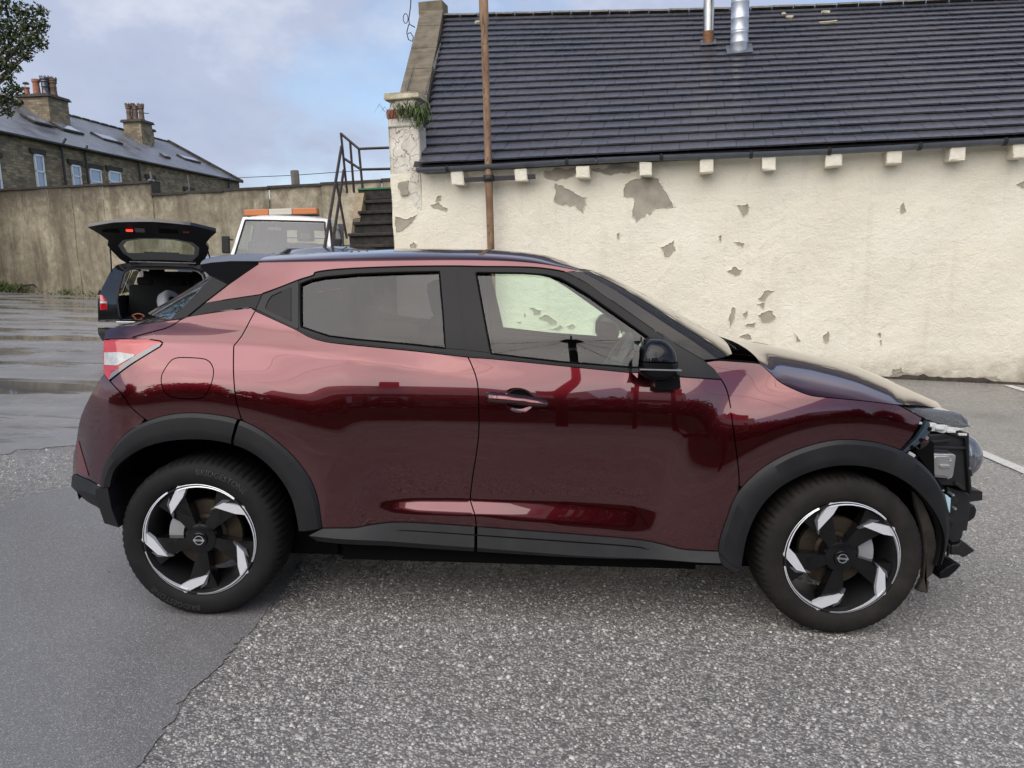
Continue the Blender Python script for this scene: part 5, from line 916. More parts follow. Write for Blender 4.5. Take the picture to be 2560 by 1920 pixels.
def panel(name, poly, mt, off=0.0, gap=.0025, thick=.018, h=.02, holes=(), parent=None, depth=None, hgap=.0025, mirror=True):
    poly = inset(resamp(poly, h), gap); hl = [inset(resamp(q, h * .7), -hgap) for q in holes]
    V, F = tri_region(poly, hl, h); s = S(V[:, 0], V[:, 1]) + off
    N = nrm(V[:, 0], V[:, 1])
    if depth is not None: s = s - depth(V)
    P = [(a, -b, c) for (a, c), b in zip(V, s)]; NN = [tuple(n) for n in N]; FF = []
    for q in F:
        a, b, c = (np.array(P[i]) for i in q[:3]); nn = np.cross(b - a, c - a); FF.append(q if nn[1] < 0 else q[::-1])
    for loop, sg in [(poly, 1)] + [(q, -1) for q in hl]:
        n = len(loop); L = np.array(loop); ss = S(L[:, 0], L[:, 1]) + off; b0 = len(P)
        if thick <= 0: continue
        for k in range(n):
            a = np.array(loop[k - 1]); c = np.array(loop[(k + 1) % n]); t = c - a; t /= np.linalg.norm(t) + 1e-9; on = np.array([t[1], 0, -t[0]]) 
            for d in (0, thick): P.append((L[k, 0], -(ss[k] - d), L[k, 1])); NN.append(tuple(on * sg))
        for k in range(n):
            i = b0 + 2 * k; j = b0 + 2 * ((k + 1) % n); q = [i, j, j + 1, i + 1]
            a, b, c = (np.array(P[w]) for w in q[:3]); nn = np.cross(b - a, c - a); FF.append(q if nn @ np.array(NN[i]) > 0 else q[::-1])
    o = obj(name, P, FF, mt, parent or car, smooth=True, normals=NN if depth is None else None)
    if mirror and parent is None:
        c = o.copy(); COL.objects.link(c); c.scale = (1, -1, 1)
    return o
def mirr(o):
    c = o.copy(); COL.objects.link(c); c.scale = (1, -1, 1); return c
T_ = {k: crv(v) for k, v in TR.items() if k in ('belt', 'cutB', 'cutR', 'cutF', 'silltop', 'sillmid', 'sillbot', 'rarch_o', 'rarch_m', 'rarch_i', 'farch_o', 'farch_m', 'farch_i', 'bumpline', 'tailgap', 'frametop', 'RB', 'apillar_out', 'apillar_in', 'hoodgap', 'wingtop', 'rearsil', 'tailside', 'spline')}
for k in ('lamp', 'fuel', 'glassR', 'glassF', 'recess', 'handle', 'cup', 'hatch', 'bandtop', 'bandbot', 'wingcut', 'winglamp', 'sail', 'flap', 'housing', 'coverR', 'coverF', 'lampband', 'reflector', 'bclad', 'bcladmid', 'bcladbot', 'dpillar', 'trimcut'): T_[k] = TR[k]
def closed_crv(p, n=5): q = crv(list(p) + [p[0]], n); return q[:-1]
def near(c, p): return int(np.argmin([math.hypot(a[0] - p[0], a[1] - p[1]) for a in c]))
belt = T_['belt']; ib = near(belt, T_['cutB'][0]); belt_r, belt_f = belt[:ib + 1], belt[ib:]
ro = T_['rarch_o']; fo = T_['farch_o']; st = T_['silltop']; ist = near(st, T_['cutB'][-1])
ir = near(ro, T_['cutR'][-1]); ibm = near(ro, T_['bumpline'][-1]); ifr = near(fo, T_['cutF'][-1])
rear_door = belt_r + T_['cutB'][1:] + st[:ist][::-1] + ro[ir + 1:][::-1] + T_['cutR'][1:][::-1]
front_door = belt_f + T_['cutF'][1:] + fo[1:ifr][::-1] + st[ist + 1:][::-1] + T_['cutB'][1:][::-1]
lamp = T_['lamp']
quarter = T_['cutR'] + ro[ibm + 1:ir][::-1] + T_['bumpline'][::-1] + [lamp[7], lamp[6], lamp[5], lamp[4], lamp[3]] + T_['tailgap'] + T_['bandbot'][:-1]
bumper = T_['bumpline'] + ro[1:ibm][::-1] + T_['bclad'][::-1] + T_['rearsil'][:-1][::-1] + [lamp[8]]
band = T_['bandtop'] + T_['bandbot'][::-1]
cpil = T_['RB'] + T_['frametop'][::-1] + T_['bandtop'][::-1][1:] + [T_['hatch'][2], T_['hatch'][1]]
frame_out = T_['frametop'] + T_['apillar_in'][1:] + [T_['sail'][3]] + belt[::-1]
gR, gF = closed_crv(T_['glassR'], 3), T_['glassF']
gR = T_['glassR']
cup = closed_crv(T_['cup']); fuel = closed_crv(T_['fuel'])
wing = T_['cutF'] + fo[ifr + 1:near(fo, T_['wingcut'][0]) + 1] + T_['wingcut'] + T_['winglamp'][1:] + T_['hoodgap'][1:] + T_['wingtop'][1:]
# body panels
d1 = panel('rear_door', rear_door, 'ruby_paint'); d2 = panel('front_door', front_door, 'ruby_paint', holes=[cup], hgap=0)
panel('quarter_panel', quarter, 'ruby_paint', holes=[fuel], hgap=.001); panel('fuel_flap', fuel, 'ruby_paint', gap=.003, mirror=False)
panel('rear_bumper_corner', bumper, 'ruby_paint', thick=.03); panel('roof_side', cpil, 'ruby_paint', thick=.0, gap=.001)
panel('pillar_trim', band, 'satin_black', off=-.001, gap=.003)
panel('front_wing', wing, 'ruby_paint')
panel('tailgate_side', T_['tailside'] + T_['tailgap'][::-1] + [lamp[3], lamp[2], lamp[1], lamp[0]], 'ruby_paint')
# window surround, glazing
fr = panel('window_frame', frame_out, 'satin_black', off=.002, gap=.001, holes=[gR, gF], thick=.03)
g1 = panel('rear_side_window', gR, 'privacy_glass', off=-.008, gap=-.004, thick=0); g2 = panel('front_side_window', gF, 'clear_glass', off=-.008, gap=-.004, thick=0)
panel('pillar_cover', T_['coverR'], 'satin_black', off=.0055, gap=.001, thick=.006); panel('pillar_cover', T_['coverF'], 'satin_black', off=.0055, gap=.001, thick=.006)
panel('sail_panel', T_['sail'], 'trim_dark', off=.008, gap=.001, thick=.01)
hs = panel('handle_housing', T_['housing'], 'trim_dark', off=.006, gap=.001, thick=.01, holes=[T_['recess']], hgap=0)
rc = np.array(T_['recess']).mean(0)
panel('handle_recess', T_['recess'], 'satin_black', off=.005, gap=0, thick=0, h=.008, depth=lambda V: .035 * np.clip(1 - ((V[:, 0] - rc[0]) / .06) ** 2, 0, 1) * np.clip(1 - ((V[:, 1] - rc[1]) / .065) ** 2, 0, 1))
panel('rear_door_handle', T_['flap'], 'satin_black', off=.010, gap=.001, thick=.02)
panel('windscreen_pillar', T_['apillar_in'] + T_['apillar_out'][::-1], 'gloss_black', off=.006, gap=.001)
# seals round the glass
def rail3(c, off, w, nm, mt, closed=False):
    L = resamp(c, .02, closed); m = MB(); pts = [(x, -(float(S(x, z)) + off), z) for x, z in L]
    if closed: pts.append(pts[0])
    m.tube(pts, w, 5); o = m.build(nm, mt, car, smooth=True); mirr(o); return o
rail3(gR, .002, .0045, 'window_seal', 'void_black', True); rail3(gF, .002, .0045, 'window_seal', 'void_black', True)
rail3(belt, .002, .004, 'waist_seal', 'gloss_black'); rail3(T_['frametop'], .002, .0035, 'drip_seal', 'void_black'); rail3(T_['hatch'], -.001, .004, 'tailgate_seal', 'void_black')
# backing shell so the shut lines read dark
full = belt + T_['cutF'][1:] + fo[1:ifr][::-1] + st[::-1] + ro[ibm:][::-1] + T_['bumpline'][::-1] + [lamp[8], lamp[5]] + T_['tailgap'] + T_['bandbot'][:-1]
panel('inner_shell', full, 'void_black', off=-.020, gap=.004, thick=0, h=.03)
panel('inner_shell', wing, 'void_black', off=-.020, gap=-.004, thick=0, h=.03)
# handle cup and handle
cc = np.array(T_['cup']).mean(0)
cu = panel('handle_cup', cup, 'ruby_paint', off=-.001, gap=0, thick=0, h=.008, depth=lambda V: .030 * np.clip(1 - ((V[:, 0] - cc[0]) / .07) ** 2 - ((V[:, 1] - cc[1]) / .055) ** 2, 0, 1) ** .6)
def bar_handle(poly, off, th, mt, nm):
    p = inset(resamp(closed_crv(poly, 4), .006), 0); V, F = tri_region(p, [], .008); d = dist_to(p, V[:, 0], V[:, 1]); s = S(V[:, 0], V[:, 1]) + off - th * (1 - np.clip(d / .014, 0, 1) ** .5)
    P = [(a, -b, c) for (a, c), b in zip(V, s)]; FF = []
    for q in F:
        a, b, c = (np.array(P[i]) for i in q[:3]); nn = np.cross(b - a, c - a); FF.append(q if nn[1] < 0 else q[::-1])
    o = obj(nm, P, FF, mt, car, smooth=True); mirr(o); return o
bar_handle(T_['handle'], .040, .022, 'ruby_paint', 'door_handle')
def dot_at(x, z, off, r, mt, nm, parent=None):
    m = MB(); y = -(float(S(x, z)) + off); m.lathe([(0, -.002), (r, -.002), (r, .004)], 14, (x, y, z), axis='Y'); o = m.build(nm, mt, parent or car); return fix_normals(o)
dot_at(-.125, .963, .041, .006, 'silver_trim', 'lock_cap')
m = MB(); m.box((-.112 + .01, -(float(S(-.1, .962)) + .0405), .962), (.0022, .002, .030)); m.build('handle_joint', 'void_black', car)
# tail lamp
lp = closed_crv(lamp, 2); lp = lamp
panel('tail_lamp', lp, 'lamp_red', off=.004, gap=.002, thick=.03)
panel('tail_lamp_reverse', T_['lampband'], 'lamp_clear', off=.0065, gap=.004, thick=.008)
q = [lamp[5], lamp[6], lamp[7], lamp[8], ((lamp[8][0] + .012), lamp[8][1] + .03), (lamp[7][0] - .005, lamp[7][1] + .022), (lamp[6][0] - .02, lamp[6][1] + .006)]
panel('tail_lamp_edge', q, 'lamp_grey', off=.0062, gap=.0005, thick=.004)
q = [TR['lampband'][5], TR['lampband'][4], (TR['lampband'][4][0] + .02, TR['lampband'][4][1] - .006), (lamp[8][0] + .006, lamp[8][1] + .035), (lamp[9][0], lamp[9][1] + .03)]
panel('tail_lamp_lower', q, 'lamp_red', off=.0062, gap=.0005, thick=.003)
panel('rear_reflector', T_['reflector'], 'reflector_red', off=.003, gap=.001)
# D pillar, rear screen, spoiler, tailgate
panel('tailgate_pillar', T_['dpillar'], 'satin_black', off=-.002, gap=.003)
def across(edge, n, bulge, zb=0.0, pw=2.0):        # edge: list of (x,y<0,z); loft to the mirrored edge with a rearward/forward bulge
    P = []
    for x, y, z in edge:
        b = bulge if not callable(bulge) else bulge(x, z); zz = zb if not callable(zb) else zb(x, z)
        P.append([(x + b * (1 - abs(v) ** pw), y * -v, z + zz * (1 - v * v)) for v in np.linspace(-1, 1, n)])
    return P
def E3(c, off=0.0): return [(x, -(float(S(x, z)) + off), z) for x, z in c]
e = E3(bylen([T_['dpillar'][0], T_['dpillar'][5]], 12), -.004); e = [(x + .0, y, z) for x, y, z in e]
m = MB(); m.grid(across(e, 21, lambda x, z: -.17 - .20 * np.clip((1.41 - z) / .18, 0, 1), 0)); m.build('rear_screen', 'rear_screen', car, smooth=True)
e = E3(bylen([T_['dpillar'][5]] + T_['tailside'][:4][::-1] + [lamp[0]], 8), -.002)
m = MB(); m.grid(across(e, 21, -.22)); fix_normals(m.build('tailgate', 'ruby_paint', car, smooth=True))
e = E3([lamp[0]] + [lamp[10], lamp[9]] + T_['rearsil'][::3] + [TR['bcladbot'][1]], -.002)
m = MB(); m.grid(across(e, 21, lambda x, z: -.14 if z > .6 else -.10)); fix_normals(m.build('rear_bumper', 'ruby_paint', car, smooth=True))
sp = FX['spoil']
prof = [(-1.130, 1.480), (-1.262, 1.478), (-1.346, 1.470), (-1.395, 1.4605), (-1.394, 1.449), (-1.359, 1.4145), (-1.2825, 1.3806), (-1.20, 1.425)]
m = MB(); P = []
for v in np.linspace(-1, 1, 25):
    a = abs(v); sx = -.10 * (1 - a ** 2.4); tz = .045 * (1 - a ** 2); yy = .60 * v
    P.append([(x + sx * (1 if i in (1, 2, 3, 4, 5) else .3), yy * (1.0 if i not in (0, 7) else 1.02), z + tz * (1 if i < 5 else .6)) for i, (x, z) in enumerate(prof)])
m.grid(P); o = fix_normals(m.build('spoiler', 'satin_black', car, sharp=50))
for sy in (-.60, .60): obj('spoiler_end', [(x, sy, z) for x, z in prof], [tuple(range(8))], 'satin_black', car)
# roof
RBc = bylen(T_['RB'], 40); zr = [(-1.2, 1.517), (-.974, 1.537), (-.82, 1.55), (-.62, 1.563), (-.48, 1.568), (-.33, 1.5685), (-.17, 1.570), (-.02, 1.563), (.10, 1.551), (.19, 1.527), (.255, 1.505), (.34, 1.475)]
P = []
for i, (x, z) in enumerate(RBc):
    t = i / 39; y0 = -float(S(x, z)); e_ = 2e-3; sl = float((S(x, z + e_) - S(x, z - e_)) / (2 * e_)); xc = x + .125 * max(0, (t - .6) / .4) ** 1.5 - .04 * max(0, (.2 - t) / .2); zc = float(np.interp(xc, [a for a, b in zr], [b for a, b in zr]))
    dz = (zc - z); P0 = np.array([x, y0, z]); T0 = np.array([.0, -sl, 1.0]); T0 /= np.linalg.norm(T0); P1 = P0 + T0 * max(.02, dz * .62); P2 = np.array([x + (xc - x) * .7, y0 * .60, zc - .004]); P3 = np.array([xc, 0, zc])
    row = []
    for v in np.linspace(0, 1, 18): row.append(tuple((1 - v) ** 3 * P0 + 3 * v * (1 - v) ** 2 * P1 + 3 * v * v * (1 - v) * P2 + v ** 3 * P3))
    P.append(row + [(a, -b, c) for a, b, c in row[:-1][::-1]])
m = MB(); m.grid(P); roof = fix_normals(m.build('roof', 'ruby_paint', car, smooth=True)); roofP = P
m = MB(); m.grid([[(a, b * .96, c - .035) for a, b, c in r] for r in P]); m.build('headliner', 'headliner', car, smooth=True)
# roof gloss strip joint near the front door
# windscreen
ae = E3(bylen(T_['apillar_out'], 16), .0)
def wb(x, z): return .135 + .105 * np.clip((1.47 - z) / .32, 0, 1.2)
m = MB(); m.grid(across(ae, 25, wb)); ws = fix_normals(m.build('windscreen', 'screen_glass', car, smooth=True))
# scuttle, bonnet
hg = bylen(T_['hoodgap'][::-1], 22); edge = [(x, -float(S(x, z)) , z) for x, z in hg] + [(1.575, -.765, .955), (1.65, -.715, .946), (1.73, -.655, .931), (1.80, -.595, .916), (1.85, -.535, .905)]
cres = FX['crest']; cxs = np.array([c[0] for c in cres]); czs = np.array([c[1] for c in cres])
P = []; n = len(edge)
for i, (x, y, z) in enumerate(edge):
    t = i / (n - 1); xc = .985 + (2.005 - .985) * t ** 1.04 if i else .985; xk = x + (xc - x) * .62; zk = float(np.interp(min(xk, 1.98), cxs, czs)); zc = float(np.interp(min(xc, 2.0), cxs, czs)) + .004
    P0 = np.array([x, y, z + .001]); P1 = P0 + np.array([.01, .075, max(.03, (zk - z) * .62)]); P2 = np.array([xk, y * .52, zk + .012]); P3 = np.array([xc, 0, zc])
    row = [tuple((1 - v) ** 3 * P0 + 3 * v * (1 - v) ** 2 * P1 + 3 * v * v * (1 - v) * P2 + v ** 3 * P3) for v in np.linspace(0, 1, 24)]
    P.append(row + [(a, -b, c) for a, b, c in row[:-1][::-1]])
m = MB(); m.grid(P); hood = fix_normals(m.build('bonnet', 'ruby_paint', car, smooth=True))
m = MB(); m.grid([[p for p in P[-1]], [(a - .02, b, c - .06) for a, b, c in P[-1]]]); m.build('bonnet_edge', 'ruby_paint', car)
m = MB(); q = across([(.70, -.74, 1.09), (.86, -.76, 1.07), (1.10, -.70, 1.02)], 13, .10, .0); m.grid(q); m.build('scuttle', 'void_black', car)
for (a, b, c) in (((.90, -.52, 1.115), (.86, -.30, 1.155), (.80, .05, 1.19)), ((.92, .1, 1.14), (.88, .30, 1.15), (.80, .62, 1.16))):
    m = MB(); m.tube([a, b], .010, 6); m.tube([b, c], .007, 6); m.build('wiper', 'trim_dark', car)
# arch trims
def arch(o_, m_, i_, nm, i0=0.0, i1=1.0, n=60, ret=-.60):
    oo, mm_, ii = bylen(o_, 101), bylen(m_, 101), bylen(i_, 101); rows = []
    for k in range(int(round(i0 * 100)), int(round(i1 * 100)) + 1):
        (a, b), (c, d), (e, f) = oo[k], mm_[k], ii[k]; so = float(S(a, b)); sm_ = float(S(c, d)); si = float(S(e, f))
        rows.append([(a, -(so - .012), b), (a, -(so + .004), b), (a * .75 + c * .25, -((so * .75 + sm_ * .25) + .015), b * .75 + d * .25), (c, -(sm_ + .020), d), (c * .5 + e * .5, -(sm_ + .019), d * .5 + f * .5), (e, -(si + .011), f), (e, -(si - .03), f)])
    m = MB(); m.grid(rows); ob = fix_normals(m.build(nm, 'grained_plastic', car, sharp=28)); mirr(ob); return ob
tc_ = TR['trimcut']; kk = near(bylen(T_['rarch_o'], 101), tc_[0]) / 100
arch(T_['rarch_o'], T_['rarch_m'], T_['rarch_i'], 'rear_arch_trim', 0, kk - .01); arch(T_['rarch_o'], T_['rarch_m'], T_['rarch_i'], 'rear_arch_trim', kk + .0, 1)
arch(T_['farch_o'], T_['farch_m'], T_['farch_i'], 'front_arch_trim')
for (c, nm) in ((T_['rarch_i'], 'r'), (T_['farch_i'], 'f')):
    wx = -1.318 if nm == 'r' else 1.318; rows = []
    pts = bylen(c, 40)
    for k, (x, z) in enumerate(pts): rows.append([(x, -.86, z), (x + (wx - x) * -.02, -.70, z + .01), (x, -.42, z)])
    m = MB(); m.grid(rows); cx, cz = wx, .30; b = len(m.v); mm_ = MB(); mm_.add([(x, -.42, z) for x, z in pts] + [(pts[-1][0], -.42, .16), (pts[0][0], -.42, .16)], [tuple(range(len(pts) + 2))]); m.add(mm_.v, mm_.f); o = m.build('wheel_liner', 'void_black', car); mirr(o)
# arch trim feet, bumper cladding, sills
def strip_loft(curves, offs, nm, mt, n=40, sharp=25):
    cs = [bylen(c, n) for c in curves]; rows = [[(c[k][0], -(float(S(*c[k])) + f), c[k][1]) for c, f in zip(cs, offs)] for k in range(n)]
    m = MB(); m.grid(rows); o = fix_normals(m.build(nm, mt, car, sharp=sharp)); mirr(o); return o
bc = T_['bclad'][::-1]; strip_loft([bc, T_['bcladmid'][::-1], T_['bcladbot'][1:4][::-1]], [.004, .016, -.03], 'bumper_cladding', 'grained_plastic', 24)
m = MB(); q = [(-1.735, .54), (-1.684, .547), (-1.672, .46), (-1.6465, .3816), (-1.705, .398), (-1.7344, .5028)]; m.prism(q, lambda a, b, d: (a, d, b), -.893, -.80); o = fix_normals(m.build('arch_trim_foot', 'grained_plastic', car)); mirr(o)
m = MB(); q = [(.8133, .3458), (.868, .30), (.9083, .2823), (.86, .284), (.83, .30), (.818, .315)]; m.prism(q, lambda a, b, d: (a, d, b), -.915, -.82); o = fix_normals(m.build('arch_trim_foot', 'grained_plastic', car)); mirr(o)
st, sm, sb = bylen(st, 400), bylen(T_['sillmid'], 400), bylen(T_['sillbot'], 400); js, jm, jb = near(st, T_['cutB'][-1]), near(sm, T_['cutB'][-1]), near(sb, T_['cutB'][-1])
def shift(c, d): return [(x + d, z) for x, z in c]
xg = T_['cutB'][-1][0]; cutl = lambda c: [p for p in c if p[0] < xg - .004]; cutr = lambda c: [p for p in c if p[0] > xg + .004]
strip_loft([cutl(st), cutl(st), cutl(sm), cutl(sb), cutl(sb)], [-.01, .010, .034, .006, -.08], 'rear_sill_cladding', 'grained_plastic', 50)
strip_loft([cutr(st), cutr(st), cutr(sm), cutr(sb), cutr(sb)], [-.01, .010, .034, .006, -.08], 'front_sill_cladding', 'grained_plastic', 50)
sl = resamp(T_['spline'], .02, False); m = MB(); m.tube([(x, -(float(S(x, z)) + .0185), z) for x, z in sl], .0028, 5); m.build('sill_groove', 'void_black', car)
m = MB(); m.box((0, 0, .26), (3.0, 1.30, .12)); m.box((0, 0, .30), (1.5, 1.56, .14)); m.box((-1.75, 0, .42), (.25, 1.2, .2)); m.build('underbody', 'void_black', car)
m = MB(); m.box((-.80, -.70, .262), (.03, .04, .07)); m.build('jacking_point', 'void_black', car)
# door mirrors
def door_mirror():
    mp = FX['mirror']; cx, cz = .515, 1.135; hx, hz = .079, .083; vv = []; nu, nv = 26, 18
    def sh(u, v, k=1.0):
        # superellipsoid, squarer at the bottom rear
        cu, su = math.cos(u), math.sin(u); cv, sv = math.cos(v), math.sin(v); p = .62
        x = math.copysign(abs(cu) ** p, cu) * abs(cv) ** .55; y = math.copysign(abs(su) ** p, su) * abs(cv) ** .55; z = math.copysign(abs(sv) ** .8, sv)
        zz = cz + hz * z * (1.0 if z > 0 else .92); tp = 1 - .34 * max(0, z) ** 1.5
        return (cx + hx * x * k * tp - .008 * z, -.93 + .10 * y * k * (1 - .1 * z), zz)
    for nm, v0, v1, mt in (('mirror_cap', .0, math.pi / 2, 'gloss_black'), ('mirror_body', -math.pi / 2, -.03, 'satin_black')):
        m = MB(); P = [[sh(2 * math.pi * i / nu, v0 + (v1 - v0) * j / nv, 1.0 if nm == 'mirror_cap' else .985) for i in range(nu + 1)] for j in range(nv + 1)]; m.grid(P); o = fix_normals(m.build(nm, mt, car, smooth=True)); mirr(o)
    m = MB(); m.add([(cx - hx * .985, -1.015, cz + .055), (cx - hx * .985, -.85, cz + .055), (cx - hx * 1.02, -.85, cz - .065), (cx - hx * 1.02, -1.015, cz - .065)], [(0, 1, 2, 3)]); o = m.build('mirror_glass', 'mirror_glass', car); mirr(o)
    m = MB(); m.rbox((cx + .003, -.955, cz - .030), (.158, .155, .006), .002); o = m.build('mirror_indicator', 'lamp_grey', car); mirr(o)
    m = MB(); m.prism(FX['mirfoot'], lambda a, b, d: (a, d, b), -.93, -.79); o = fix_normals(m.build('mirror_foot', 'satin_black', car)); mirr(o)
door_mirror()
# cabin
m = MB(); m.grid([[(-1.45, y, 1.0), (-1.1, y, .85), (-.4, y, .45), (.6, y, .45), (.85, y, .9)] for y in (-.70, .70)]); m.build('cabin_floor', 'cabin_dark', car)
def seat(x, y, back, nm='seat'):
    m = MB(); rt = Matrix.Rotation(R_(-14), 3, 'Y')
    m.rbox((x, y, .66), (.50, .50, .16), .05); m.rbox((x - .30, y, .98), (.15, .48, .62), .06, rt); m.rbox((x - .40, y, 1.33), (.10, .27, .18), .045, rt); m.tube([(x - .38, y - .06, 1.2), (x - .40, y - .06, 1.3)], .008, 6); m.tube([(x - .38, y + .06, 1.2), (x - .40, y + .06, 1.3)], .008, 6); m.build(nm, 'cabin_dark', car, smooth=False)
for y in (-.36, .36): seat(.02, y, 0)
m = MB(); rt = Matrix.Rotation(R_(-16), 3, 'Y'); m.rbox((-.86, 0, .95), (.16, 1.26, .62), .06, rt); m.rbox((-.62, 0, .66), (.46, 1.26, .14), .05)
for y in (-.42, 0, .42): m.rbox((-.98, y, 1.28), (.09, .25, .14), .04, rt)
m.build('rear_bench', 'cabin_dark', car)
m = MB(); m.rbox((.74, 0, .96), (.42, 1.36, .24), .06); m.rbox((.56, -.36, 1.045), (.16, .34, .06), .03); m.build('dashboard', 'cabin_dark', car); m = MB(); m.rbox((.52, .0, 1.10), (.02, .24, .14), .008); m.build('centre_screen', 'gloss_black', car)
m = MB(); ax = Matrix.Rotation(R_(-62), 3, 'Y'); ring = [tuple(ax @ Vector((.185 * math.cos(a), .185 * math.sin(a), 0)) + Vector((.40, -.36, 1.02))) for a in np.linspace(0, 2 * math.pi, 33)]; m.tube(ring, .015, 8, False); m.tube([ring[0], (.43, -.36, 1.02), ring[16]], .016, 6); m.tube([(.43, -.36, 1.02), ring[8 * 3]], .014, 6); m.rbox((.43, -.36, 1.02), (.05, .12, .12), .02); m.build('steering_wheel', 'cabin_grey', car, smooth=True)
def trim_in(c, nm, mt):     # door cards seen across the cabin
    pl = c; o = panel(nm, pl, mt, off=-.055, gap=.01, thick=0, h=.05, mirror=False); o.scale = (1, -1, 1); return o
trim_in(belt_r + T_['cutB'][1:] + st[:ist][::-1] + ro[ir + 1:][::-1] + T_['cutR'][1:][::-1], 'door_card', 'cabin_dark'); trim_in(front_door, 'door_card', 'cabin_dark')
for sx in (-1, 1):
    m = MB(); m.tube([(.36, sx * .735, 1.0), (.30, sx * .735, 1.012), (.24, sx * .735, 1.0)], .008, 6); m.build('inner_handle', 'silver_trim', car)
m = MB(); m.rbox((.40, 0, 1.39), (.03, .22, .065), .012); m.build('rear_view_mirror', 'cabin_dark', car)
# belts / B pillar inside
for sx in (-1, 1):
    m = MB(); m.add([(-.33, sx * .70, 1.05), (-.20, sx * .70, 1.05), (-.24, sx * .62, 1.45), (-.34, sx * .62, 1.45)], [(0, 1, 2, 3)]); m.build('pillar_lining', 'cabin_grey', car)
# ---- wheels
def build_wheel():
    # local: axis along Y, outer face at -Y, centre origin
    parts = {}
    R0 = .338; m = MB(); prof = [(.232, -.060), (.236, -.098), (.245, -.108), (.262, -.114), (.285, -.116), (.305, -.111), (.318, -.102), (.328, -.090), (.334, -.070), (.338, -.040), (.338, .09), (.330, .10), (.29, .12), (.24, .11), (.232, .06)]
    ns = 288; vv = []; ff = []; k_ = len(prof)
    for i in range(ns):
        a = 2 * math.pi * i / ns; ca, sa = math.cos(a), math.sin(a); gro = (i % 4 == 0)
        for j, (r, y) in enumerate(prof):
            rr = r - (.0055 if gro and 7 <= j <= 9 else 0) - (.0015 if (i // 4) % 2 and 8 <= j <= 9 else 0); vv.append((rr * ca, y + (.0015 if gro and 7 <= j <= 8 else 0), rr * sa))
    for i in range(ns):
        for j in range(k_ - 1):
            a = i * k_ + j; b = ((i + 1) % ns) * k_ + j; ff.append((a, b, b + 1, a + 1))
    m.add(vv, ff); parts['tyre'] = (m, 'tyre_rubber', 40)
    # barrel and lip
    m = MB(); m.lathe([(.236, -.100), (.233, -.106), (.228, -.106), (.226, -.098), (.219, -.085), (.205, -.02), (.200, .08), (.20, .10)], 72, axis='Y'); parts['rim'] = (m, 'barrel_black', 40)
    # spokes
    def W(px, py): return ((px - 1058) / 2.963 / 600.0, (1020 - py) / 2.963 / 580.0)
    spoke = [W(*p) for p in ((912, 640), (948, 712), (1000, 860), (1035, 950), (985, 985), (872, 865), (742, 788), (800, 692), (855, 655))]
    leg = [W(*p) for p in ((912, 630), (980, 634), (946, 712), (856, 838), (845, 768))]
    def rot(p, k): a = -2 * math.pi * k / 5; return (p[0] * math.cos(a) - p[1] * math.sin(a), p[0] * math.sin(a) + p[1] * math.cos(a))
    S5 = []; A5 = []
    for k in range(5):
        m = MB(); q = [rot(p, k) for p in spoke]; n = len(q)
        # face dished: outer end near the lip, hub end set back
        def fy(p, d): r = math.hypot(*p); return -.096 + .030 * max(0, 1 - r / .20) * 0 + d + .018 * math.sin(min(1, r / .22) * math.pi) * 0
        c = (sum(p[0] for p in q) / n, sum(p[1] for p in q) / n)
        vv = [(p[0], fy(p, 0.012), p[1]) for p in q] + [(p[0] * .985 + c[0] * .015, -.030, p[1] * .985 + c[1] * .015) for p in q] + [(c[0] * .80, -.0905, c[1] * .80), (c[0] * 1.35, -.0895, c[1] * 1.35)]
        ff = [(i, (i + 1) % n, (i + 1) % n + n, i + n) for i in range(n)]
        for i in range(n): ff.append((i, 2 * n if i in (2, 3, 4, 5) else 2 * n + 1, (i + 1) % n))
        ff += [(2, 2 * n, 2 * n + 1), (6, 2 * n + 1, 2 * n)]
        m.add(vv, ff); S5.append(m)
        m = MB(); q = [rot(p, k) for p in leg]; m.prism(q, lambda a, b, d: (a, d, b), -.1035, -.080)
        # rim arc, tapering
        a0 = math.radians(112) - 2 * math.pi * k / 5; a1 = math.radians(50) - 2 * math.pi * k / 5; rows = []
        for t in np.linspace(0, 1, 22):
            a = a0 + (a1 - a0) * t; w = .0150 * (1 - t * .6); rows.append([((.2365) * math.cos(a), -.1035, .2365 * math.sin(a)), ((.2365 - w) * math.cos(a), -.1075, (.2365 - w) * math.sin(a)), ((.2355 - w) * math.cos(a), -.090, (.2355 - w) * math.sin(a))])
        m.grid(rows); A5.append(m)
    parts['spoke'] = S5; parts['alloy_insert'] = A5
    FC = []
    for k in range(5):
        m = MB(); q = [rot(rot(W(*p), 0), k - 1) for p in ((1142, 800), (1228, 728), (1288, 728), (1182, 792))]; m.prism(q, lambda a, b, d: (a, d, b), -.0985, -.082); FC.append(m)
    parts['spoke_facet'] = FC
    # hub
    m = MB(); m.lathe([(0, -.095), (.040, -.095), (.062, -.088), (.070, -.070), (.07, -.03)], 30, axis='Y'); parts['hub'] = (m, 'wheel_black', 30)
    m = MB(); m.lathe([(0, -.1085), (.026, -.1085), (.031, -.106), (.033, -.097), (.033, -.09)], 32, axis='Y'); parts['centre_cap'] = (m, 'gloss_black', 30)
    m = MB(); m.lathe([(.0165, -.1087), (.0165, -.1105), (.0195, -.1105), (.0195, -.1087)], 32, axis='Y'); m.box((0, -.1106, 0), (.046, .0016, .0075)); parts['badge'] = (m, 'silver_trim', 30)
    N5 = []
    for k in range(5):
        a = math.radians(95) - 2 * math.pi * k / 5; m = MB(); m.lathe([(0, -.086), (.008, -.086), (.0115, -.080), (.0115, -.05)], 10, (.056 * math.cos(a), 0, .056 * math.sin(a)), axis='Y'); N5.append(m)
    parts['wheel_nut'] = N5
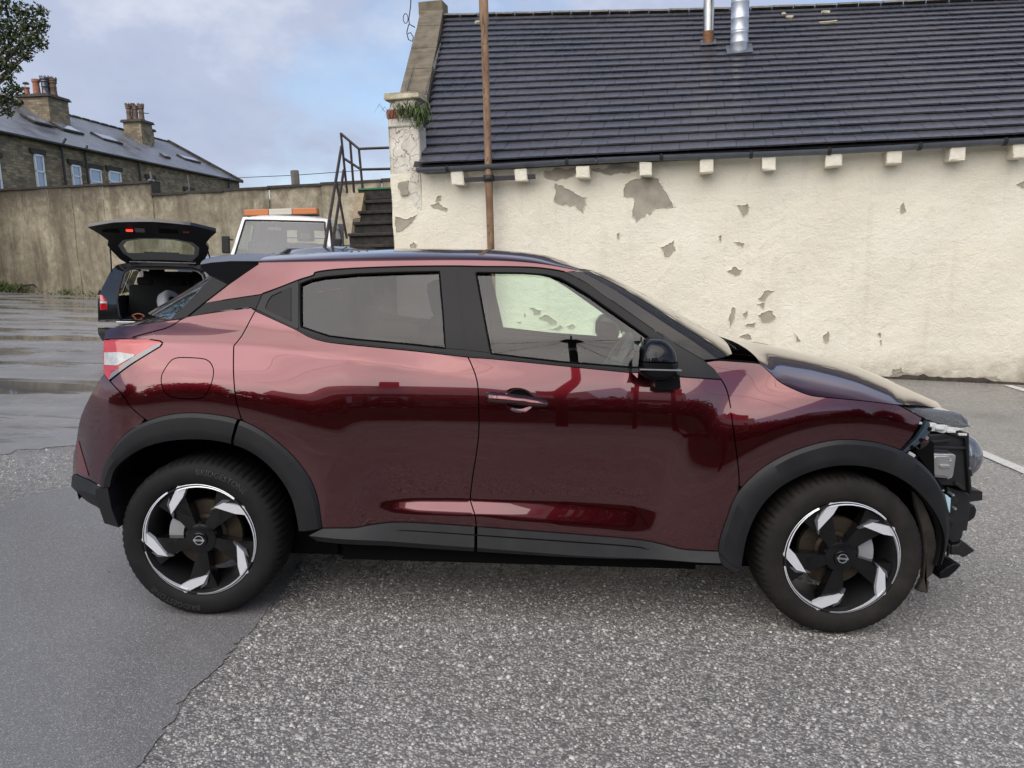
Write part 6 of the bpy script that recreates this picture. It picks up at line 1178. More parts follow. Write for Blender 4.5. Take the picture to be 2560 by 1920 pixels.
    m = MB(); m.lathe([(.06, -.012), (.145, -.012), (.148, -.006), (.148, .012), (.06, .012)], 48, axis='Y'); m.lathe([(.0, -.03), (.075, -.03), (.085, -.02), (.085, .0)], 32, axis='Y'); parts['brake_disc'] = (m, 'disc_iron', 30)
    m = MB(); rows = [[(.152 * math.cos(a), y, .152 * math.sin(a)) for y in (-.045, .05)] + [(.092 * math.cos(a), y, .092 * math.sin(a)) for y in (.05, -.045)] + [(.152 * math.cos(a), -.045, .152 * math.sin(a))] for a in np.linspace(math.radians(-28), math.radians(34), 12)]; m.grid(rows); parts['brake_caliper'] = (m, 'caliper', 30)
    return parts
WP = build_wheel()
def text_mesh(body, size):
    cu = bpy.data.curves.new('t', 'FONT'); cu.body = body; cu.size = size; cu.align_x = 'CENTER'; cu.extrude = .0; cu.resolution_u = 2
    o = bpy.data.objects.new('t', cu); COL.objects.link(o); dg = bpy.context.evaluated_depsgraph_get(); me = bpy.data.meshes.new_from_object(o.evaluated_get(dg)); bpy.data.objects.remove(o); bpy.data.curves.remove(cu)
    bm = bmesh.new(); bm.from_mesh(me); bmesh.ops.subdivide_edges(bm, edges=[e for e in bm.edges if e.calc_length() > size * .3], cuts=2); bmesh.ops.triangulate(bm, faces=bm.faces[:]); bm.verts.index_update(); v = [tuple(p.co) for p in bm.verts]; f = [tuple(q.index for q in p.verts) for p in bm.faces]; bm.free(); bpy.data.meshes.remove(me); return v, f
TV, TF = text_mesh('BRIDGESTONE', .034); NV, NF = text_mesh('NISSAN', .0068)
def place_wheel(x, side, spin, caliper_side, tyre_mat, letters):
    w = bpy.data.objects.new('wheel', None); COL.objects.link(w); w.empty_display_size = .1; w.parent = car
    w.location = (x, -.780 * side, .335); w.rotation_euler = (0, spin, 0)
    if side < 0: w.scale = (1, -1, 1)
    for k, val in WP.items():
        if isinstance(val, list):
            for m in val:
                key = (k, id(m))
                if key not in WMESH: o = fix_normals(m.build(k, {'spoke': 'wheel_black', 'alloy_insert': 'machined_alloy', 'spoke_facet': 'facet_grey', 'wheel_nut': 'nut_black'}[k], w, sharp=25)); WMESH[key] = o.data
                else: o = bpy.data.objects.new(k, WMESH[key]); COL.objects.link(o); o.parent = w
        else:
            m, mt, sh_ = val
            if k == 'tyre': mt = tyre_mat
            key = (k, mt)
            if key not in WMESH: o = fix_normals(m.build(k, mt, w, sharp=sh_)); WMESH[key] = o.data
            else: o = bpy.data.objects.new(k, WMESH[key]); COL.objects.link(o); o.parent = w
            if k == 'brake_caliper': o.rotation_euler = (0, -spin + caliper_side, 0)
    # raised lettering round the sidewall
    for a0, up in letters:
        r0 = .279; vv = []
        for (tx, ty, tz) in TV:
            r = r0 + (ty if up else -ty) + (0 if up else .025); a = a0 - (tx / (r0 + .012)) * (1 if up else -1); rr = r; vv.append((rr * math.cos(a), -.1172 + (.0035 if rr > .296 else 0) * 1, rr * math.sin(a)))
        o = obj('tyre_lettering', vv, TF, 'tyre_letter', w)
    o = obj('badge_lettering', [(tx, -.1118, tz_ - .0024) for tx, tz_, _ in NV], NF, 'gloss_black', w)
    return w
WMESH = {}
place_wheel(-1.318, 1, 0.0, math.radians(180), 'tyre_rubber', [(math.radians(68), True), (math.radians(248), True)])
place_wheel(1.318, 1, math.radians(4), math.radians(0), 'dusty_tyre', [])
place_wheel(-1.318, -1, .5, 0, 'tyre_rubber', []); place_wheel(1.318, -1, 1.1, 0, 'dusty_tyre', [])
# ---- stripped front end
def plate(name, key, y0, y1, mt, bev=0.0, both=False):
    m = MB(); m.prism(FX[key], lambda a, b, d: (a, d, b), y0, y1); o = fix_normals(m.build(name, mt, car))
    if bev:
        md = o.modifiers.new('b', 'BEVEL'); md.width = bev; md.segments = 2; md.limit_method = 'ANGLE'
    if both:
        c = mirr(o)
    return o
plate('lamp_housing', 'lhouse', -.68, -.42, 'raw_black', .008, True)
for i, (x, z, l) in enumerate(((1.76, .79, .10), (1.80, .765, .16), (1.72, .73, .05), (1.84, .82, .08))):
    m = MB(); m.rbox((x, -.685, z), (l, .02, .012), .003, Matrix.Rotation(R_(8 * (i - 1)), 3, 'Y')); m.build('housing_rib', 'raw_black', car)
m = MB(); m.tube([(1.70, -.695, .752), (1.80, -.695, .748)], .011, 8); m.build('adjuster', 'trim_dark', car)
plate('lamp_flange', 'flange', -.70, -.40, 'trim_dark', .004, True)
plate('lamp_control_module', 'module', -.725, -.68, 'alu_module', .004); plate('module_plate', 'modplate', -.737, -.72, 'alu_module', .004); plate('module_bar', 'modbar', -.745, -.73, 'alu_module', .003)
for x, z in ((1.752, .716), (1.748, .644)):
    m = MB(); m.lathe([(0, -.741), (.004, -.741), (.006, -.735)], 8, (x + .045, 0, z), axis='Y'); m.build('module_screw', 'silver_trim', car)
dm = FX['dome']; cz = (dm[0][1] + dm[1][1]) / 2; rr = abs(dm[0][1] - dm[1][1]) / 2
def dome(scale, x0, dep, mt, nm, both=True):
    m = MB(); P = []
    for t in np.linspace(0, 1, 14):
        a = t * math.pi / 2; r = rr * scale * math.cos(a) ** .75 if t < 1 else 0.0; x = x0 + dep * math.sin(a); P.append([(x, -.565 + r * math.cos(b), cz + r * math.sin(b)) for b in np.linspace(0, 2 * math.pi, 33)])
    m.grid([[(x0 - .05, p[1], p[2]) for p in P[0]]] + P); o = fix_normals(m.build(nm, mt, car, smooth=True)); mirr(o)
dome(1.0, 1.925, .085, 'lens', 'headlamp_lens'); dome(.80, 1.90, .03, 'silver_trim', 'headlamp_bowl')
m = MB(); m.lathe([(0, -.0), (.034, 0), (.034, .03)], 20, (0, 0, 0), axis='Y'); vv = [(1.945 - y, -.565 + x, cz + z) for x, y, z in m.v]; o = obj('projector', vv, m.f, 'lens', car); mirr(o)
m = MB(); P = [[(1.93 + x, -.565 + rr * k * math.cos(b), cz + rr * k * math.sin(b)) for b in np.linspace(0, 2 * math.pi, 33)] for x, k in ((0, .99), (.012, .96), (.016, .88), (.002, .84))]; m.grid(P); o = m.build('lamp_bezel', 'silver_trim', car, smooth=True); mirr(o)
plate('daylight_lamp_lens', 'drl', -.68, -.50, 'lens', .01, True); 
q = FX['drl']; m = MB(); cx_, cz_ = np.mean(q, 0); m.prism([(cx_ + (a - cx_) * .90, cz_ + (b - cz_) * .78) for a, b in q], lambda a, b, d: (a, d, b), -.655, -.52); o = fix_normals(m.build('daylight_lamp_body', 'alu_module', car)); mirr(o)
for i in range(5):
    t = i / 4; x = 1.66 + .22 * t; z = .915 - .055 * t; m = MB(); m.rbox((x, -.662, z), (.05, .01, .012), .003, Matrix.Rotation(R_(14), 3, 'Y')); m.build('lamp_reflector', 'silver_trim', car)
plate('broken_lamp_shard', 'shards', -.69, -.655, 'pale_plastic', .003); 
for i in range(5):
    m = MB(); m.rbox((1.665 + .048 * i, -.695, .868 - .011 * i), (.036, .012, .010), .003); m.build('lamp_clip', 'pale_plastic', car)
plate('wing_bracket', 'bracket', -.795, -.77, 'bracket_blue', .002, True)
for x, z in ((1.665, .862), (1.635, .815), (1.60, .785)):
    m = MB(); m.lathe([(0, -.797), (.009, -.797), (.009, -.79)], 12, (x, 0, z), axis='Y'); m.build('bracket_hole', 'void_black', car)
plate('inner_wing', 'mass2', -.76, -.40, 'void_black', 0, True)
m = MB(); m.rbox((1.665, -.745, .80), (.05, .02, .016), .004); m.build('mount_flange', mat('rust_red', (.10, .02, .02), .6), car); m = MB(); m.rbox((1.672, -.74, .775), (.03, .03, .05), .004); m.build('mount_block', 'raw_black', car); m = MB(); m.lathe([(0, -.765), (.008, -.765), (.010, -.75)], 10, (1.675, 0, .818), axis='Y'); m.build('mount_bolt', 'silver_trim', car); m = MB(); m.rbox((1.60, -.80, .755), (.03, .01, .014), .003, Matrix.Rotation(.5, 3, 'Y')); m.build('torn_clip', 'pale_plastic', car)
b_ = FX['beam']; m = MB(); m.prism(b_, lambda a, b, d: (a, d, b), -.54, .54); o = fix_normals(m.build('crash_beam', 'raw_black', car))
plate('fog_pod', 'horn', -.64, -.52, 'trim_dark', .012, True); plate('bumper_carrier', 'mass', -.66, -.40, 'raw_black', .006, True)
m = MB(); m.box((1.80, 0, .60), (.10, 1.0, .46)); m.build('radiator', 'void_black', car)
for i in range(6):
    m = MB(); m.box((1.853, 0, .42 + .07 * i), (.01, .98, .012)); m.build('radiator_slat', 'raw_black', car)
plate('washer_bottle', 'sliver', -.815, -.70, 'sky_plastic'); plate('broken_bracket', 'fin1', -.66, -.56, 'raw_black', .006); plate('broken_undertray', 'fin2', -.75, -.60, 'satin_black', .006)
plate('torn_arch_liner', 'flapliner', -.80, -.765, 'liner_felt', .01)
m = MB(); m.tube([(1.83, -.69, .36), (1.86, -.68, .33), (1.87, -.66, .28)], .006, 6); m.build('loose_wire', 'raw_black', car)
# front slam panel under the bonnet lip
m = MB(); m.box((1.78, 0, .82), (.16, 1.10, .10)); m.build('slam_panel', 'raw_black', car)

for i, pts in enumerate(([(1.62, -.735, .80), (1.66, -.745, .76), (1.64, -.74, .70), (1.68, -.73, .66)], [(1.70, -.70, .60), (1.76, -.69, .585), (1.80, -.68, .55), (1.79, -.675, .50)], [(1.83, -.67, .47), (1.86, -.675, .44), (1.85, -.67, .40)], [(1.88, -.64, .60), (1.93, -.64, .575), (1.96, -.62, .55)])):
    m = MB(); m.tube(pts, .006, 6); m.build('wiring', ['raw_black', 'trim_dark', 'raw_black', 'trim_dark'][i], car, smooth=True)
for i, (x, y, z, a, b, mt) in enumerate(((1.69, -.71, .655, .03, .018, 'pale_plastic'), (1.79, -.69, .53, .035, .02, 'trim_dark'), (1.845, -.68, .435, .03, .02, 'trim_dark'), (1.87, -.685, .60, .05, .014, 'raw_black'), (1.80, -.69, .45, .06, .02, 'raw_black'), (1.85, -.67, .53, .04, .05, 'raw_black'), (1.905, -.66, .645, .03, .05, 'raw_black'))):
    m = MB(); m.rbox((x, y, z), (a, .03, b), .004, Matrix.Rotation(.2 * i, 3, 'Y')); m.build('connector', mt, car)
for x, z in ((1.80, .58), (1.845, .56), (1.80, .49), (1.86, .50), (1.77, .66), (1.90, .68)):
    m = MB(); m.lathe([(0, -.70), (.005, -.70), (.007, -.69), (.007, -.66)], 8, (x, 0, z), axis='Y'); m.build('fixing_screw', 'zinc', car)
# ------------------------------------------------------------------ other vehicles in the yard
mat('car_black', (.010, .010, .012), .12, coat=.8); mat('rubber_seal', (.012, .012, .012), .7); mat('boot_lining', (.018, .018, .019), .95); mat('glass_dark', (.03, .035, .04), .04, metal=.2); glass_mat('auto_glass', (.66, .74, .68)); mat('lamp_amber', (.50, .17, .055), .4); mat('lamp_cream', (.52, .50, .42), .4); glass_mat('truck_glass', (.70, .76, .72), painted_refl=.16, dcol=(.55, .58, .58)); mat('white_paint', (.78, .79, .78), .28, coat=.4); mat('beige_cloth', (.34, .32, .28), .9); mat('chrome', (.7, .7, .72), .15, metal=1.0); mat('car_graphite', (.045, .046, .05), .22, metal=.4, coat=.8); mat('car_blue', (.02, .05, .13), .2, metal=.3, coat=.8); mat('orange_strap', (.35, .12, .06), .8); mat('lamp_glow', (.6, .02, .02), .3, emit=(1, .05, .03), es=1.2); mat('grey_tyre', (.22, .235, .25), .6, vary=.2)  # truck_glass carries the windscreen's pale grey reflection as painted colour
def ring_faces(n): return [(i, (i + 1) % n, (i + 1) % n + n, i + n) for i in range(n)]
def simple_wheel(parent, x, y, z, r, w=.22):
    h = bpy.data.objects.new('wheel', None); COL.objects.link(h); h.parent = parent; h.location = (x, y, z); h.rotation_euler = (0, 0, math.pi / 2 if parent.get('axis') else 0)
    m = MB(); m.lathe([(r * .66, -w * .45), (r * .74, -w / 2), (r * .94, -w * .48), (r, -w * .36), (r, w * .36), (r * .94, w * .48), (r * .74, w / 2), (r * .66, w * .45)], 36, axis='Y'); m.build('tyre', 'tyre_rubber', h, smooth=True)
    for s in (-1, 1):
        m = MB(); m.lathe([(0, s * w * .32), (r * .2, s * w * .36), (r * .62, s * w * .40), (r * .67, s * w * .46)], 24, axis='Y'); o = m.build('rim', 'chrome', h, smooth=True)
    return h
def estate():
    # local: x right, y forward (bonnet), origin under the tail
    e = empty('estate_car', 'black estate car with its tailgate raised, behind the red hatchback', 'car', mw=Matrix.Translation((-5.60, 7.95, 0)) @ Matrix.Rotation(R_(18), 4, 'Z'))
    hw = .92
    # opening ring outline (x,z), left half then mirrored
    outer = [(-.90, .36), (-.93, .62), (-.925, .92), (-.86, 1.12), (-.74, 1.38), (-.66, 1.46), (-.50, 1.50), (0, 1.515)]
    inner = [(-.60, .60), (-.64, .70), (-.66, .92), (-.63, 1.12), (-.575, 1.34), (-.50, 1.40), (-.40, 1.425), (0, 1.43)]
    O = outer + [(-x, z) for x, z in outer[:-1][::-1]]; I = inner + [(-x, z) for x, z in inner[:-1][::-1]]; n = len(O)
    def yback(z): return .04 + .30 * max(0, z - .85) ** 1.2
    v = [(x, yback(z), z) for x, z in O] + [(x, yback(z) + .05, z) for x, z in I]
    m = MB(); m.add(v, [(i, i + 1, i + 1 + n, i + n) for i in range(n - 1)]); m.add([(-.60, .10, .60), (.60, .10, .60), (.90, .03, .36), (-.90, .03, .36)], [(0, 1, 2, 3)]); m.build('tail_frame', 'car_black', e, sharp=40)
    # seal
    m = MB(); m.tube([(x, yback(z) + .03, z) for x, z in I], .014, 6); m.build('opening_seal', 'rubber_seal', e, smooth=True)
    m = MB(); L = [(x * .97, yback(z) + .06, z - .012) for x, z in I if z > 1.0]; m.tube(L, .016, 6); m.build('pale_lining_edge', 'headliner', e, smooth=True)
    # body sides and roof as a loft forward
    st_ = [(0.0, 1.0, 0), (.6, 1.01, 0), (1.6, 1.01, 0), (2.6, 1.0, -.02), (3.0, .99, -.10)]
    m = MB(); rows = []
    for y, k, dz in st_: rows.append([(x * k, y + yback(z) * (1 if y == 0 else 0), (z if z < .95 else z + dz * (z - .95) / .55)) for x, z in O])
    # leave window band open: build lower body and roof separately
    low = [[p for p in r if p[2] < .97] for r in rows]
    for s in (-1, 1):
        m = MB(); m.grid([[q for q in r if q[0] * s > 0] for r in low]); m.build('body_side', 'car_black', e, smooth=True)
    m = MB(); m.grid([[q for q in r if q[2] > 1.36 + d[2] * .8] for r, d in zip(rows, st_)]); m.build('roof', 'car_black', e, smooth=True)
    for s in (-1, 1):
        for (ya, yb) in ((.42, 1.02), (1.10, 1.85), (1.95, 2.75)):
            m = MB(); m.add([(s * .90, ya, .97), (s * .90, yb, .97), (s * .735, yb - .05, 1.36), (s * .735, ya + .10, 1.36)], [(0, 1, 2, 3)]); m.build('side_window', 'auto_glass', e)
        for (ya, yb) in ((.30, .44), (1.0, 1.12), (1.83, 1.97)):
            m = MB(); m.add([(s * .895, ya, .96), (s * .895, yb, .96), (s * .73, yb + .02, 1.38), (s * .73, ya + .05, 1.38)], [(0, 1, 2, 3)]); m.build('pillar', 'car_black', e)
        m = MB(); m.add([(s * .86, .40, .96), (s * .86, .9, .96), (s * .70, .9, 1.37), (s * .70, .60, 1.37)], [(0, 1, 2, 3)]); 
        m = MB(); m.add([(s * .80, .32, .98), (s * .80, .52, .98), (s * .66, .62, 1.37), (s * .66, .46, 1.37)], [(0, 1, 2, 3)]); m.build('pillar_lining', 'beige_cloth', e)
    m = MB(); m.add([(-.72, 2.75, 1.36), (.72, 2.75, 1.36), (.82, 3.35, .95), (-.82, 3.35, .95)], [(0, 1, 2, 3)]); m.build('windscreen', 'auto_glass', e)
    # bonnet and nose
    m = MB(); m.grid([[(x, y, z - .10 * (abs(x) / .86) ** 3) for x in np.linspace(-.86, .86, 9)] for y, z in ((3.3, .97), (3.9, .90), (4.35, .80), (4.6, .66), (4.66, .45), (4.6, .3))]); m.build('bonnet', 'car_black', e, smooth=True)
    for s in (-1, 1):
        m = MB(); m.grid([[(s * .92, y, .36), (s * .925, y, .62), (s * .90, y, .90 - .1 * (y > 3.5))] for y in (2.95, 3.5, 4.3)] + [[(s * .82, 4.6, .36), (s * .84, 4.62, .58), (s * .8, 4.5, .74)]]); m.build('front_wing', 'car_black', e, smooth=True)
    # boot interior
    m = MB(); m.add([(-.70, .1, .60), (.70, .1, .60), (.70, 1.15, .62), (-.70, 1.15, .62)], [(0, 1, 2, 3)]); m.add([(-.72, .1, .6), (-.72, 1.2, .6), (-.74, 1.2, .97), (-.74, .30, .97)], [(0, 1, 2, 3)]); m.build('boot_floor', 'boot_lining', e)
    m = MB(); m.add([(.72, .1, .6), (.72, 1.2, .6), (.74, 1.2, .97), (.74, .30, .97)], [(3, 2, 1, 0)]); m.build('boot_side', 'boot_lining', e)
    m = MB(); rt = Matrix.Rotation(R_(-12), 3, 'X'); m.rbox((0, 1.22, .86), (1.36, .16, .56), .05, rt); m.build('rear_seat', 'boot_lining', e)
    m = MB(); m.rbox((-.05, 1.13, .97), (.26, .012, .05), .004, rt); m.build('seat_label', 'trim_dark', e)
    for x in (-.44, .02, .44):
        m = MB(); m.rbox((x, 1.30, 1.20), (.25, .10, .13), .04); m.build('head_rest', 'boot_lining', e)
    for x in (-.36, .36):
        m = MB(); m.rbox((x, 2.05, 1.02), (.46, .14, .60), .06, rt); m.build('front_seat', 'boot_lining', e); m = MB(); m.rbox((x, 2.12, 1.36), (.26, .10, .16), .05); m.build('head_rest', 'boot_lining', e)
    m = MB(); m.add([(-.62, .25, 1.425), (.62, .25, 1.425), (.62, 2.7, 1.43), (-.62, 2.7, 1.43)], [(3, 2, 1, 0)]); m.build('headliner', 'cabin_grey', e)
    m = MB(); m.add([(-.85, .1, .30), (.85, .1, .30), (.85, 4.5, .30), (-.85, 4.5, .30)], [(0, 1, 2, 3)]); m.build('underbody', 'void_black', e)
    # bumper
    m = MB(); m.grid([[(x * k, y - .10 * (1 - (x / .93) ** 4), z) for x in np.linspace(-.93, .93, 15)] for z, y, k in ((.30, .06, .96), (.42, -.02, 1.0), (.56, -.03, 1.0), (.62, .03, .98), (.63, .12, .9))]); m.build('rear_bumper', 'car_black', e, smooth=True)
    m = MB(); m.rbox((0, -.135, .60), (1.3, .02, .02), .006); m.build('bumper_trim', 'chrome', e)
    # tail lamps
    for s in (-1, 1):
        l = bpy.data.objects.new('tail_lamp', None); COL.objects.link(l); l.parent = e
        for z0, z1, mt, nm in ((.905, 1.0, 'lamp_red', 'upper_lens'), (.875, .903, 'lamp_clear', 'clear_lens'), (.775, .873, 'lamp_red', 'lower_lens')):
            m = MB(); P = []
            for z in (z0, (z0 + z1) / 2, z1):
                tp = max(0, (z - .9)) * .5; P.append([(s * (.80 + tp), .045 + yback(z) - .03, z), (s * (.87 + tp * .6), -.005 + yback(z) - .02, z), (s * (.935 - tp * .3), .06 + yback(z), z), (s * (.945 - tp * .4), .30, z)])
            m.grid(P); o = fix_normals(m.build(nm, mt, l, smooth=True))
    # bright sliver added to stand for sky reflected in the black flank
    m = MB(); m.add([(-.93, .10, 1.0), (-.90, .08, 1.09), (-.90, .5, 1.0), (-.93, .5, .98)], [(0, 1, 2, 3)]); m.build('sky_glint', 'white_paint' if False else 'chrome', e)
    # raised tailgate: hinge line at z 1.5, y .24; swings back over the camera side
    g = bpy.data.objects.new('tailgate', None); COL.objects.link(g); g.parent = e; g.location = (0, .20, 1.50)
    g.rotation_euler = (R_(-36), 0, 0)
    # tailgate plane coords: a across, b from hinge (0) to lip (1.12), towards -y
    out = [(-.52, .0), (-.60, .12), (-.67, .34), (-.70, .50), (-.665, .62), (-.74, .80), (-.845, 1.00), (-.84, 1.03), (-.5, 1.13), (0, 1.16)]; out = out + [(-a, b) for a, b in out[:-1][::-1]]
    hole = [(-.42, .09), (-.53, .28), (-.56, .48), (-.48, .61), (-.25, .67), (0, .68)]; hole = hole + [(-a, b) for a, b in hole[:-1][::-1]]
    def gp(a, b, d): return (a * 1.0, -b, d - .16 * (b / 1.15) ** 2 * .8 - .05 * (a / .8) ** 2)
    p = resamp(out, .06); q = resamp(hole, .06)
    if area(p) < 0: p = p[::-1]
    V, F = tri_region(p, [q], .08)
    for d, nm, mt in ((.055, 'outer_skin', 'car_black'), (0.0, 'inner_trim', 'trim_dark')): obj(nm, [gp(a, b, d) for a, b in V], F, mt, g, smooth=True)
    m = MB(); n = len(p); m.add([gp(a, b, 0) for a, b in p] + [gp(a, b, .055) for a, b in p], ring_faces(n)); m.build('edge', 'car_black', g)
    m = MB(); n = len(q); m.add([gp(a, b, -.002) for a, b in q] + [gp(a, b, .055) for a, b in q], ring_faces(n)); m.build('window_edge', 'trim_dark', g)
    V, F = tri_region(q, [], .1); obj('rear_window', [gp(a, b, .03) for a, b in V], F, 'auto_glass', g, smooth=True)
    # pale frit band inside the window
    q2 = [(a * .86, .16 + (b - .14) * .80 + .10) for a, b in hole]; q2 = [(a * .88, b + .05 if b < .3 else b) for a, b in hole]; V, F = tri_region(q, [resamp([(a * .88, max(b, .27) - (.02 if b > .5 else 0)) for a, b in hole], .06)], .06); obj('window_band', [gp(a, b, -.004) for a, b in V], F, mat('band_grey', (.16, .165, .17), .5), g, smooth=True)
    for (a, b, w, h, mt, nm) in ((-.34, .90, .09, .035, 'lamp_glow', 'warning_lamp'), (.42, .92, .09, .03, 'lamp_red_dark', 'warning_lamp'), (-.20, .91, .13, .08, 'cabin_grey', 'latch_cover'), (.18, .91, .26, .09, 'void_black', 'pull_recess'), (-.58, .90, .22, .06, 'void_black', 'pull_recess')):
        x, y, z = gp(a, b, -.008); m = MB(); m.rbox((x, y, z), (w, h, .02), .006); m.build(nm, mt, g)
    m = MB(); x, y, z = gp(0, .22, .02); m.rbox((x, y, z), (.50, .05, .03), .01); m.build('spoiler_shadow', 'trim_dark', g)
    for s in (-1, 1):
        m = MB(); m.tube([(s * .76, .30, 1.22), (s * .67, -.19, 1.74)], .011, 6); m.build('gas_strut', 'rubber_seal', e)
        m = MB(); m.rbox((s * .42, .24, 1.49), (.12, .08, .05), .01); m.build('hinge', 'rubber_seal', e)
    m = MB(); m.rbox((.0, .15, 1.512), (.95, .02, .012), .004); m.build('roof_edge_strip', 'chrome', e)
    for s in (-1, 1):
        for y in (.95, 3.75): 
            h = bpy.data.objects.new('wheel', None); COL.objects.link(h); h.parent = e; h.location = (s * .80, y, .33); h.rotation_euler = (0, 0, math.pi / 2)
            m = MB(); m.lathe([(.21, -.09), (.24, -.11), (.31, -.105), (.33, -.08), (.33, .08), (.31, .105), (.24, .11), (.21, .09)], 32, axis='Y'); m.build('tyre', 'tyre_rubber', h, smooth=True); m = MB(); m.lathe([(0, -.06), (.2, -.07), (.215, -.095)], 20, axis='Y'); m.lathe([(0, .06), (.2, .07), (.215, .095)], 20, axis='Y'); m.build('rim', 'barrel_black', h, smooth=True)
    return e
est = estate()
EM = est.matrix_world.copy()
w = empty('spare_wheel', 'grey loose wheel lying in the boot of the black estate', 'wheel', mw=EM @ Matrix.Translation((.10, .40, .78)) @ Matrix.Rotation(R_(60), 4, 'Y') @ Matrix.Rotation(R_(20), 4, 'X'))
m = MB(); m.lathe([(.19, -.06), (.22, -.085), (.29, -.08), (.31, -.05), (.31, .05), (.29, .08), (.22, .085), (.19, .06)], 40, axis='Z'); m.build('tyre', 'grey_tyre', w, smooth=True); m = MB(); m.lathe([(0, .03), (.06, .045), (.12, .02), (.19, .06)], 24); m.build('rim', 'trim_dark', w, smooth=True)
m = MB(); m.tube([(-.40 + .07 * math.cos(a) * (1 + .3 * math.sin(3 * a)), .22, .66 + .05 * math.sin(a * 1.0)) for a in np.linspace(0, 6.0, 18)], .012, 5); o = m.build('ratchet_strap', 'orange_strap'); o.matrix_world = EM; tag(o, 'orange strap coiled on the boot floor of the black estate', 'strap')
# recovery truck facing us
def truck():
    t = empty('recovery_truck', 'white recovery truck with an amber light bar facing the camera', 'truck', mw=Matrix.Translation((-5.45, 13.15, 0)) @ Matrix.Rotation(R_(3), 4, 'Z') @ Matrix.Scale(1.12, 4))
    # cab: x right (viewer), y back, origin at front centre on ground
    hw = .97
    fr = [(.45, .00, .98), (.70, -.08, 1.03), (1.0, -.08, 1.03), (1.25, -.05, 1.03), (1.40, -.02, 1.02), (2.20, .42, .86), (2.29, .50, .83), (2.35, .62, .78)]   # z, y, half width
    m = MB(); m.grid([[(x * w_, y + .10 * abs(x) ** 3.0, z) for x in np.linspace(-1, 1, 13)] for z, y, w_ in fr[:5]]); m.build('cab_front', 'white_paint', t, smooth=True)
    # screen surround (white) with glass hole
    def fp(u, w_):      # u -1..1 , w_ 0 bottom .. 1 top
        z = 1.40 + .92 * w_; y = -.02 + .49 * w_; h = 1.02 - .16 * w_; return (u * h, y + .10 * abs(u) ** 3, z)
    for s in (-1, 1):
        m = MB(); m.grid([[fp(s * .90, w_), fp(s * 1.0, w_)] for w_ in np.linspace(0, 1, 6)]); m.build('screen_pillar', 'white_paint', t, smooth=True)
    m = MB(); m.grid([[fp(u, .0) for u in np.linspace(-.91, .91, 11)], [fp(u, .03) for u in np.linspace(-.91, .91, 11)]]); m.build('scuttle', 'rubber_seal', t)
    m = MB(); m.grid([[fp(u, w_) for u in np.linspace(-.91, .91, 13)] for w_ in np.linspace(.03, .93, 7)]); m.build('windscreen', 'truck_glass', t, smooth=True)
    L = [fp(-.91, w_) for w_ in np.linspace(.02, .93, 6)] + [fp(u, .93) for u in np.linspace(-.88, .88, 9)] + [fp(.91, w_) for w_ in np.linspace(.93, .02, 6)]; m = MB(); m.tube([(x, y - .006, z) for x, y, z in L], .016, 6); m.build('screen_seal', 'rubber_seal', t, smooth=True)
    rows = [[fp(u, .93) for u in np.linspace(-1, 1, 13)], [fp(u, 1.0) for u in np.linspace(-1, 1, 13)]] + [[(x * w_, y + .08 * abs(x) ** 3, z - .05 * abs(x) ** 4) for x in np.linspace(-1, 1, 13)] for z, y, w_ in ((2.345, .53, .85), (2.375, .64, .82), (2.39, 1.0, .80), (2.39, 1.7, .80))]
    m = MB(); m.grid(rows); m.build('cab_roof', 'white_paint', t, smooth=True)
    for s in (-1, 1):
        m = MB(); m.grid([[(s * .95, .18, .45), (s * .98, .16, 1.2), (s * .955, .22, 1.68)], [(s * .95, 1.75, .45), (s * .98, 1.75, 1.2), (s * .955, 1.75, 1.68)]]); m.build('cab_side', 'white_paint', t, smooth=True)
        m = MB(); m.add([(s * .955, .30, 1.68), (s * .955, 1.2, 1.68), (s * .86, 1.2, 2.18), (s * .87, .60, 2.18)], [(0, 1, 2, 3)]); m.build('side_window', 'auto_glass', t)
        m = MB(); m.grid([[(s * .955, 1.2, 1.68), (s * .83, 1.2, 2.24)], [(s * .955, 1.75, 1.68), (s * .83, 1.75, 2.24)]]); m.grid([[(s * .875, .55, 2.18), (s * .80, .55, 2.33)], [(s * .86, 1.75, 2.18), (s * .80, 1.75, 2.36)]]); m.build('cab_corner', 'white_paint', t)
        m = MB(); m.rbox((s * 1.10, .22, 1.75), (.16, .07, .34), .03); m.tube([(s * .96, .25, 1.85), (s * 1.10, .24, 1.85)], .014, 6); m.build('door_mirror', 'rubber_seal', t)
        m = MB(); m.rbox((s * .72, -.05, .95), (.30, .06, .18), .03); m.build('headlamp', 'lamp_clear', t)
    m = MB(); m.add([(-.95, 1.75, .5), (.95, 1.75, .5), (.83, 1.75, 2.36), (-.83, 1.75, 2.36)], [(0, 1, 2, 3)]); 
    # back wall with rear window
    for (x0, x1, z0, z1) in ((-.95, -.28, .5, 2.30), (.66, .95, .5, 2.30), (-.28, .66, .5, 1.86), (-.28, .66, 2.14, 2.30)):
        m = MB(); m.box(((x0 + x1) / 2, 1.74, (z0 + z1) / 2), (x1 - x0, .03, z1 - z0)); m.build('cab_back', 'cabin_grey', t)
    m = MB(); m.rbox((.30, .98, 1.99), (.36, .10, .23), .05); o = m.build('head_rest_frame', 'cabin_dark', t); m = MB(); m.rbox((.30, .925, 1.99), (.23, .02, .11), .02); m.build('head_rest_gap', 'headliner', t)
    m = MB(); m.rbox((.30, 1.0, 1.50), (.50, .16, .70), .06); m.rbox((-.45, 1.0, 1.50), (.9, .16, .70), .06); m.build('seat', 'cabin_dark', t); m = MB(); m.rbox((0, .34, 1.36), (1.8, .40, .18), .05); m.build('dashboard', 'cabin_grey', t)
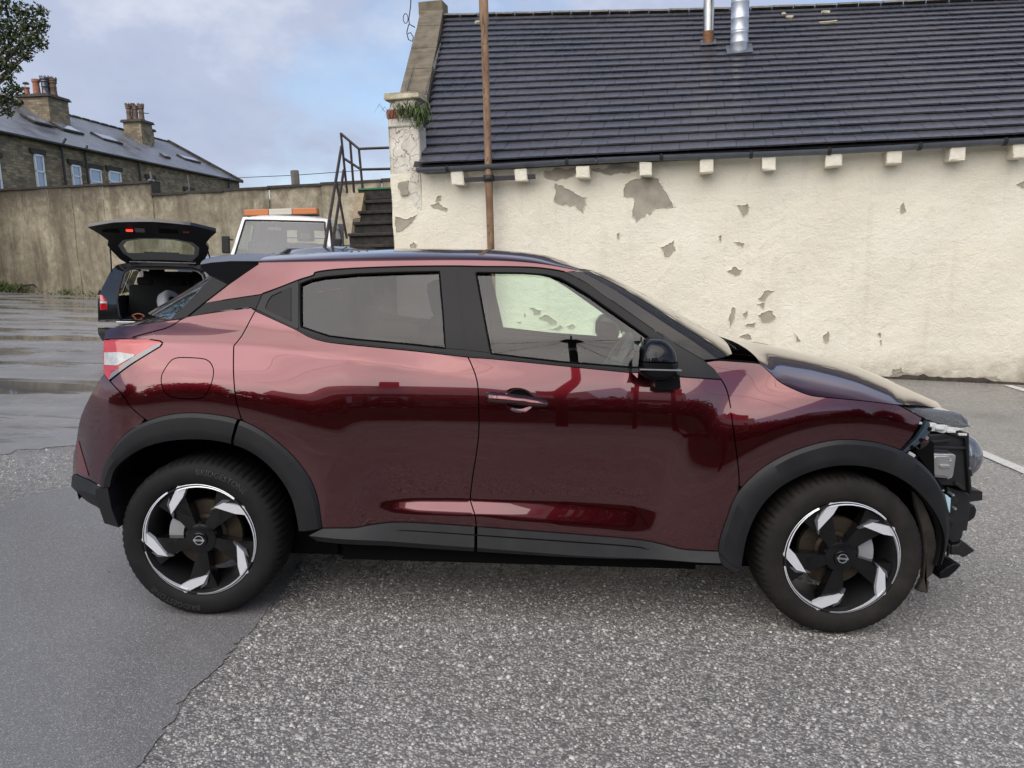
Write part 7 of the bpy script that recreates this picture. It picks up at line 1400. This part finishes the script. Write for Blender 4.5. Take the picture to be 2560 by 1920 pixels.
    m = MB(); m.rbox((-.22, .55, 2.10), (.26, .04, .07), .015); m.tube([(-.18, .50, 2.2), (-.18, .52, 2.13)], .01, 5); m.build('rear_view_mirror', 'headliner', t)
    m = MB(); m.tube([(-.45 + .19 * math.cos(a), .40 + .05 * math.sin(a), 1.76 + .10 * math.sin(a)) for a in np.linspace(0, 6.28, 20)], .013, 6); m.build('steering_wheel', 'cabin_dark', t)
    x, y, z = fp(.74, .16); m = MB(); m.lathe([(0, -.004), (.048, -.004), (.048, .0)], 18, (x, y - .012, z), axis='Y'); m.build('screen_sticker', 'sky_plastic', t)
    for a0, a1 in ((-.62, -.12), (.18, .72)):
        m = MB(); p0 = fp(a0, .02); p1 = fp(a1, .10 if a0 > 0 else .05); m.tube([(p0[0], p0[1] - .03, p0[2] - .02), (p1[0] * .7, p1[1] - .03, p1[2] + .01), (p1[0], p1[1] - .02, p1[2])], .012, 5); m.rbox(((p0[0] + p1[0]) / 2, (p0[1] + p1[1]) / 2 - .03, (p0[2] + p1[2]) / 2 + .015), (.07, .02, .03), .008); m.build('wiper', 'rubber_seal', t)
    for y0, y1 in ((1.9, 6.2),):
        m = MB(); m.box((0, 4.05, .95), (2.0, 4.3, .14)); m.build('bed', 'car_graphite', t)
        for x in (-.95, .95): m = MB(); m.box((x, 4.05, 1.10), (.06, 4.3, .2)); m.build('bed_rail', 'zinc', t)
    m = MB(); m.tube([(-.7, 1.95, .9), (-.7, 1.95, 2.0), (.7, 1.95, 2.0), (.7, 1.95, .9)], .035, 8); m.build('headboard', 'zinc', t)
    for s in (-1, 1):
        for y in (.85, 4.6):
            h = bpy.data.objects.new('wheel', None); COL.objects.link(h); h.parent = t; h.location = (s * .86, y, .36); h.rotation_euler = (0, 0, math.pi / 2); m = MB(); m.lathe([(.22, -.10), (.26, -.12), (.34, -.11), (.36, -.08), (.36, .08), (.34, .11), (.26, .12), (.22, .10)], 32, axis='Y'); m.build('tyre', 'tyre_rubber', h, smooth=True); m = MB(); m.lathe([(0, -.06), (.2, -.07), (.225, -.1)], 20, axis='Y'); m.build('rim', 'zinc', h, smooth=True)
    m = MB(); m.rbox((0, -.08, .55), (1.9, .14, .26), .04); m.build('front_bumper', 'trim_dark', t); m = MB(); m.rbox((0, -.06, 1.05), (1.0, .04, .22), .03); m.build('grille', 'trim_dark', t)
    b = bpy.data.objects.new('light_bar', None); COL.objects.link(b); b.parent = t; b.location = (-.14, .82, 2.452); b.rotation_euler = (0, R_(-3), 0)
    for x0, x1, mt, nm in ((-.74, -.24, 'lamp_amber', 'amber_lens'), (-.235, .235, 'lamp_cream', 'clear_section'), (.24, .74, 'lamp_amber', 'amber_lens')): m = MB(); m.rbox(((x0 + x1) / 2, 0, .0), (x1 - x0, .26, .125), .02); m.build(nm, mt, b)
    m = MB(); m.rbox((0, 0, -.078), (1.48, .24, .03), .008); m.build('base', 'trim_dark', b)
truck()
# background cars, only roofs and pillars clear the red one
def plain_car(name, label, paint, mw):
    c = empty(name, label, 'car', mw=mw, group='cars parked behind the hatchback'); X = [-2.0, -1.9, -1.5, -.9, -.2, .5, 1.0, 1.6, 1.95, 2.05]
    belt_ = [.75, .92, .98, .98, .96, .95, .93, .86, .74, .55]; hwid = [.70, .82, .88, .90, .90, .90, .89, .86, .76, .66]
    m = MB(); m.grid([[(x, -w_ * .94, .25), (x, -w_, .50), (x, -w_ * .98, .75 * b + .1), (x, -w_ * .90, b), (x, 0, b + .02), (x, w_ * .90, b), (x, w_ * .98, .75 * b + .1), (x, w_, .50), (x, w_ * .94, .25)] for x, b, w_ in zip(X, belt_, hwid)]); m.build('body', paint, c, smooth=True)
    for x, n in ((-2.0, 0), (2.05, 9)): m = MB(); w_ = hwid[n]; b = belt_[n]; m.add([(x, -w_ * .94, .25), (x, -w_, .5), (x, -w_ * .9, b), (x, w_ * .9, b), (x, w_, .5), (x, w_ * .94, .25)], [tuple(range(6))]); m.build('end_panel', paint, c)
    roof_ = [(-1.55, 1.30, .60), (-1.2, 1.44, .63), (-.6, 1.50, .65), (0, 1.50, .65), (.35, 1.44, .63), (.50, 1.38, .62)]
    m = MB(); m.grid([[(x, y * w_, z - .05 * abs(y) ** 3) for y in np.linspace(-1, 1, 11)] for x, z, w_ in roof_]); m.build('roof', paint, c, smooth=True)
    for s in (-1, 1):
        m = MB(); m.add([(-1.75, s * .80, .97), (1.0, s * .80, .94), (.48, s * .62, 1.35), (-1.5, s * .60, 1.27)], [(0, 1, 2, 3)]); m.build('side_glass', 'glass_dark', c)
        m = MB(); m.tube([(1.05, s * .78, .95), (.48, s * .62, 1.37), (0, s * .645, 1.46), (-1.2, s * .62, 1.40), (-1.55, s * .60, 1.27), (-1.85, s * .78, .95)], .035, 6); m.tube([(-.35, s * .80, .95), (-.42, s * .645, 1.45)], .03, 6); m.build('pillar', paint, c, smooth=True)
        m = MB(); m.rbox((.75, s * .98, 1.0), (.10, .18, .13), .03); m.build('door_mirror', paint, c)
        for x in (-1.3, 1.3):
            h = bpy.data.objects.new('wheel', None); COL.objects.link(h); h.parent = c; h.location = (x, s * .80, .32); m = MB(); m.lathe([(.2, -.09), (.24, -.11), (.30, -.105), (.32, -.08), (.32, .08), (.30, .105), (.24, .11), (.2, .09)], 28, axis='Y'); m.build('tyre', 'tyre_rubber', h, smooth=True); m = MB(); m.lathe([(0, -.07), (.2, -.075), (.21, -.1)], 18, axis='Y'); m.lathe([(0, .07), (.2, .075), (.21, .1)], 18, axis='Y'); m.build('rim', 'chrome', h, smooth=True)
        m = MB(); m.rbox((1.93, s * .62, .70), (.14, .28, .12), .04); m.build('headlamp', 'lamp_clear', c); m = MB(); m.rbox((-1.95, s * .66, .80), (.10, .24, .14), .03); m.build('tail_lamp', 'lamp_red', c)
    for a, b_ in (((1.05, .94), (.49, 1.37)), ((-1.86, .96), (-1.55, 1.28))): m = MB(); m.add([(a[0], -.78, a[1]), (a[0], .78, a[1]), (b_[0], .60, b_[1]), (b_[0], -.60, b_[1])], [(0, 1, 2, 3)]); m.build('screen', 'glass_dark', c)
    return c
plain_car('parked_car', 'dark grey car roof showing between the recovery truck and the stone steps', 'car_graphite', Matrix.Translation((-3.05, 10.2, .28)) @ Matrix.Rotation(R_(74), 4, 'Z') @ Matrix.Scale(1.06, 4))
plain_car('parked_car', 'dark blue car roof between the open tailgate and the recovery truck', 'car_blue', Matrix.Translation((-8.1, 18.6, .0)) @ Matrix.Rotation(R_(80), 4, 'Z') @ Matrix.Scale(1.22, 4))
